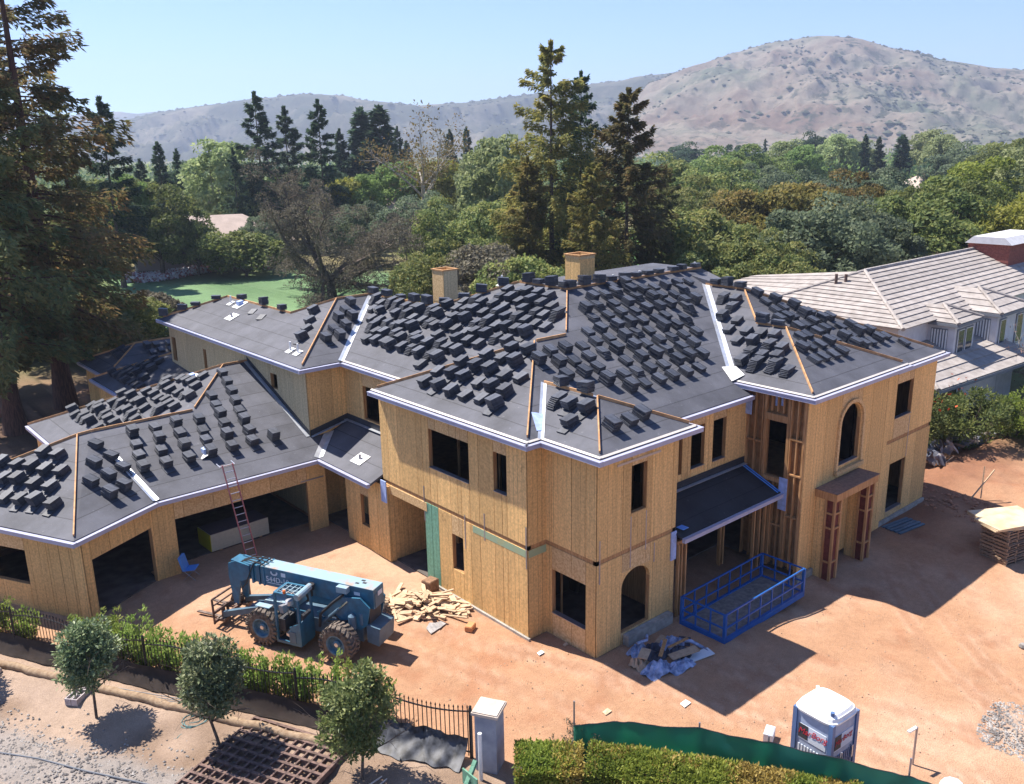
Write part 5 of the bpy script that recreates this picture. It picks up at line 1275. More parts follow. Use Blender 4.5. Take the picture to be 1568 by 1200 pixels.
# ---- lightweight bits lying on the dirt
for i, (x, y, s, lab, m) in enumerate(((18.6, 13.9, .16, "white plastic scrap on the dirt near the green screen", M['white']), (17.3, 18.8, .12, "white paper scrap below the corner return of the front block", M['white']), (16.6, 15.2, .14, "pale offcut on the open dirt before the hedge", M['cut']), (18.25, 18.6, .1, "small wood chip beside the front corner", M['cut']))):
    q = MB(); q.add([(-s, -s * .6, 0.01), (s, -s * .5, 0.02), (s * .8, s * .6, 0.05), (-s * .7, s * .7, 0.015)], [(0, 1, 2), (0, 2, 3)]); q.add([(-s, -s * .6, 0.0), (s, -s * .5, 0.0), (s * .8, s * .6, 0.03), (-s * .7, s * .7, 0.0)], [(2, 1, 0), (3, 2, 0)])
    o = q.build("scrap", m); o.location = (x, y, 0.02); tag(o, lab, "scrap")

# ================================================================ PLANTS: generators
def leaf_quads(mb, c, ln, wd, dirv, nrm, bend=0.15):
    """one leaf or sprig: a kinked rhombus"""
    d = dirv.normalized(); s = d.cross(nrm)
    if s.length < 1e-4: s = d.cross(V3((0.3, 0.5, 0.8)))
    s.normalize(); n = s.cross(d)
    a = c; b = c + d * (ln * 0.5) + s * (wd * 0.5) + n * (bend * wd); e = c + d * ln; f = c + d * (ln * 0.5) - s * (wd * 0.5) + n * (bend * wd)
    mb.add((a, b, e, f), ((0, 1, 2, 3),))

def rvec(r):
    while True:
        v = V3((r.uniform(-1, 1), r.uniform(-1, 1), r.uniform(-1, 1)))
        if 0.05 < v.length <= 1: return v

def clump(mb, c, rad, n, ln, wd, r, flat=0.75, shell=0.55, up=0.35):
    for _ in range(n):
        v = rvec(r).normalized(); k = shell + (1 - shell) * r.random()
        p = c + V3((v.x * rad, v.y * rad, v.z * rad * flat)) * k
        d = (v + rvec(r) * 0.9 + V3((0, 0, up * r.random()))).normalized()
        leaf_quads(mb, p, ln * r.uniform(.7, 1.3), wd * r.uniform(.7, 1.3), d, rvec(r) + V3((0, 0, .8)))

def limb(mb, p, d, L, r0, r1, r, wig=0.25, lift=0.0, seg=5, n=6):
    pts = [p]; rs = [r0]; d = d.normalized()
    for k in range(seg):
        d = (d + rvec(r) * wig + V3((0, 0, lift))).normalized(); pts.append(pts[-1] + d * (L / seg)); rs.append(r0 + (r1 - r0) * (k + 1) / seg)
    mb.tube(pts, rs, n, cap=False); return pts, d

def broadleaf(seed, h, spread, trunk_h, leaf, n_leaf, limbs=6, tr=0.03, wig=0.28, dens=1.0, clump_r=0.17, droop=0.0, bare=0.0, low=0.25):
    """trunk, forked limbs, twigs and the leaf clumps on them; returns (trunk, crown) collections"""
    r = random.Random(seed); tk = MB(); cr = MB(); tips = []
    r0 = h * tr
    pts, d = limb(tk, V3((0, 0, -0.3)), V3((r.uniform(-.1, .1), r.uniform(-.1, .1), 1)), trunk_h + 0.3, r0, r0 * .75, r, wig * .4, 0, 5, 9)
    topp = pts[-1]
    for k in range(limbs):
        a = 2 * math.pi * (k + r.uniform(-.3, .3)) / limbs; el = r.uniform(low, 1.15)
        d = V3((math.cos(a) * math.cos(el), math.sin(a) * math.cos(el), math.sin(el)))
        L = (spread * math.cos(el) + (h - trunk_h) * math.sin(el)) * r.uniform(.72, .92)
        st = pts[-1 - r.randint(0, 1)]
        p1, d1 = limb(tk, st, d, L, r0 * .5, r0 * .14, r, wig, -droop * .05, 7, 6)
        for q in range(2, 8):
            for m_ in range(2):
                dd = (d1 * .3 + rvec(r) + V3((0, 0, .25 - droop))).normalized()
                p2, d2 = limb(tk, p1[q], dd, L * r.uniform(.22, .40), r0 * .13, r0 * .04, r, wig * 1.3, 0, 4, 4)
                tips.append(p2[-1]); tips.append(p2[2])
                if bare > 0:
                    for t in range(int(6 * bare)):
                        limb(tk, p2[r.randint(1, 4)], rvec(r) + V3((0, 0, .2)), L * .12, r0 * .035, r0 * .012, r, .4, 0, 3, 3)
    per = max(4, int(n_leaf * dens / max(1, len(tips))))
    for t in tips:
        rad = h * clump_r * r.uniform(.6, 1.25)
        clump(cr, t, rad, int(per * r.uniform(.5, 1.5)), leaf[0], leaf[1], r)
    return tk, cr

def conifer(seed, h, base_w, z0, n_br, leaf, per, droop=0.2, shape=1.0, tr=0.018, gap=0.25, double=False, top_w=0.06, curve=0.0):
    """straight tapering trunk with whorled branches carrying needle sprays"""
    r = random.Random(seed); tk = MB(); cr = MB()
    pts = [V3((curve * math.sin(3 * k / 10), 0, -0.4 + (h + .4) * k / 10)) for k in range(11)]
    tk.tube(pts, [h * tr * (1 - .93 * (k / 10) ** .8) * (1.35 if k == 0 else 1) for k in range(11)], 10, cap=False)
    for k in range(n_br):
        t = (k + r.random()) / n_br
        z = h * (z0 + (0.985 - z0) * t)
        w = base_w * ((1 - t) ** shape * (1 - top_w) + top_w) * r.choice((r.uniform(.4, .8), r.uniform(.75, 1.1), r.uniform(.9, 1.3)))
        if z0 > .05 and t < .12: w *= r.uniform(.45, .9)
        a = k * 2.39996 + r.uniform(-.5, .5)
        if r.random() < gap * .6: continue
        el = 0.30 * t - droop * (1 - t) + r.uniform(-.15, .15)
        d = V3((math.cos(a) * math.cos(el), math.sin(a) * math.cos(el), math.sin(el)))
        p, dd = limb(tk, V3((curve * math.sin(3 * z / h), 0, z)), d, w, h * tr * .17 * (1.1 - t), 0.012, r, .09, -.035 + .06 * t, 6, 4)
        side = V3((-d.y, d.x, 0)).normalized()
        m = int(per * (0.35 + w / base_w))
        for q in range(m):
            u = r.uniform(.12, 1.04) ** .8; i = min(5, int(u * 6)); f = u * 6 - i
            b = p[i].lerp(p[min(6, i + 1)], min(1, f))
            off = side * r.uniform(-1, 1) * w * .26 * (1.15 - u) + V3((0, 0, r.uniform(-.30, .16) * w * .5))
            dirv = (d * r.uniform(.3, 1.0) + side * (1 if r.random() < .5 else -1) * r.uniform(.1, .9) + V3((0, 0, r.uniform(-.9, .2)))).normalized()
            leaf_quads(cr, b + off, leaf[0] * r.uniform(.7, 1.35), leaf[1] * r.uniform(.7, 1.3), dirv, V3((r.uniform(-1, 1), r.uniform(-1, 1), .8)))
    for q in range(int(per * 1.5)):
        leaf_quads(cr, V3((curve * math.sin(3), 0, h * r.uniform(.93, 1.0))), leaf[0], leaf[1], V3((r.uniform(-1, 1), r.uniform(-1, 1), 1.2)), rvec(r))
    return tk, cr

def dome_tree(seed, h, w, th_, leaf, n_cl, per, tr=.028, cl=.27, low=-.35, lump=.16, top=.5, limbs=8, inner=.25):
    """round-headed tree: a trunk and limbs carrying a dome of separate leafy clumps with gaps between them"""
    r = random.Random(seed); tk = MB(); cr = MB(); r0 = h * tr; ch_ = (h - th_)
    pts, d = limb(tk, V3((0, 0, -0.3)), V3((r.uniform(-.12, .12), r.uniform(-.12, .12), 1)), th_ * 1.25 + 0.3, r0, r0 * .75, r, .12, 0, 5, 9)
    cz = th_ + ch_ * (1 - top) * .62; cen = V3((0, 0, cz)); up_ = h - cz; dn = cz - th_ * .55
    off = V3((r.uniform(0, 50), r.uniform(0, 50), 0)); k = 0; centers = []
    for i in range(n_cl):
        zf = low + (1 - low) * ((i + .5) / n_cl); a = i * 2.39996 + r.uniform(-.35, .35); rr_ = math.sqrt(max(0, 1 - zf * zf))
        v = V3((rr_ * math.cos(a), rr_ * math.sin(a), zf)); k_ = .88 + lump * 2.6 * mnoise.noise(v * 1.5 + off) + lump * 1.2 * mnoise.noise(v * 3.3 + off)
        if r.random() < inner: k_ *= r.uniform(.5, .8)
        c = cen + V3((v.x * w * k_ * .84, v.y * w * k_ * .84, v.z * (up_ if v.z > 0 else dn) * k_ * .86)); centers.append((c, v))
    for (c, v) in centers:
        rad = w * cl * r.choice((r.uniform(.4, .7), r.uniform(.6, 1.0), r.uniform(.9, 1.25))); n_ = int(per * r.uniform(.6, 1.35))
        for _ in range(n_):
            q = (rvec(r).normalized() + v * .45 + V3((0, 0, .25))).normalized(); kk = r.uniform(.72, 1.08)
            p = c + V3((q.x, q.y, q.z * .72)) * (rad * kk)
            t = q.cross(rvec(r))
            if t.length < .05: continue
            leaf_quads(cr, p, leaf[0] * r.uniform(.6, 1.35), leaf[1] * r.uniform(.6, 1.35), t + q * r.uniform(-.1, .5), q + rvec(r) * .75)
    for i in range(limbs):
        c, v = centers[(i * n_cl // limbs + r.randint(0, 3)) % n_cl]; st = pts[-1 - (i % 2)]; mid = st.lerp(c, .55) + V3((0, 0, .06 * h)) + rvec(r) * .06 * h
        tk.tube([st, st.lerp(mid, .5) + rvec(r) * .03 * h, mid, c], [r0 * .5, r0 * .36, r0 * .24, r0 * .08], 6, cap=False)
        for _ in range(3):
            c2, v2 = centers[r.randrange(n_cl)]
            if (c2 - c).length < w * .9: tk.tube([mid, mid.lerp(c2, .5) + rvec(r) * .04 * h, c2], [r0 * .18, r0 * .12, r0 * .05], 5, cap=False)
    return tk, cr
M['bark'] = mat("grey_bark", (0.16, 0.125, 0.10), 0.95, col2=(0.08, 0.06, 0.05), scale=5, bump=0.5)
M['bark_red'] = mat("redwood_bark", (0.135, 0.075, 0.055), 0.95, col2=(0.06, 0.035, 0.028), scale=3, stretch=(5, 5, .5), bump=0.6)
M['bark_pale'] = mat("pale_bark", (0.45, 0.41, 0.35), 0.9, col2=(0.26, 0.23, 0.19), scale=4)
M['l_redwood'] = mat_leaf("leaves_redwood", [(0.040, 0.050, 0.022), (0.068, 0.070, 0.028), (0.110, 0.082, 0.034), (0.155, 0.092, 0.040)], 0.75, 0.45, 0, 2.34)
M['l_redwood_g'] = mat_leaf("leaves_redwood_green", [(0.032, 0.048, 0.022), (0.055, 0.068, 0.028), (0.085, 0.080, 0.030), (0.105, 0.080, 0.034)], 0.75, 0.45, 0, 2.43)
M['l_pine'] = mat_leaf("leaves_pine", [(0.036, 0.045, 0.016), (0.070, 0.072, 0.022), (0.115, 0.095, 0.028), (0.14, 0.11, 0.035)], 0.7, 0.45, 0, 2.71)
M['l_dkcon'] = mat_leaf("leaves_dark_conifer", [(0.018, 0.036, 0.022), (0.030, 0.052, 0.028), (0.052, 0.070, 0.030)], 0.7, 0.45, 0, 2.16)
M['l_oak'] = mat_leaf("leaves_oak", [(0.030, 0.046, 0.018), (0.060, 0.078, 0.026), (0.11, 0.115, 0.036), (0.15, 0.14, 0.05)], 0.6, 0.45, 0, 2.48)
M['l_oakg'] = mat_leaf("leaves_green_oak", [(0.034, 0.052, 0.019), (0.068, 0.090, 0.028), (0.115, 0.130, 0.038), (0.16, 0.165, 0.05)], 0.6, 0.45, 0, 1.75)
M['l_grey'] = mat_leaf("leaves_grey_oak", [(0.034, 0.050, 0.032), (0.062, 0.080, 0.046), (0.10, 0.115, 0.065)], 0.65, 0.45, 0, 2.40)
M['l_gold'] = mat_leaf("leaves_gold_oak", [(0.045, 0.050, 0.018), (0.090, 0.082, 0.026), (0.135, 0.105, 0.031), (0.165, 0.110, 0.034)], 0.65, 0.45, 0, 1.75)
M['l_bare'] = mat_leaf("leaves_sparse_oak", [(0.085, 0.075, 0.058), (0.12, 0.108, 0.075), (0.15, 0.138, 0.09)], 0.7, 0.32, 0, 1.5)
M['l_yell'] = mat_leaf("leaves_willow", [(0.095, 0.105, 0.02), (0.16, 0.165, 0.03), (0.24, 0.225, 0.045)], 0.6, 0.45, 0, 1.76)
M['l_pale'] = mat_leaf("leaves_pale", [(0.10, 0.125, 0.05), (0.17, 0.20, 0.085), (0.25, 0.27, 0.13)], 0.6, 0.45, 0, 1.69)
M['l_spring'] = mat_leaf("leaves_spring", [(0.080, 0.125, 0.034), (0.125, 0.180, 0.050), (0.18, 0.235, 0.075)], 0.6, 0.45, 0, 1.5)
M['l_pink'] = mat_leaf("twigs_pink", [(0.20, 0.12, 0.10), (0.28, 0.17, 0.14), (0.24, 0.18, 0.12)], 0.8, 0.2)
M['l_street'] = mat_leaf("leaves_street_tree", [(0.048, 0.072, 0.038), (0.10, 0.135, 0.062), (0.20, 0.225, 0.12), (0.36, 0.38, 0.26)], 0.45, 0.25, 0, 1.6)
M['l_street2'] = mat_leaf("leaves_street_tree_olive", [(0.045, 0.068, 0.026), (0.10, 0.13, 0.045), (0.18, 0.20, 0.075), (0.27, 0.28, 0.13)], 0.45, 0.3, 0, 1.5)
M['l_shrub'] = mat_leaf("leaves_shrub", [(0.062, 0.10, 0.026), (0.14, 0.19, 0.042), (0.24, 0.27, 0.075)], 0.5, 0.45, 0, 1.80)
M['l_hedge'] = mat_leaf("leaves_hedge", [(0.045, 0.075, 0.016), (0.115, 0.15, 0.026), (0.19, 0.21, 0.04)], 0.55, 0.45, 0, 2.07)
M['l_dry'] = mat_leaf("leaves_dry_hedge", [(0.19, 0.15, 0.035), (0.32, 0.25, 0.06), (0.42, 0.33, 0.11)], 0.7, 0.3)

def tree_obj(name, tk, cr, bark, leaves, scale=1.0):
    """the meshes of one kind of tree"""
    a = tk.mesh(name + "_trunk", M[bark], smooth=True); b = cr.mesh(name + "_crown", M[leaves])
    return (a, b)
def plant(name, pair, loc, label, cat="tree", group=None, s=(1, 1, 1), rz=0.0, tilt=(0, 0), leaves=None, trunk="trunk", crown="crown"):
    t = empty(name, loc, rz, label, cat, group); t.rotation_euler = (tilt[0], tilt[1], rz); t.scale = s
    inst(trunk, pair[0], parent=t)
    c = inst(crown, pair[1], parent=t)
    if leaves:
        c.material_slots[0].link = 'OBJECT'; c.material_slots[0].material = M[leaves]
    return t

# ================================================================ STREET FRONT
random.seed(33)
M['iron'] = mat("black_iron", (0.018, 0.018, 0.020), 0.45, spec=0.5)
M['silt'] = mat("brown_silt_cloth", (0.030, 0.021, 0.017), 0.8, var=0.25, scale=3)
M['plaster'] = mat("grey_render_coat", (0.33, 0.36, 0.42), 0.9, col2=(0.22, 0.25, 0.31), scale=2.5, detail=7, bump=0.25)
M['capstone'] = mat("cap_stone", (0.50, 0.43, 0.36), 0.85, var=0.12, scale=4)
fence = empty("iron_fence", (FENCE_A.x, FENCE_A.y, 0), 0, "black iron picket fence with scalloped top rail along the street front", "fence")
Lf = (FENCE_B - FENCE_A).length; nb = 7; bay = Lf / nb
def ftop(s):
    u = (s % bay) / bay; return 1.42 - 0.16 * (1 - (2 * u - 1) ** 2) if int(s / bay) % 2 == 0 else 1.26 + 0.16 * (1 - (2 * u - 1) ** 2)
gz = 0.05
_pk = MB(); _pk.box(-.010, .010, -.010, .010, 0, 1.0); PICK = _pk.mesh("picket", M['iron'])
_fn_ = MB(); _fn_.lathe((0, 0, 0), (0, 0, 1), [(0, .010), (.02, .026), (.05, .02), (.10, .003)], 6); FIN = _fn_.mesh("finial", M['iron'])
s = 0.07
while s < Lf - 0.05:
    p = FENCE_A + _fd * s; t = ftop(s)
    o = inst("picket", PICK, (p.x - fence.location.x, p.y - fence.location.y, gz), (0, 0, 0), (1, 1, t + 0.10), fence)
    inst("finial", FIN, (0, 0, 1.0), (0, 0, 0), (1, 1, 1 / (t + .10)), o)
    s += 0.135
for k in range(nb + 1):
    p = FENCE_A + _fd * min(Lf - .03, k * bay); q = MB(); q.box(p.x - .035, p.x + .035, p.y - .035, p.y + .035, -.1, 1.55); q.lathe((p.x, p.y, 1.55), (0, 0, 1), [(0, .03), (.05, .045), (.10, .01)], 8); q.build("post", M['iron'], fence)
for k in range(nb):
    q = MB(); n = 10
    for i in range(n):
        a = k * bay + bay * i / n; b = k * bay + bay * (i + 1) / n - 1e-4
        pa = FENCE_A + _fd * a; pb = FENCE_A + _fd * b
        q.bar(pa + V3((0, 0, gz + ftop(a + 1e-4))), pb + V3((0, 0, gz + ftop(b))), .035, .03)
    pa = FENCE_A + _fd * (k * bay); pb = FENCE_A + _fd * ((k + 1) * bay)
    q.bar(pa + V3((0, 0, .18)), pb + V3((0, 0, .18)), .035, .03); q.build("rail", M['iron'], fence)
# silt cloth tied to the street side of the fence
def sheet(name, p0, p1, zlo, zhi, side, m, label, cat, nx=60, nz=8, amp=0.05, flare=0.25, seed=1, sag=0.0, thick=0.012):
    r = random.Random(seed); vs = []; p0 = V3(p0); p1 = V3(p1); d = (p1 - p0); L = d.length; d.normalize(); side = V3(side).normalized()
    for j in range(nz + 1):
        v = j / nz
        for i in range(nx + 1):
            u = i / nx; s_ = u * L
            w = amp * (mnoise.noise(V3((s_ * 1.3, v * 1.1, seed))) + .6 * mnoise.noise(V3((s_ * 3.1, v * 2.4, seed + 5)))) + flare * (1 - v) ** 2
            q = p0 + d * s_ + side * (0.05 + w); zt = zhi + sag * math.sin(math.pi * u) + .03 * mnoise.noise(V3((s_ * .8, 0, seed + 9)))
            vs.append((q.x, q.y, zlo + (zt - zlo) * v))
    fs = []
    for j in range(nz):
        for i in range(nx):
            a = j * (nx + 1) + i; fs.append((a, a + 1, a + nx + 2, a + nx + 1))
    q = MB(); q.add(vs, fs); q.add([(x + side.x * thick, y + side.y * thick, z) for x, y, z in vs], [tuple(reversed(f)) for f in fs])
    o = q.build(name, m, smooth=True); tag(o, label, cat); return o
cA_ = FENCE_A; cB_ = FENCE_A + _fd * (Lf * .80)
sheet("silt_cloth", (cA_.x, cA_.y, 0), (cB_.x, cB_.y, 0), 0.04, 0.62, -_fn, M['silt'], "dark brown silt cloth tied along the lower half of the iron fence", "silt cloth", 90, 7, 0.06, 0.30, 2)
film = mat("black_plastic_film", (0.05, 0.053, 0.062), 0.5, spec=0.3, var=0.6, scale=5)
o = sheet("plastic_film", (cB_.x, cB_.y, 0), (FENCE_B.x - _fd.x * .1, FENCE_B.y - _fd.y * .1, 0), 0.05, 0.66, -_fn, film, "crumpled shiny grey plastic film along the fence next to the rendered pillar", "plastic film", 70, 18, 0.20, 0.62, 7)
# straw wattle at the foot of the cloth
pts = []
for k in range(46):
    p = FENCE_A + _fd * (Lf * .80 * k / 45) - _fn * (0.95 + .12 * mnoise.noise(V3((k * .4, 0, 0)))); pts.append((p.x, p.y, 0.16 + .03 * mnoise.noise(V3((k * .7, 3, 0)))))
q = MB(); q.tube(pts, [0.13 + .03 * mnoise.noise(V3((k * 1.3, 7, 0))) for k in range(46)], 9); o = q.build("straw_wattle", mat("straw_wattle", (0.36, 0.26, 0.17), 0.95, col2=(0.24, 0.16, 0.10), scale=9, bump=.6), smooth=True); tag(o, "tan straw erosion roll lying at the foot of the silt cloth", "erosion roll")
# rendered pillar with its cap, a white downpipe in front of it
pil = empty("pillar", (12.62, 15.75, 0), R(30), "grey rendered gate pillar with beige cap at the end of the iron fence", "pillar")
q = MB(); q.box(-.30, .30, -.30, .30, -.1, 1.72); q.build("shaft", M['plaster'], pil, world=False)
q = MB(); q.box(-.37, .37, -.37, .37, 1.722, 1.80); q.box(-.34, .34, -.34, .34, 1.80, 1.83); q.build("cap", M['capstone'], pil, world=False)
q = MB(); q.tube([(12.05, 15.45, -0.1), (12.05, 15.45, 1.45)], 0.055, 12); o = q.build("white_pipe", M['white']); tag(o, "upright white plastic pipe standing before the grey pillar", "pipe")
q = MB(); q.tube([(12.62 + .3, 15.75 + .45, 1.7), (12.92, 16.2, 2.0)], 0.02, 6)
brd = MB(); brd.obox((11.55, 15.35, .35), (.34, .1, 0.35), (-.02, .05, 0), (-.02, 0, .04)); brd.obox((11.6, 15.33, .22), (.02, 0, 0), (.0, .3, 0), (0, 0, .32)); o = brd.build("green_sign_board", M['ply_green']); tag(o, "small green board leaning at the foot of the grey pillar", "board")
# small street trees
def street_tree(seed, loc, h, w, leaves, label, th_=0.9):
    tk, cr = broadleaf(seed, h, w, th_, (0.13, 0.065), 100, limbs=7, tr=0.016, wig=.15, clump_r=.1)
    cr = MB(); r = random.Random(seed + 1)
    for k in range(120):
        v = rvec(r); v = v.normalized() * (v.length ** .42)
        kk_ = 1 + .6 * mnoise.noise(v * 1.9 + V3((seed, 0, 0))); c = V3((v.x * w * kk_, v.y * w * kk_, th_ + (h - th_) * .52 + v.z * (h - th_) * .5 * kk_))
        clump(cr, c, 0.24 * r.uniform(.5, 1.3), 60, r.uniform(.10, .16), 0.066, r, .9, .35, .6)
    return plant("street_tree", tree_obj("street_tree", tk, cr, 'bark', leaves), loc, label, "tree", "young street trees")
street_tree(101, (5.35, 25.23, 0), 2.85, 0.72, 'l_street', "round silvery green street tree beside the grey concrete blocks", 1.2)
street_tree(102, (7.57, 21.52, 0), 3.05, 0.74, 'l_street', "middle street tree with grey green crown standing beside the coiled hose", 1.05)
street_tree(103, (9.72, 17.59, 0), 3.0, 0.78, 'l_street2', "olive green street tree between the lattice panel and the plastic film", 0.95)
street_tree(104, (2.55, 29.75, 0), 2.6, 0.75, 'l_street', "street tree cut by the left edge of the picture", 1.0)
# shrubs behind the fence
def shrub(seed, s_along, off, h, label, n=26, sp=.55):
    r = random.Random(seed); tk = MB(); cr = MB()
    for k in range(n):
        a = r.uniform(0, 6.28); d = V3((math.cos(a) * r.uniform(0, .5), math.sin(a) * r.uniform(0, .5), 1))
        p, dd = limb(tk, V3((r.uniform(-.25, .25) * sp / .55, r.uniform(-.25, .25), 0)), d, h * r.uniform(.55, 1.0), .012, .004, r, .18, .05, 5, 4)
        for q in range(1, 6):
            for m_ in range(15): leaf_quads(cr, p[q] + rvec(r) * .12, r.uniform(.10, .19), r.uniform(.045, .075), (dd + rvec(r) * 1.1), rvec(r) + V3((0, 0, .7)))
    p = FENCE_A + _fd * s_along + _fn * off
    plant("shrub", tree_obj("shrub", tk, cr, 'bark', 'l_shrub'), (p.x, p.y, 0), label, "shrub", "shrubs behind the iron fence", trunk="stems", crown="foliage")
ORD_ = "first second third fourth fifth sixth seventh eighth ninth tenth eleventh twelfth thirteenth fourteenth fifteenth sixteenth seventeenth eighteenth nineteenth".split()
for k, (sa, off, h) in enumerate(((1.2, .7, 1.2), (2.6, .6, 1.15), (5.0, .6, 1.3), (5.9, .8, 1.45), (6.6, .55, 1.45), (7.2, .8, 1.6), (7.9, .6, 1.55), (8.6, .75, 1.65), (9.4, .6, 1.5), (10.2, .7, 1.4), (10.9, .55, 1.45), (11.6, .7, 1.35), (12.3, .6, 1.5), (13.0, .7, 1.4), (13.7, .6, 1.55), (14.5, .75, 1.6), (15.4, .7, 1.75), (16.3, .7, 1.4))):
    shrub(200 + k, sa, off, h, "leafy yellow green shrub behind the iron fence, " + ORD_[k] + " from the left", 15 if k < 16 else 17 if k == 16 else 9)
# lattice panel (rumble grate) on the ground
gr = empty("steel_lattice", (0, 0, 0), 0, "rusty brown steel lattice grate lying flat on the verge under the second tree's shadow", "grate")
A_ = V3((8.74, 21.83, 0)); B_ = V3((10.11, 18.83, 0)); C_ = V3((6.15, 20.65, 0)); u_ = (B_ - A_); v_ = (C_ - A_)
nu, nv = 11, 9
for i in range(nu + 1):
    a = A_ + u_ * (i / nu); b = a + v_ * 1.25; q = MB(); q.bar(a + V3((0, 0, .12)), b + V3((0, 0, .12)), .05, .10); q.build("cross_bar", M['rust'], gr)
for j in range(nv + 3):
    a = A_ + v_ * (j / nv); b = a + u_; q = MB(); q.bar(a + V3((0, 0, .14)), b + V3((0, 0, .14)), .085, .085); q.build("long_bar", M['rust'], gr)
q = MB(); q.bar(B_ + u_.normalized() * .08 + V3((0, 0, .15)), B_ + u_.normalized() * .08 + v_ * 1.3 + V3((0, 0, .15)), .09, .17); q.build("edge_beam", M['rust'], gr)
# concrete blocks, hose, staff, sack, cable, poles
cm = empty("concrete_blocks", (5.28, 26.5, 0.04), R(-52), "pair of grey hollow concrete blocks beside the silvery street tree", "concrete blocks")
for k in range(2):
    q = MB(); x0 = -.21 + k * .215
    q.box(x0, x0 + .20, -.4, .4, 0, .05)
    for (a, b, c, d) in ((x0, x0 + .035, -.4, .4), (x0 + .165, x0 + .20, -.4, .4), (x0 + .035, x0 + .165, -.4, -.365), (x0 + .035, x0 + .165, -.15, -.11), (x0 + .035, x0 + .165, .11, .15), (x0 + .035, x0 + .165, .365, .4)): q.box(a, b, c, d, .05, .22)
    q.build("block", mat("block_grey", (0.37, 0.33, 0.33), 0.95, var=.15, scale=9) if k == 0 else bpy.data.materials["block_grey"], cm, world=False)
r = random.Random(9); pts = []
for k in range(150):
    t = k * .28; rad = .30 + .12 * math.sin(t * .37) + r.uniform(-.02, .02); pts.append((7.45 + rad * math.cos(t) * 1.05, 22.95 + rad * math.sin(t) * .8, .03 + .0006 * k + .03 * r.random()))
pts += [(7.1, 22.6, .03), (6.9, 22.7, .02), (6.75, 22.6, .02)]
q = MB(); q.tube(pts, .013, 5); o = q.build("garden_hose", mat("teal_hose", (0.10, 0.22, 0.22), 0.5)); tag(o, "tangled teal garden hose on the verge by the second street tree", "hose")
q = MB(); q.tube([(7.6, 23.3, .06), (8.5, 21.75, .08)], .035, 8); o = q.build("bamboo_staff", mat("ochre_staff", (0.50, 0.31, 0.10), .7)); tag(o, "ochre staff lying between the hose and the steel lattice", "pole")
q = MB(); q.lathe((3.55, 29.9, .16), (.5, -1, 0), [(-.42, .03), (-.38, .13), (-.1, .19), (.15, .20), (.36, .14), (.42, .03)], 12); o = q.build("cement_sack", mat("pale_sack", (.52, .42, .34), .9, var=.15, bump=.4, bscale=6), smooth=True); tag(o, "plump pale sack lying at the foot of the fence by the left edge", "sack")
pts = [(2.0, 26.5, .04), (2.8, 25.4, .03), (3.6, 24.3, .03), (4.4, 22.9, .03), (5.3, 21.5, .03), (6.1, 20.2, .03), (6.9, 18.9, .03)]
q = MB(); q.tube(pts, .022, 6); o = q.build("ground_cable", mat("grey_cable", (0.16, 0.17, 0.19), .6)); tag(o, "grey cable running through the gravel strip of the verge", "cable")
for k, (a, b, lab) in enumerate((((10.25, 17.3, .05), (9.2, 16.9, .35), "upper of two thin poles leaning beside the third street tree"), ((10.33, 17.15, .05), (9.25, 16.7, .3), "lower of two thin poles leaning beside the third street tree"))):
    q = MB(); q.tube([a, b], .022, 6); o = q.build("thin_pole", M['alu']); tag(o, lab, "pole")
pts = [(8.2, 22.6, .05), (8.0, 23.2, .05), (7.4, 24.2, .05), (6.6, 25.4, .05), (6.1, 26.2, .05)]
for k in range(3):
    q = MB(); q.tube([(x + .07 * k, y + .05 * k, z + .01 * k) for x, y, z in pts], .014, 5); o = q.build("grey_conduit", bpy.data.materials["grey_cable"]); tag(o, ("innermost", "middle", "outermost")[k] + " of three thin grey conduits lying along the straw roll", "conduit", "grey conduits along the straw roll")
# stones of the gravel strip and of the gate gravel
def stones(name, n, pick, s0, s1, m, label, cat, seed):
    r = random.Random(seed); q = MB()
    for k in range(n):
        x, y = pick(r); z = ground_z(x, y); s_ = r.uniform(s0, s1); a = r.uniform(0, 6.28)
        c = V3((x, y, z + s_ * .25)); ux = V3((math.cos(a), math.sin(a), 0)) * s_; uy = V3((-math.sin(a), math.cos(a), 0)) * s_ * r.uniform(.6, 1); uz = V3((r.uniform(-.2, .2) * s_, 0, s_ * r.uniform(.4, .7)))
        q.add([c - ux, c - uy, c + ux, c + uy, c + uz, c - uz], [(0, 1, 4), (1, 2, 4), (2, 3, 4), (3, 0, 4), (1, 0, 5), (2, 1, 5), (3, 2, 5), (0, 3, 5)])
    o = q.build(name, m); tag(o, label, cat, kind="stuff"); return o
grav = mat("gravel_stone", (0.36, 0.33, 0.30), .9, col2=(0.17, 0.155, 0.145), scale=3, contrast=(.42, .58))
def pk_strip(r):
    s_ = r.uniform(2, 19); o_ = 4.1 + r.gauss(0, .75); p = FENCE_A + _fd * s_ - _fn * o_; return p.x, p.y
def pk_gate(r):
    while True:
        x = r.uniform(21.5, 31); y = r.uniform(1.5, 8.5)
        if 1 - math.hypot((x - 25.4) / 3.9, (y - 5.4) / 3.0) + .25 * mnoise.noise(V3((x * .6, y * .6, 4.1))) > .3: return x, y
stones("gravel_strip", 4200, pk_strip, .025, .06, grav, "loose grey gravel along the cable on the verge", "gravel", 3)
stones("gate_gravel", 4200, pk_gate, .025, .06, grav, "pale gravel patch at the gate in the lower right corner", "gravel", 4)
stones("dirt_clods", 900, lambda r: (r.uniform(39, 47), r.uniform(10, 18.5)), .05, .16, mat("dirt_clod", (.34, .17, .10), .95, var=.3), "reddish clods of dug soil beyond the house", "clods", 5)
def pk_site(r): return r.uniform(11, 40), r.uniform(7, 30)
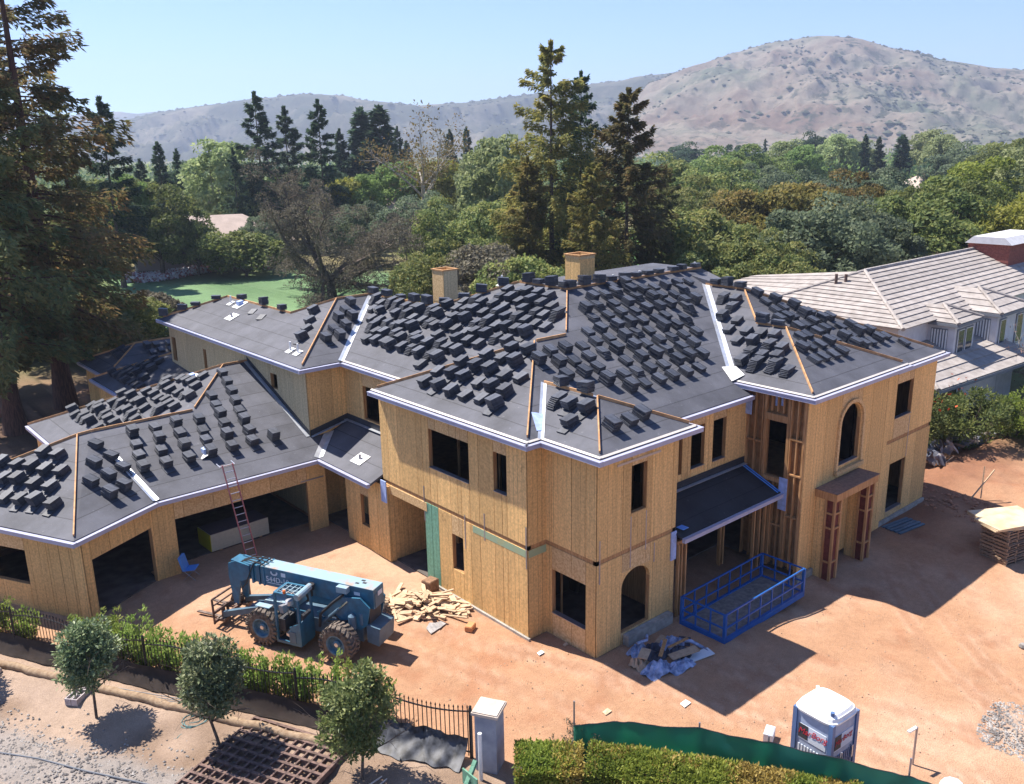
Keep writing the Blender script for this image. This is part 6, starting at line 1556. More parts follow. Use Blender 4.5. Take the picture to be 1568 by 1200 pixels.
stones("site_pebbles", 1500, lambda r: (r.uniform(13, 34), r.uniform(5, 20)), .012, .035, mat("pebble", (.34, .24, .17), .95, var=.35), "pebbles and crumbs scattered on the red dirt", "pebbles", 6)
for i, (x, y, s_) in enumerate(((29.8, 8.6, .16), (29.4, 8.1, .14), (28.9, 7.8, .18), (29.2, 7.7, .1))):
    q = MB(); q.lathe((0, 0, 0), (0, 0, 1), [(-.05, s_ * .6), (s_ * .3, s_), (s_ * .8, s_ * .7), (s_, s_ * .2)], 8); o = q.build("stone", grav); o.location = (x, y, ground_z(x, y)); tag(o, ("topmost", "second", "biggest", "smallest")[i] + " grey stone in the short row of stones on the dirt at the right edge", "stone", "row of stones at the right edge")
# dark mulch and grass tuft at the lower left corner
r = random.Random(6); q = MB()
for k in range(1500):
    p = V3((3.2, 20.2, 0)) + V3((r.gauss(0, .75), r.gauss(0, .55), 0)); leaf_quads(q, p, r.uniform(.08, .2), .018, V3((r.uniform(-.6, .6), r.uniform(-.6, .6), 1)), rvec(r))
o = q.build("grass", M['l_shrub']); tag(o, "green grass tuft at the lower left corner", "grass", kind="stuff")

# ---- clipped hedge at the street, part green and part dry
def hedge(name, pts, w, h, seed, dens, leaves, label, cat="hedge", leaf=(.11, .05), group=None, dry=()):
    r = random.Random(seed); cr = MB(); tk = MB()
    pts = [V3(p) for p in pts]; run = 0.0
    for a, b in zip(pts, pts[1:]):
        L = (b - a).length; d = (b - a).normalized(); s_ = V3((-d.y, d.x, 0))
        tk.prism([a - s_ * w * .22 - d * .0 + V3((0, 0, .0)), b - s_ * w * .22, b + s_ * w * .22, a + s_ * w * .22], (0, 0, h * .6))
        for k in range(int(L * dens)):
            u = r.uniform(0, L); q_ = r.random()
            if q_ < .5: o_ = r.uniform(-.5, .5) * w; z = h * (1 + .24 * mnoise.noise(V3((u * 1.6, o_ * 2, seed))) + .06 * mnoise.noise(V3((u * 5, o_ * 5, seed)))) * r.uniform(.86, 1.05) - .22 * h * abs(2 * o_ / w) ** 4
            else: z = h * r.uniform(.03, .92); o_ = (r.choice((-.5, .5)) * (1 + .22 * mnoise.noise(V3((u * 1.3, z * 2, seed + 4)))) + r.uniform(-.06, .06)) * w
            leaf_quads(cr, a + d * u + s_ * o_ + V3((0, 0, z)), leaf[0] * r.uniform(.7, 1.3), leaf[1] * r.uniform(.7, 1.3), rvec(r) + V3((0, 0, .7)) + s_ * (o_ / w), rvec(r) + V3((0, 0, .5)))
            dr = max([0] + [1 - abs(run + u - c_) / w_ for (c_, w_) in dry]) + .5 * mnoise.noise(V3((u * 1.4 + seed, o_ * 2, z * 1.5))) + r.uniform(-.35, .35)
            cr.mi[-1] = 1 if dr > .35 else 0
        run += L
    root = empty(name, pts[0], 0, label, cat, group)
    off = pts[0]
    me = tk.mesh("twigs", M['bark'], off); inst("twigs", me, parent=root)
    me = cr.mesh("foliage", [M[leaves], M["l_dry"]], off); inst("foliage", me, parent=root)
    return root
hedge("hedge", [(12.6, 14.7, 0), (13.3, 14.05, 0), (13.85, 13.5, 0)], 1.1, .98, 1, 5600, 'l_hedge', "short green hedge browning at one end beside the grey pillar", dry=((1.75, .8),))
hedge("hedge", [(13.95, 13.4, 0), (15.0, 11.95, 0), (16.1, 10.35, 0), (17.6, 7.9, 0)], 1.15, 1.0, 3, 5200, 'l_hedge', "long green and yellow hedge in front of the green screen", dry=((4.3, 1.0), (6.0, .4)))
r = random.Random(77); tk = MB(); cr = MB()
for k in range(14):
    p, dd = limb(tk, V3((0, 0, 0)), V3((r.uniform(-.6, .6), r.uniform(-.6, .6), 1)), 1.2, .01, .004, r, .2, 0, 5, 4)
    for q in range(1, 6):
        for m_ in range(9): leaf_quads(cr, p[q] + rvec(r) * .08, .09, .035, rvec(r) + V3((0, 0, .6)), rvec(r))
plant("sapling", tree_obj("sapling", tk, cr, 'bark', 'l_bare'), (14.2, 14.15, 0), "thin brownish sapling at the first post of the green screen", "sapling", trunk="stems", crown="foliage")
# ---- green debris screen on steel posts
M['screen'] = mat("green_screen", (0.055, 0.185, 0.125), 0.45, col2=(0.025, 0.19, 0.18), scale=.8, spec=0.45)
_sn = M['screen'].node_tree; _sb = _sn.nodes["Principled BSDF"]; _tr = _n(_sn, "ShaderNodeBsdfTranslucent"); _tr.inputs[0].default_value = (0.12, 0.46, 0.34, 1); _mx = _n(_sn, "ShaderNodeMixShader"); _mx.inputs[0].default_value = 0.6
_sn.links.new(_sb.outputs[0], _mx.inputs[1]); _sn.links.new(_tr.outputs[0], _mx.inputs[2]); _sn.links.new(_mx.outputs[0], _sn.nodes["Material Output"].inputs[0])
SP = [(14.28, 14.25), (15.2, 13.15), (16.35, 11.75), (17.2, 10.25), (17.95, 8.7), (18.55, 7.3), (19.0, 6.0), (19.4, 4.8)]
scr = empty("green_screen_fence", (SP[0][0], SP[0][1], 0), 0, "sagging green mesh screen fence in front of the portable toilet", "screen fence")
vs = []; fs = []; NX = 14; NZ = 9; cols_ = 0
for k in range(len(SP) - 1):
    a = V3((*SP[k], 0)); b = V3((*SP[k + 1], 0)); d = (b - a).normalized(); n_ = V3((d.y, -d.x, 0))
    for i in range(NX + (1 if k == len(SP) - 2 else 0)):
        u = i / NX; s_ = k + u
        zt = 1.52 - .05 * math.sin(math.pi * u) - (0.25 * (1 - u) ** 2 if k == 0 else 0) + .02 * mnoise.noise(V3((s_ * 3, 0, 0)))
        for j in range(NZ + 1):
            v = j / NZ; w = .07 * mnoise.noise(V3((s_ * 2.2, v * 2.0, 3))) + .05 * mnoise.noise(V3((s_ * 5 + v * 3, v * 3.0, 6))) + .10 * math.sin(math.pi * v) * math.sin(math.pi * u)
            q_ = a + (b - a) * u + n_ * (w + .05); vs.append((q_.x, q_.y, 0.08 + (zt - .08) * v))
        cols_ += 1
for i in range(cols_ - 1):
    for j in range(NZ): a = i * (NZ + 1) + j; fs.append((a, a + NZ + 1, a + NZ + 2, a + 1))
q = MB(); q.add(vs, fs); q.add([(x - .012, y - .008, z) for x, y, z in vs], [tuple(reversed(f)) for f in fs]); q.build("mesh_cloth", M['screen'], scr, smooth=True)
for k, (x, y) in enumerate(SP):
    if k in (1,): continue
    q = MB(); q.tube([(x + .03, y + .02, -.1), (x + .03, y + .02, 1.95 if k == 0 else 1.62 if k != 5 else 1.95)], .025, 8); q.build("post", M['strap'], scr)
q = MB(); top_ = [vs[i * (NZ + 1) + NZ] for i in range(cols_)]; q.tube(top_, .014, 5); q.build("top_cord", M['iron'], scr)
# ---- portable toilet behind the screen
M['tblue'] = mat("toilet_blue", (0.085, 0.15, 0.30), 0.5, var=.1, scale=3, spec=.5)
M['tlight'] = mat("toilet_grey_blue", (0.34, 0.40, 0.52), 0.5, var=.1)
to = empty("portable_toilet", (18.78, 9.62, 0.0), R(-4), "blue portable toilet with domed white roof behind the green screen", "portable toilet")
q = MB(); q.box(-.56, .56, -.56, .56, 0.0, .14); q.build("base", M['tblue'], to, world=False)
for (nx_, ny_) in ((-1, 0), (1, 0), (0, -1), (0, 1)):
    q = MB(); t = V3((-ny_, nx_, 0)); n_ = V3((nx_, ny_, 0))
    q.obox(n_ * .52 + V3((0, 0, 1.07)), t * .47, n_ * .02, (0, 0, .93))
    wpn = q.build("side_wall" if nx_ != 0 or ny_ > 0 else "door", M['tlight'], to, world=False)
    q = MB()
    for k in range(9):
        s_ = -.36 + k * .09; q.obox(n_ * .548 + t * s_ + V3((0, 0, .62)), t * .022, n_ * .010, (0, 0, .42))
    q.build("ribs", M['decal'] if nx_ != 0 else M['tblue'], wpn, world=False)
    q = MB(); q.obox(n_ * .545 + V3((0, 0, 1.42)), t * .40, n_ * .006, (0, 0, .22)); q.build("sign_plate", M['decal'], wpn, world=False)
    q = MB(); q.obox(n_ * .553 - t * .26 * (1 if nx_ != 0 else 1) + V3((0, 0, 1.44)), t * .14, n_ * .004, (0, 0, .2)); q.build("sign_dark_field", M['seat'], wpn, world=False)
for sx in (-1, 1):
    for sy in (-1, 1): q = MB(); q.box(sx * .52 - .06, sx * .52 + .06, sy * .52 - .06, sy * .52 + .06, .1, 2.04); q.build("corner_post", M['tblue'], to, world=False)
# domed roof: rounded square rings rising to the crown, with ribs
prof = [(2.0, .60), (2.06, .61), (2.08, .585), (2.16, .56), (2.17, .54), (2.23, .49), (2.238, .46), (2.285, .40), (2.292, .37), (2.325, .29), (2.331, .26), (2.35, .17), (2.354, .13), (2.36, .02)]
vs = []; fs = []; n = 40
for (z, rad) in prof:
    e = 5.0 - 2.6 * (1 - rad / .6)
    for k in range(n):
        t = 2 * math.pi * k / n; c_, s_ = math.cos(t), math.sin(t); l_ = (abs(c_) ** e + abs(s_) ** e) ** (-1 / e); vs.append((c_ * l_ * rad, s_ * l_ * rad, z))
for i in range(len(prof) - 1):
    for k in range(n): fs.append((i * n + k, i * n + (k + 1) % n, (i + 1) * n + (k + 1) % n, (i + 1) * n + k))
fs.append(tuple(range((len(prof) - 1) * n, len(prof) * n))); fs.append(tuple(reversed(range(n))))
q = MB(); q.add(vs, fs); rf = q.build("roof", M['white'], to, world=False)
q = MB(); q.bar((-.55, -.1, 2.14), (0, 0, 2.37), .05, .05); q.bar((0, 0, 2.37), (.05, -.54, 2.14), .05, .05); q.build("roof_rib", M['white'], rf, world=False)
q = MB(); q.tube([(-.40, -.42, 2.0), (-.40, -.42, 2.30)], .055, 10); q.build("vent_stack", M['tblue'], to, world=False)
q = MB(); q.tube([(.2, .42, 2.05), (.2, .42, 2.36)], .045, 10); q.build("vent_stack", M['white'], to, world=False)
redm = mat("sign_red", (0.50, 0.03, 0.05), .6)
t_ = text("MarBorg", .235, (-.562, .40, 1.36), (R(90), R(-6), R(-90)), redm, to, "sign_lettering", .003, .35)
t_ = text("MarBorg", .21, (-.40, -.562, 1.36), (R(90), R(-6), 0), redm, to, "sign_lettering", .003, .35)
q = MB(); q.box(.36, .40, -.60, -.55, .75, 1.1); q.build("door_handle", M['alu'], to, world=False)
# bits beside the toilet and the gate stake with tape
o = blocky("white_canister", (19.05, 11.35, 0.0), (.45, .25, .3), M['decal'], "white canister lying beside the portable toilet", "canister", .4)
gs = empty("gate_stake", (20.95, 8.2, 0), 0, "thin steel stake with white tape near the gravel patch", "stake")
q = MB(); q.tube([(0, 0, -.1), (0, 0, 1.15)], .03, 6); q.build("rod", M['strap'], gs, world=False)
q = MB(); q.obox((-.14, .05, 1.12), (.16, -.03, .01), (0, .04, 0), (0, 0, .02)); q.build("tape", M['white'], gs, world=False)
q = MB(); q.lathe((0, 0, 0), (0, 0, 1), [(0, .30), (.12, .33), (.28, .24), (.36, .06)], 9); o = q.build("plastic_bag", mat("clear_bag", (.68, .68, .72), .35, var=.2, bump=.8, bscale=7)); o.location = (20.65, 7.05, 0); tag(o, "white plastic bag of rubbish behind the green screen at the bottom edge", "bag")

# ================================================================ THE NEIGHBOUR'S HOUSE
M['ntile'] = mat("grey_roof_tile", (0.37, 0.335, 0.31), 0.85, col2=(0.27, 0.24, 0.22), scale=2.2, rnd=0.10, bump=.2)
M['stucco'] = mat("white_stucco", (0.62, 0.61, 0.62), .9, var=.06, scale=3)
M['trim'] = mat("grey_trim", (0.20, 0.21, 0.23), .7)
M['nglass'] = mat("window_glass", (0.03, 0.04, 0.05), .08, spec=.8)
M['brick'] = mat("red_brick", (0.30, 0.10, 0.075), .9, col2=(0.20, 0.065, 0.05), scale=9, bump=.3)
nb_ = empty("neighbour_house", (60.0, 28.0, 0), 0, "grey tiled white stucco house with brick chimney beyond the hedge", "house")
def roof_courses(parent, e0, e1, r0, r1, n, name="tile_course", m='ntile', th_=.07, lap=.03):
    """one tiled slope between an eave e0-e1 and a ridge r0-r1, laid in overlapping courses"""
    e0, e1, r0, r1 = V3(e0), V3(e1), V3(r0), V3(r1)
    nrm = (e1 - e0).cross(r0 - e0)
    if nrm.length < 1e-3: nrm = (e1 - e0).cross(r1 - e0)
    nrm.normalize()
    if nrm.z < 0: nrm = -nrm
    for k in range(n):
        t0 = k / n; t1 = min(1, (k + 1.12) / n)
        a = e0.lerp(r0, t0); b = e1.lerp(r1, t0); c = e1.lerp(r1, t1); d = e0.lerp(r0, t1)
        if (a - b).length < .05: continue
        q = MB(); lo = nrm * th_; hi = nrm * .006
        vs = [a, b, c, d, a + lo, b + lo, c + hi, d + hi]
        q.add(vs, [(0, 3, 2, 1), (4, 5, 6, 7), (0, 1, 5, 4), (1, 2, 6, 5), (2, 3, 7, 6), (3, 0, 4, 7)]); q.build(name, M[m], parent, recalc=True)
def ridge_caps(parent, a, b, m='ntile', step=.42):
    a = V3(a); b = V3(b); L = (b - a).length; n = max(1, int(L / step)); d = (b - a).normalized(); q = MB()
    for k in range(n):
        p = a + d * (L * k / n); e = a + d * (L * (k + 1.1) / n)
        q.tube([p + V3((0, 0, .03)), e + V3((0, 0, .06))], [.13, .105], 7)
    q.build("ridge_caps", M[m], parent)
HIPC = V3((49.5, 22.8, 5.5)); AP = V3((54.9, 28.2, 7.85)); RE = V3((76.0, 28.2, 7.85)); FARC = V3((49.5, 33.6, 5.5)); EE = V3((82, 22.8, 5.5))
roof_courses(nb_, HIPC, EE, AP, RE, 13); roof_courses(nb_, FARC, HIPC, AP, AP + V3((0, -.02, 0)), 13)
roof_courses(nb_, (82, 33.6, 5.5), FARC, RE, AP, 6)
# a longer, lower run of the left slope goes on behind the new house
roof_courses(nb_, (53.0, 40.5, 5.4), (49.5, 33.6, 5.5), (57.5, 38.0, 6.4), AP, 8)
ridge_caps(nb_, HIPC, AP); ridge_caps(nb_, AP, RE); ridge_caps(nb_, AP, FARC)
q = MB(); q.box(50.0, 82, 23.3, 33.2, 0, 5.45); q.build("wall", M['stucco'], nb_)
# two bays with small hips of their own
for (x0, x1, y0) in ((53.6, 57.0, 21.4), (58.6, 63.6, 20.9)):
    q = MB(); q.box(x0 + .3, x1 - .3, y0 + .3, 23.4, 2.6, 5.3); bay_ = q.build("bay", M['stucco'], nb_)
    xm = (x0 + x1) / 2; hw = (x1 - x0) / 2; zt = 5.45 + hw * .435; yb = y0 + hw
    roof_courses(nb_, (x0, y0, 5.4), (x1, y0, 5.4), (xm, yb, zt), (xm + .02, yb, zt), 4)
    roof_courses(nb_, (x0, 24.6, 5.45), (x0, y0, 5.4), (xm, yb + 2.2, zt), (xm, yb, zt), 4); roof_courses(nb_, (x1, y0, 5.4), (x1, 24.6, 5.45), (xm, yb, zt), (xm, yb + 2.2, zt), 4)
    ridge_caps(nb_, (x0, y0, 5.42), (xm, yb, zt)); ridge_caps(nb_, (x1, y0, 5.42), (xm, yb, zt))
    q = MB(); q.box(x0, x1, y0 - .06, y0 + .02, 5.24, 5.40); q.box(x0 - .06, x0 + .02, y0 + .02, 23.2, 5.24, 5.40); q.build("gutter", M['trim'], nb_)
    for (xa, xb) in ((x0 + .7, x0 + 1.5), (x1 - 1.6, x1 - .7)):
        q = MB(); q.box(xa - .12, xb + .12, y0 + .24, y0 + .30, 3.0, 5.0); w_ = q.build("window", M['trim'], nb_)
        q = MB(); q.box(xa, xb, y0 + .22, y0 + .24, 3.12, 4.9); q.build("pane", M['nglass'], w_)
        q = MB(); q.box(xa - .03, xa, y0 + .21, y0 + .24, 3.12, 4.9); q.box(xb, xb + .03, y0 + .21, y0 + .24, 3.12, 4.9); q.box(xa, xb, y0 + .21, y0 + .24, 4.9, 4.94); q.box(xa, xb, y0 + .21, y0 + .24, 3.08, 3.12); q.build("frame", M['white'], w_)
    q = MB(); q.box(x0 + .26, x0 + .30, y0 + .7, y0 + 1.7, 3.1, 5.0); w_ = q.build("window", M['trim'], nb_)
    q = MB()
    for k in range(6): q.box(x0 + .22, x0 + .25, y0 + .72 + k * .17, y0 + .80 + k * .17, 3.15, 4.95)
    q.build("shutter_slats", M['white'], w_)
q = MB()
for k in range(9): q.box(49.95, 49.98, 23.6 + k * .32, 23.75 + k * .32, 3.4, 4.9)
q.box(49.93, 49.95, 23.4, 26.6, 3.2, 3.35); q.build("window_bars", M['white'], nb_)
# lower garage roof in front
roof_courses(nb_, (48.2, 19.9, 2.7), (60.6, 19.0, 2.7), (51.6, 23.3, 4.2), (60.6, 23.3, 4.2), 6)
roof_courses(nb_, (48.2, 26.0, 2.7), (48.2, 19.9, 2.7), (51.6, 26.0, 4.2), (51.6, 23.3, 4.2), 6)
ridge_caps(nb_, (48.2, 19.9, 2.72), (51.6, 23.3, 4.2))
q = MB(); q.box(48.7, 60.2, 20.4, 23.4, 0, 2.68); q.build("garage_wall", M['stucco'], nb_)
q = MB(); q.bar((48.2, 19.85, 2.6), (60.6, 18.95, 2.6), .06, .18); q.build("gutter", M['trim'], nb_)
for (x0, x1) in ((49.6, 51.6), (52.2, 57.4)):
    q = MB(); q.box(x0 - .12, x1 + .12, 20.34, 20.40, .1, 2.4); d_ = q.build("door" if x0 > 52 else "window", M['trim'], nb_); q = MB(); q.box(x0, x1, 20.31, 20.34, .1, 2.28); q.build("door_leaf" if x0 > 52 else "pane", M['stucco'] if x0 > 52 else M['nglass'], d_)
q = MB()
for k in range(6):
    z = 7.0 + k * .22; q.box(71.6 + .006 * (k % 2), 78.2 - .006 * (k % 2), 25.6, 28.6, z, z + .2)
q.box(71.63, 78.17, 25.63, 28.57, 6.2, 8.3); ch_ = q.build("chimney", M['brick'], nb_)
q = MB(); q.prism([(71.4, 25.4, 8.32), (71.4, 28.8, 8.32), (71.4, 28.2, 8.85), (71.4, 26.0, 8.85)], (7.0, 0, 0)); q.build("chimney_cap", M['stucco'], ch_, recalc=True)
for (x, y) in ((53.2, 29.2), (53.5, 28.7)):
    q = MB(); q.tube([(x, y, 7.1), (x, y, 7.75)], .1, 8); q.build("vent_pipe", M['rust'], nb_)
# hedge of flowering shrubs and clutter between the houses
def bigshrub(seed, loc, w, d_, h, leaves, label, n=9000, leaf=(.20, .09), group=None):
    r = random.Random(seed); cr = MB(); tk = MB()
    for k in range(60):
        v = rvec(r).normalized(); c = V3((v.x * w, v.y * d_, h * .5 + v.z * h * .46)); clump(cr, c, h * .22 * r.uniform(.6, 1.2), n // 60, leaf[0], leaf[1], r, .8, .3, .5)
    for k in range(8): limb(tk, V3((r.uniform(-w, w) * .5, r.uniform(-d_, d_) * .5, 0)), V3((r.uniform(-.4, .4), r.uniform(-.4, .4), 1)), h * .8, .05, .015, r, .2, 0, 5, 5)
    return plant("flowering_shrub", tree_obj("shrub", tk, cr, 'bark', leaves), loc, label, "shrub", group, trunk="stems", crown="foliage")
bigshrub(301, (46.3, 20.2, -.1), 2.3, 1.5, 3.0, 'l_oakg', "broad green flowering shrub beside the new house's far corner")
bigshrub(302, (49.2, 18.2, -.1), 2.4, 1.5, 2.7, 'l_oakg', "green flowering shrub before the neighbour's garage door")
bigshrub(303, (52.2, 16.3, -.1), 2.2, 1.4, 2.8, 'l_hedge', "green shrub cut by the right edge below the neighbour's garage roof")
bigshrub(304, (58.5, 17.2, 0), 1.9, 1.3, 3.2, 'l_dkcon', "dark bush in the shade at the neighbour's corner")
tk, cr = broadleaf(305, 5.2, 1.9, 1.4, (.25, .05), 500, limbs=6, bare=1.2, wig=.35)
plant("bare_tree", tree_obj("bare_tree", tk, cr, 'bark_pale', 'l_pink'), (60.6, 19.4, 0), "reddish bare tree growing against the neighbour's bay", "tree")
r = random.Random(8)
fl = MB()
for k in range(26):
    a = r.uniform(0, 6.28); leaf_quads(fl, V3((r.uniform(44.5, 52), 0, r.uniform(2.5, 3.0))) + V3((0, 19.5 + r.uniform(-1.5, 1), 0)), .22, .16, rvec(r), rvec(r))
o = fl.build("red_flowers", mat("red_flower", (.62, .10, .03), .6)); tag(o, "scattered red flowers on the shrubs before the neighbour's house", "flowers", kind="stuff")
cl = MB()
for k in range(60):
    c = V3((r.uniform(43.6, 50.5), r.uniform(17.6, 19.2) - .35 * (0), r.uniform(.05, .5))); cl.obox(c, rvec(r) * .28, rvec(r) * .25, rvec(r) * .10)
o = cl.build("yard_clutter", mat("clutter_blue", (.13, .14, .18), .7, col2=(.30, .26, .24), scale=1.5, contrast=(.45, .55))); tag(o, "dark jumble of building leftovers under the shrubs beyond the dug soil", "clutter", kind="stuff")

# ================================================================ TREES
M['l_brpine'] = mat_leaf("leaves_brown_pine", [(0.042, 0.052, 0.022), (0.072, 0.074, 0.029), (0.105, 0.088, 0.034), (0.135, 0.094, 0.038)], 0.7, 0.5, 0, 2.0)
P = {}
P['redwood'] = tree_obj("redwood", *conifer(1, 30, 7.4, .14, 130, (.46, .15), 300, .26, .60, .021, .42), 'bark_red', 'l_redwood')
P['redwood2'] = tree_obj("redwood_dark", *conifer(2, 26, 6.6, .16, 120, (.48, .16), 270, .22, .62, .023, .4), 'bark_red', 'l_redwood_g')
P['pine'] = tree_obj("pine", *conifer(3, 24, 6.8, .06, 120, (.44, .15), 300, .10, .72, .016, .3, top_w=.16), 'bark', 'l_pine')
P['pine2'] = tree_obj("pine_brown", *conifer(4, 21, 6.6, .05, 140, (.44, .15), 290, .12, .82, .016, .14, top_w=.12), 'bark', 'l_redwood')
P['fir'] = tree_obj("fir", *conifer(5, 22, 4.4, .05, 120, (.66, .24), 140, .14, .85, .014, .12), 'bark', 'l_dkcon')
P['fir2'] = tree_obj("fir_open", *conifer(6, 23, 5.0, .16, 85, (.62, .22), 190, .12, .72, .014, .24), 'bark', 'l_dkcon')
P['cypress'] = tree_obj("cypress", *conifer(7, 18, 2.5, .04, 110, (.8, .36), 52, -.30, .75, .014, .05), 'bark', 'l_dkcon')
P['oakA'] = tree_obj("oak", *dome_tree(11, 10.5, 6.0, 1.6, (.42, .28), 62, 250), 'bark', 'l_oak')
P['oakB'] = tree_obj("green_oak", *dome_tree(12, 11, 6.2, 1.6, (.42, .30), 66, 260, cl=.26), 'bark', 'l_oakg')
P['oakC'] = tree_obj("grey_oak", *dome_tree(13, 10.5, 5.6, 2.2, (.38, .25), 64, 260, cl=.24, lump=.2), 'bark', 'l_grey')
P['oakS'] = tree_obj("spreading_oak", *broadleaf(14, 10.4, 10.5, 2.0, (.28, .10), 46000, 11, .055, .34, clump_r=.095, bare=.8, low=.02), 'bark', 'l_bare')
P['poplar'] = tree_obj("pale_tree", *dome_tree(15, 17, 4.6, 3.0, (.55, .36), 62, 150, tr=.016, cl=.30, lump=.2, low=-.6, top=.42), 'bark_pale', 'l_pale')
P['syc'] = tree_obj("sycamore", *dome_tree(16, 14, 6.6, 3.0, (.48, .32), 60, 150, tr=.024, cl=.24, lump=.22, low=-.4), 'bark_pale', 'l_pale')
P['willow'] = tree_obj("willow", *dome_tree(17, 9.5, 4.8, 1.0, (.55, .20), 60, 240, cl=.27, low=-.55), 'bark', 'l_yell')
P['thin'] = tree_obj("thin_tree", *broadleaf(18, 20, 4.5, 9, (.40, .22), 2600, 7, .016, .25, clump_r=.06, bare=.2, low=.5), 'bark_pale', 'l_gold')
P['bush'] = tree_obj("bush", *dome_tree(19, 4.2, 2.7, .3, (.28, .17), 44, 190, cl=.30, low=-.3), 'bark', 'l_oak')
P['bare'] = tree_obj("bare_shrub", *broadleaf(20, 4.5, 2.6, .5, (.20, .04), 900, 9, .02, .3, clump_r=.12, bare=1.6, low=.3), 'bark_pale', 'l_pink')
P['oakA2'] = tree_obj("oak_tall", *dome_tree(31, 10.5, 5.2, 1.8, (.36, .22), 70, 230, cl=.24, lump=.24), 'bark', 'l_oak')
P['oakB2'] = tree_obj("green_oak_tall", *dome_tree(32, 11, 5.6, 1.8, (.36, .25), 74, 230, cl=.23, lump=.22), 'bark', 'l_oakg')
P['oakC2'] = tree_obj("grey_oak_wide", *dome_tree(33, 10.5, 6.2, 2.0, (.34, .21), 80, 220, cl=.21, lump=.24), 'bark', 'l_grey')
PH = dict(redwood=30, redwood2=26, pine=24, pine2=21, fir=22, fir2=23, cypress=18, oakA=10.5, oakB=11, oakC=10.5, oakS=10.4, poplar=17, syc=14, willow=9.5, thin=20, bush=4.2, bare=4.5)
NAME = dict(redwood='redwood_tree', redwood2='redwood_tree', pine='pine_tree', pine2='pine_tree', fir='fir_tree', fir2='fir_tree', cypress='cypress_tree', oakA='oak_tree', oakB='oak_tree', oakC='oak_tree', oakS='oak_tree', poplar='poplar_tree', syc='sycamore_tree', willow='willow_tree', thin='thin_tree', bush='bush', bare='bare_shrub')
rt_ = random.Random(41)
def T(kind, px, D, top, label, w=1.0, leaves=None, group=None, rz=None, z=0.0):
    """kind, bearing (photo column), distance, height of the top in metres, label, relative width"""
    p = spot(px, D); s = top / PH[kind]; pair = P[kind]
    if kind + '2' in P and kind.startswith('oak') and rt_.random() < .5: pair = P[kind + '2']
    return plant(NAME[kind], pair, (p.x, p.y, z), label, 'bush' if kind in ('bush', 'bare') else 'tree', group, (s * w, s * w, s), rt_.uniform(0, 6.28) if rz is None else rz, leaves=leaves)
# left: the redwoods above the garages
T('redwood', 98, 56, 30, "tallest brown tinged redwood rising out of the picture at the left", 1.0, rz=.4)
T('redwood2', 14, 50.5, 25, "dark redwood at the left edge above the single garage", 1.02)
T('redwood2', -40, 60, 26, "redwood mostly beyond the left edge behind the dark one", 1.05)
T('redwood', 150, 72, 21, "shorter brown redwood right of the tallest trunk", .8, 'l_redwood_g')
T('redwood2', 55, 74, 27, "dark redwood standing behind the tallest trunk", 1.0)
T('fir2', 212, 110, 22.3, "dark fir just right of the big redwood with pale foliage below", 1.0)
T('poplar', 236, 118, 15, "light green tree glowing behind the dark fir at the left", .9, 'l_spring')
T('fir', 286, 150, 17.6, "short dark fir in front of the bare slope, left of a pair", 1.0); T('fir', 312, 155, 16.5, "narrow dark fir at the right end of the left fir group", .8); T('fir', 258, 150, 15, "low dark fir behind the left oak", 1.1)
T('poplar', 376, 150, 20, "pale green feathery tree left of the tall open fir", 1.1, 'l_pale'); T('fir2', 392, 140, 16.5, "slender dark fir in front of the pale feathery tree", .8)
T('fir2', 430, 150, 25.0, "tallest open fir with visible trunk before the left ridge", 1.05); T('fir2', 470, 156, 23.0, "open fir right next to the tallest one", 1.05); T('fir2', 518, 145, 23.4, "spire shaped fir standing apart above the old oak", .95); T('fir', 546, 190, 20, "fir partly hidden behind the spire shaped fir", 1.0)
T('cypress', 577, 190, 23.8, "narrow dark cypress, left one of the pair before the ridge", 1.5); T('cypress', 603, 188, 24.0, "narrow dark cypress, right one of the pair before the ridge", 1.7); T('fir', 628, 200, 20.5, "dark fir close behind the right cypress", .8)
T('thin', 665, 148, 23.2, "tall thin tree with pale trunk and sparse orange leaves", 1.0); T('fir', 702, 215, 20, "dark far fir left of the pale poplars", .9); T('fir', 726, 215, 20.5, "dark far fir next to the pale poplars", .8); T('fir', 640, 260, 18, "far fir low behind the orange leaved tree", 1.2)
T('poplar', 768, 120, 19.5, "pale grey green poplar left of the big pines", .95); T('poplar', 742, 130, 17, "pale poplar behind the dark oaks", .8)
T('pine', 846, 85, 25.0, "tallest pine with open top at the centre of the view", .95); T('pine', 888, 88, 22.6, "dark pine close behind the tallest pine", .75, 'l_dkcon'); T('pine2', 955, 78, 20.4, "brownish pine right of the tallest pine", 1.0, 'l_brpine'); T('pine2', 905, 74, 14.5, "low brown pine between the two big pines", 1.0, 'l_pine'); T('pine2', 812, 82, 15, "yellow green pine skirt left of the tallest pine", 1.0, 'l_pine'); T('pine', 1010, 86, 14, "dark pine at the right end of the pine group", .95, 'l_redwood_g')
T('bush', 395, 118, 6.0, "round green bush before the small tan roof at the lawn", 1.5, 'l_oakg'); T('oakC', 432, 128, 7.5, "dull oak right of the small tan roof", 1.0)
T('bush', 365, 126, 4.2, "low green bush before the tan roofed house's wall", 1.8, 'l_oakg'); T('bush', 318, 128, 4.2, "low green bush at the flower band below the left oak", 1.6, 'l_oakg')
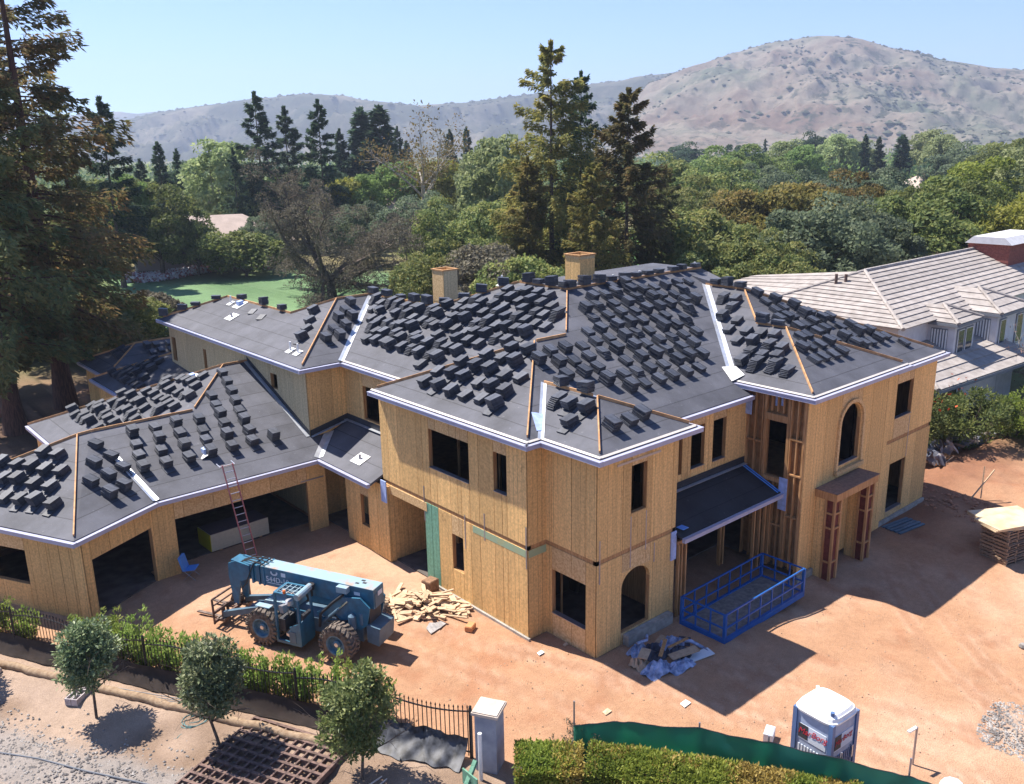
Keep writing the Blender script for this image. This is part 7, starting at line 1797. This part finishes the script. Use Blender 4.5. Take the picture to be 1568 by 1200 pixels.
# left middle: oaks round the golf lawn
T('oakS', 520, 100, 10.6, "old spreading oak with thick bent limbs and sparse grey foliage", 1.0, rz=1.2)
T('oakB', 272, 118, 12.2, "dark green oak at the left end of the lawn", 1.05); T('oakB', 325, 120, 8.0, "green oak right of the dark one, in front of the tan roof", .85); T('oakB', 210, 126, 12, "oak in the shade of the redwoods by the lawn", 1.0)
T('oakA', 690, 110, 9.6, "dark oak behind the left chimney", 1.1, 'l_oak'); T('oakC', 648, 122, 9.4, "grey oak behind the old spreading oak's right side", 1.2); T('oakA', 765, 104, 10.0, "oak between the pale poplars and the pines", 1.0); T('oakC', 560, 128, 9.5, "dull oak behind the spreading oak's crown", 1.1)
T('oakA', 672, 78, 7.8, "olive bushy oak just left of the left chimney", 1.05, 'l_oak'); T('oakA', 745, 74, 8.2, "olive bushy oak between the two chimneys, nearer the left one", 1.1, 'l_bare'); T('oakA', 805, 70, 7.6, "olive bushy oak between the two chimneys, nearer the right one", 1.0, 'l_oak'); T('bush', 850, 66, 5.2, "low olive bush behind the main ridge", 1.5); T('bush', 720, 66, 4.2, "green bush low behind the left chimney", 1.6, 'l_hedge')
T('bush', 215, 74, 4.5, "brown green bush beside the rear wing's far corner", 1.3, 'l_oak'); T('bush', 245, 80, 4.0, "dry bush at the near edge of the lawn", 1.2, 'l_bare'); T('bush', 165, 70, 4.5, "dark bush in the redwood shade", 1.4, 'l_redwood_g')
T('bush', 120, 74, 3.5, "low dark bush below the tall redwoods", 1.6, 'l_oak'); T('bush', 40, 72, 4, "bush in the shade at the left edge", 1.8, 'l_oakg')
# right: the oak wood
R1 = [('oakA', 1060, 82, 10.2, "dark oak right of the pine group", 1.1, 'l_oak'), ('oakA', 1120, 74, 8.8, "olive oak behind the entrance wing ridge", 1.1, 'l_oak'), ('oakA', 1175, 72, 8.6, "dark olive oak left of the grey green oak", 1.0, 'l_oak'),
      ('oakC', 1238, 78, 11.0, "big grey green oak with trunk visible above the neighbour's roof", 1.15, None), ('oakC', 1300, 84, 10.4, "grey green oak right of the big one", 1.0, None), ('oakA', 1195, 96, 11.8, "golden brown oak rising behind the grey green one", 1.05, 'l_gold'), ('oakA', 1250, 104, 12.0, "rusty gold oak at the middle of the wood", 1.05, 'l_gold'), ('oakA', 1120, 100, 11.0, "golden olive oak left of the rusty one", 1.0, 'l_gold'), ('oakA', 1290, 98, 10.5, "small golden oak beside the green fairway gap", .8, 'l_gold'),
      ('oakB', 1385, 90, 11.8, "bright green oak above the neighbour's ridge", 1.15, None), ('oakB', 1440, 96, 11.4, "sunlit green oak right of the bright one", 1.0, None), ('oakB', 1350, 100, 10.5, "green oak left behind the bright one", .85, None), ('oakB', 1455, 118, 13.0, "yellow green oak top behind the bright green oaks", 1.1, 'l_hedge'),
      ('willow', 1530, 86, 10.0, "yellow green willow above the neighbour's brick chimney", 1.15, None), ('willow', 1580, 90, 11, "yellow green willow at the right edge", 1.1, None), ('willow', 1490, 94, 9.4, "small willow between the oak and the chimney", .9, None), ('syc', 1520, 122, 15.2, "pale sycamore with white limbs at the right", 1.15, None), ('syc', 1575, 128, 16, "second pale sycamore cut by the right edge", 1.1, None),
      ('bare', 1098, 62, 4.8, "pinkish bare shrub behind the entrance wing ridge", 1.1, None), ('bare', 1462, 80, 6.0, "grey bare shrub before the yellow willows", 1.2, None), ('bush', 1165, 62, 4.6, "dark green bush at the gap between both roofs", 1.5, 'l_oak'), ('bush', 1340, 76, 5.4, "yellow green bush just above the neighbour's ridge", 1.3, 'l_hedge'), ('bush', 1040, 64, 5.4, "dark bush behind the main ridge's right end", 1.6, 'l_oak'),
      ('oakA', 1040, 112, 11.5, "dull oak behind the right pines", 1.1, 'l_oak'), ('oakA', 1080, 140, 13.0, "dark oak in the second row of the wood", 1.2, 'l_oak'), ('oakC', 1165, 150, 13.2, "grey oak in the second row behind the golden oaks", 1.1, None), ('oakC', 1290, 140, 12.6, "grey oak in the second row near the fairway gap", 1.15, None), ('oakC', 1325, 136, 11.0, "grey oak left of the far pink house", 1.0, None), ('oakB', 1092, 215, 14.8, "left one of two bright spring green round trees", 1.2, 'l_spring'), ('oakB', 1130, 220, 15.0, "right one of two bright spring green round trees", 1.2, 'l_spring'),
      ('poplar', 1180, 240, 18.5, "pale poplar left of a dark round tree on the plain", 1.1, None), ('poplar', 1205, 230, 17.0, "spring green poplar beside the dark round tree", 1.2, 'l_spring'), ('poplar', 1255, 260, 20.0, "pale tall poplar before the foot of the hill", 1.3, None), ('poplar', 1285, 270, 18.0, "pale poplar before the hill, right of the tall one", 1.1, None), ('poplar', 1385, 280, 21.0, "tall pale poplar above the far pink house", 1.4, None), ('poplar', 1405, 270, 19.0, "pale poplar right above the far pink house", 1.2, None),
      ('fir', 1292, 250, 17.5, "dark far fir left of a pair on the plain", 1.0, None), ('fir', 1312, 255, 16.8, "dark far fir right of a pair on the plain", 1.1, None), ('cypress', 1345, 245, 17.0, "single dark cypress on the plain above the far roofs", 1.6, None), ('oakC', 1214, 330, 18.6, "dark round tree at the foot of the hill", .9, 'l_dkcon'), ('oakC', 1040, 340, 16.0, "dark flat tree on the pale plain right of the pines", 1.3, 'l_dkcon'), ('oakC', 1116, 350, 16.2, "dark flat tree on the pale plain above the spring trees", 1.0, 'l_dkcon'),
      ('poplar', 1460, 220, 16.5, "pale tree behind the yellow green oaks", 1.3, None), ('oakC', 1440, 210, 14.5, "dull green tree behind the far pink house", 1.3, None), ('oakB', 1500, 180, 15.0, "green tree between the sycamores", 1.3, None), ('fir', 1538, 210, 17.2, "dark fir above the sycamores near the right edge", 1.0, None), ('oakB', 1555, 240, 17.0, "green tree at the right edge below the hill", 1.4, None), ('fir', 1150, 420, 17.5, "thin dark fir in front of the hill's pale foot", .8, None)]
for (k, px, D, top, lab, w, lv) in R1: T(k, px, D, top, lab, w, lv)
L1 = [('poplar', 455, 165, 14, "spring green tree low between the open firs", 1.2, 'l_spring'), ('willow', 552, 150, 11.5, "yellow green bush tree below the spire shaped fir", 1.2, None), ('poplar', 622, 160, 15.5, "bright green tree below the right cypress", 1.1, 'l_spring'), ('poplar', 575, 150, 13.5, "light green tree right of the spire shaped fir", 1.0, 'l_spring'), ('willow', 690, 160, 14, "yellow green tree below the orange leaved one", 1.1, None), ('oakC', 400, 170, 12.5, "dull tree behind the tan roof at the left", 1.3, None), ('oakA', 330, 180, 13.5, "dark tree between fir group and pale tree", 1.3, 'l_dkcon'), ('oakA', 490, 185, 14, "dark tree behind the two open firs", 1.3, 'l_dkcon'), ('fir', 545, 240, 17.5, "far fir before the pale slope", 1.3, None), ('oakC', 668, 132, 9.5, "grey oak before the far grey roof", 1.0, None), ('oakA', 760, 126, 10.0, "oak hiding the far grey roof's right end", .9, 'l_oak'), ('fir', 760, 230, 18, "dark far fir behind the pale poplars", 1.3, None), ('oakC', 1000, 150, 14, "dark tree behind the right pine", 1.3, 'l_oak')]
for (k, px, D, top, lab, w, lv) in L1: T(k, px, D, top, lab, w, lv)
# the wooded plain beyond, one mass
r = random.Random(90); masses = {}
for k in range(1500):
    px = r.uniform(-150, 1750); D = 190 * (1000 / 190) ** (r.random() ** .8)
    if 215 < px < 560 and D < 230: continue
    if px > 1020 and D > 520 and r.random() < .75: continue
    if in_poly(spot(px, D).x, spot(px, D).y, LAWN2): continue
    m_ = r.choices(('l_oak', 'l_grey', 'l_pale', 'l_dkcon', 'l_spring', 'l_oakg', 'l_gold'), (5, 6, 3, 4, 2, 3, 1))[0]
    p = spot(px, D); h = r.uniform(6, 12.5) * (1.0 if D < 400 else .8); w = h * r.uniform(.38, .6)
    q = masses.setdefault(m_, MB()); N = 130 if D < 320 else 60 if D < 550 else 34
    ln = 1.1 if D < 320 else 1.7 if D < 550 else 2.4
    for _ in range(N):
        v = rvec(r).normalized() * r.uniform(.65, 1.05)
        leaf_quads(q, V3((p.x + v.x * w, p.y + v.y * w, h * .5 + v.z * h * .48)), ln * r.uniform(.7, 1.3), ln * .6, v + rvec(r) * .7, rvec(r) + v)
allm = MB(); mats_ = []
for i, (m_, q) in enumerate(masses.items()):
    allm.add(q.v, q.f, i); mats_.append(M[m_])
o = allm.build("woodland", mats_); tag(o, "far wooded plain stretching to the foot of the hills", "woodland", kind="stuff")
r = random.Random(17); sc_ = MB()
for nm, n_, s0_, s1_ in (("hill", 5200, 1.6, 4.6), ("ridge", 5200, 2.2, 6.5)):
    hv, hc, hn = HILLV[nm]; got = 0
    while got < n_:
        i = r.randrange(hc - 1); j = r.randrange(int(hn * .8)); a = hv[j * hc + i]
        dn = mnoise.noise(V3((a[0] * .006, a[1] * .006, 2))) + .6 * mnoise.noise(V3((a[0] * .02, a[1] * .02, 5))) + .25 * r.uniform(-1, 1)
        if dn < .12: 
            if r.random() > .03: continue
        got += 1; b = hv[(j + 1) * hc + i + 1]; t = r.random(); u = r.random(); b2 = hv[j * hc + i + 1]
        x = a[0] + (b2[0] - a[0]) * t + (b[0] - b2[0]) * u; y = a[1] + (b2[1] - a[1]) * t + (b[1] - b2[1]) * u; z = a[2] + (b2[2] - a[2]) * t + (b[2] - b2[2]) * u
        w_ = r.uniform(s0_, s1_) * (1 if r.random() < .85 else 1.7); h_ = w_ * r.uniform(.5, .9); c = V3((x, y, z))
        k6 = [c + V3((math.cos(q) * w_ * r.uniform(.7, 1.2), math.sin(q) * w_ * r.uniform(.7, 1.2), h_ * .25)) for q in (0, 1.05, 2.1, 3.14, 4.2, 5.25)]; top_ = c + V3((0, 0, h_)); bo = c - V3((0, 0, h_ * .5))
        n0 = len(sc_.v); sc_.add(k6 + [top_, bo], [(q, (q + 1) % 6, 6) for q in range(6)] + [((q + 1) % 6, q, 7) for q in range(6)])
o = sc_.build("hill_scrub", mat("dark_scrub", (.055, .06, .035), 1.0, var=.3, scale=.01)); tag(o, "dark scrub scattered over the dry hills", "scrub", kind="stuff")
# brush dots on the hill
# ---- lawn edge planting of pink and white flowers, yellow posts
r = random.Random(14); q1 = MB(); q2 = MB()
for k in range(5200):
    px = r.uniform(215, 432); D = 122 + 6 * math.sin(px * .02) + r.uniform(-2.6, 2.6) + (430 - px) * .0
    p = spot(px, D); (q1 if r.random() < (.62 if px < 330 else .3) else q2).obox((p.x, p.y, r.uniform(.1, .7)), rvec(r) * .16, rvec(r) * .16, rvec(r) * .14)
qa = MB(); qa.add(q1.v, q1.f, 0); qa.add(q2.v, q2.f, 1)
o = qa.build("flower_bed", [mat("white_flowers", (.62, .60, .62), .8), mat("pink_flowers", (.38, .16, .16), .8)]); tag(o, "long band of white and pink flowers along the far side of the lawn", "flower bed", kind="stuff")

# ---- far houses among the trees
M['froof'] = mat("far_tan_roof", (.40, .32, .275), .9, var=.1, scale=1)
M['froof2'] = mat("far_grey_roof", (.45, .43, .43), .9, var=.08, scale=1)
M['fwall'] = mat("far_wall", (.36, .28, .24), .9)
def far_house(px, D, L, W, zw, zr, rz, roofm, label, extra=None):
    p = spot(px, D); h = empty("far_house", (p.x, p.y, 0), rz, label, "house")
    q = MB(); q.box(-L / 2, L / 2, -W / 2, W / 2, 0, zw); q.build("wall", M['fwall'], h, world=False)
    q = MB(); o_ = .5; a = (-L / 2 - o_, -W / 2 - o_, zw); b = (L / 2 + o_, -W / 2 - o_, zw); c = (L / 2 + o_, W / 2 + o_, zw); d = (-L / 2 - o_, W / 2 + o_, zw); e = (-L / 2 + W / 2, 0, zr); f = (L / 2 - W / 2, 0, zr)
    for P_ in ([a, b, f, e], [b, c, f], [c, d, e, f], [d, a, e]): q.prism(P_, (0, 0, -.15))
    rf = q.build("roof", M[roofm], h, world=False, recalc=True)
    for k in range(3):
        x = -L / 2 + L * (k + .7) / 3.4; q = MB(); q.box(x, x + 1.3, -W / 2 - .06, -W / 2 - .01, 1.0, 2.3); w_ = q.build("window", M['white'], h, world=False); q = MB(); q.box(x + .1, x + 1.2, -W / 2 - .09, -W / 2 - .061, 1.1, 2.2); q.build("pane", M['nglass'], w_, world=False)
        q = MB(); y = -W / 2 + W * (k + .5) / 3.2; q.box(-L / 2 - .06, -L / 2 - .01, y, y + 1.1, 1.0, 2.3); w_ = q.build("window", M['white'], h, world=False); q = MB(); q.box(-L / 2 - .09, -L / 2 - .061, y + .1, y + 1.0, 1.1, 2.2); q.build("pane", M['nglass'], w_, world=False)
    if extra == 'solar':
        q = MB(); sl = (zr - zw) / (W / 2 + o_)
        for k in range(3): q.obox((L * .12 + k * 1.5, -W / 4, zw + sl * (W / 4 + o_) + .12), (.7, 0, 0), V3((0, 1, sl)).normalized() * 1.6, V3((0, -sl, 1)).normalized() * .03)
        q.build("solar_panel", M['nglass'], rf, world=False)
    return h
far_house(352, 135, 22, 13, 3.4, 7.0, R(-20), 'froof', "tan roofed house between the left oak and the open firs")
far_house(398, 150, 12, 9, 3.2, 5.4, R(20), 'froof', "small tan roof right of the larger tan roofed house")
far_house(598, 158, 20, 14, 3.6, 8.2, R(-35), 'froof', "tan roofed house behind the old spreading oak")
far_house(728, 165, 20, 12, 3.6, 7.2, R(-50), 'froof2', "grey roofed house with dark solar panels left of the pines", 'solar')
far_house(1386, 215, 12, 10, 5.0, 8.6, R(-30), 'froof', "far pinkish house with hipped roof among the trees at the right")
far_house(1258, 232, 22, 10, 3.2, 5.8, R(10), 'froof', "far brown roof behind the golden oaks")
far_house(1232, 205, 20, 9, 3.2, 5.4, R(25), 'froof', "far pale roof line above the golden oaks")
far_house(1410, 100, 10, 8, 2.8, 4.6, R(-30), 'froof', "low pale roof hidden among the green oaks")
# boulders and fence under the redwoods
for k, (x, y, s_, lab) in enumerate(((17.2, 64.5, .6, "reddish rock in the shade behind the tallest redwood"), (19.5, 66, .7, "reddish rock right of the tallest redwood"), (10.8, 62.5, .5, "reddish rock left of the tallest redwood"))):
    q = MB(); q.lathe((0, 0, 0), (0, 0, 1), [(-.1, s_), (s_ * .3, s_ * 1.05), (s_ * .7, s_ * .7), (s_ * .9, s_ * .2)], 9); o = q.build("rock", mat("red_rock", (.26, .11, .075), .95, var=.3, bump=.5) if k == 0 else bpy.data.materials["red_rock"]); o.location = (x, y, 0); tag(o, lab, "rock")

# ================================================================ AIR
air = bpy.data.materials.new("air"); air.use_nodes = True; nt = air.node_tree
nt.nodes.remove(nt.nodes["Principled BSDF"])
pv = _n(nt, "ShaderNodeVolumePrincipled"); pv.inputs["Color"].default_value = (0.66, 0.78, 1.0, 1); pv.inputs["Density"].default_value = 0.00024; pv.inputs["Anisotropy"].default_value = 0.2
nt.links.new(pv.outputs[0], nt.nodes["Material Output"].inputs["Volume"])
q = MB(); q.box(-4600, 4600, -4600, 4600, -8, 420)
o = q.build("haze", air); tag(o, kind="stuff")
o.visible_shadow = True
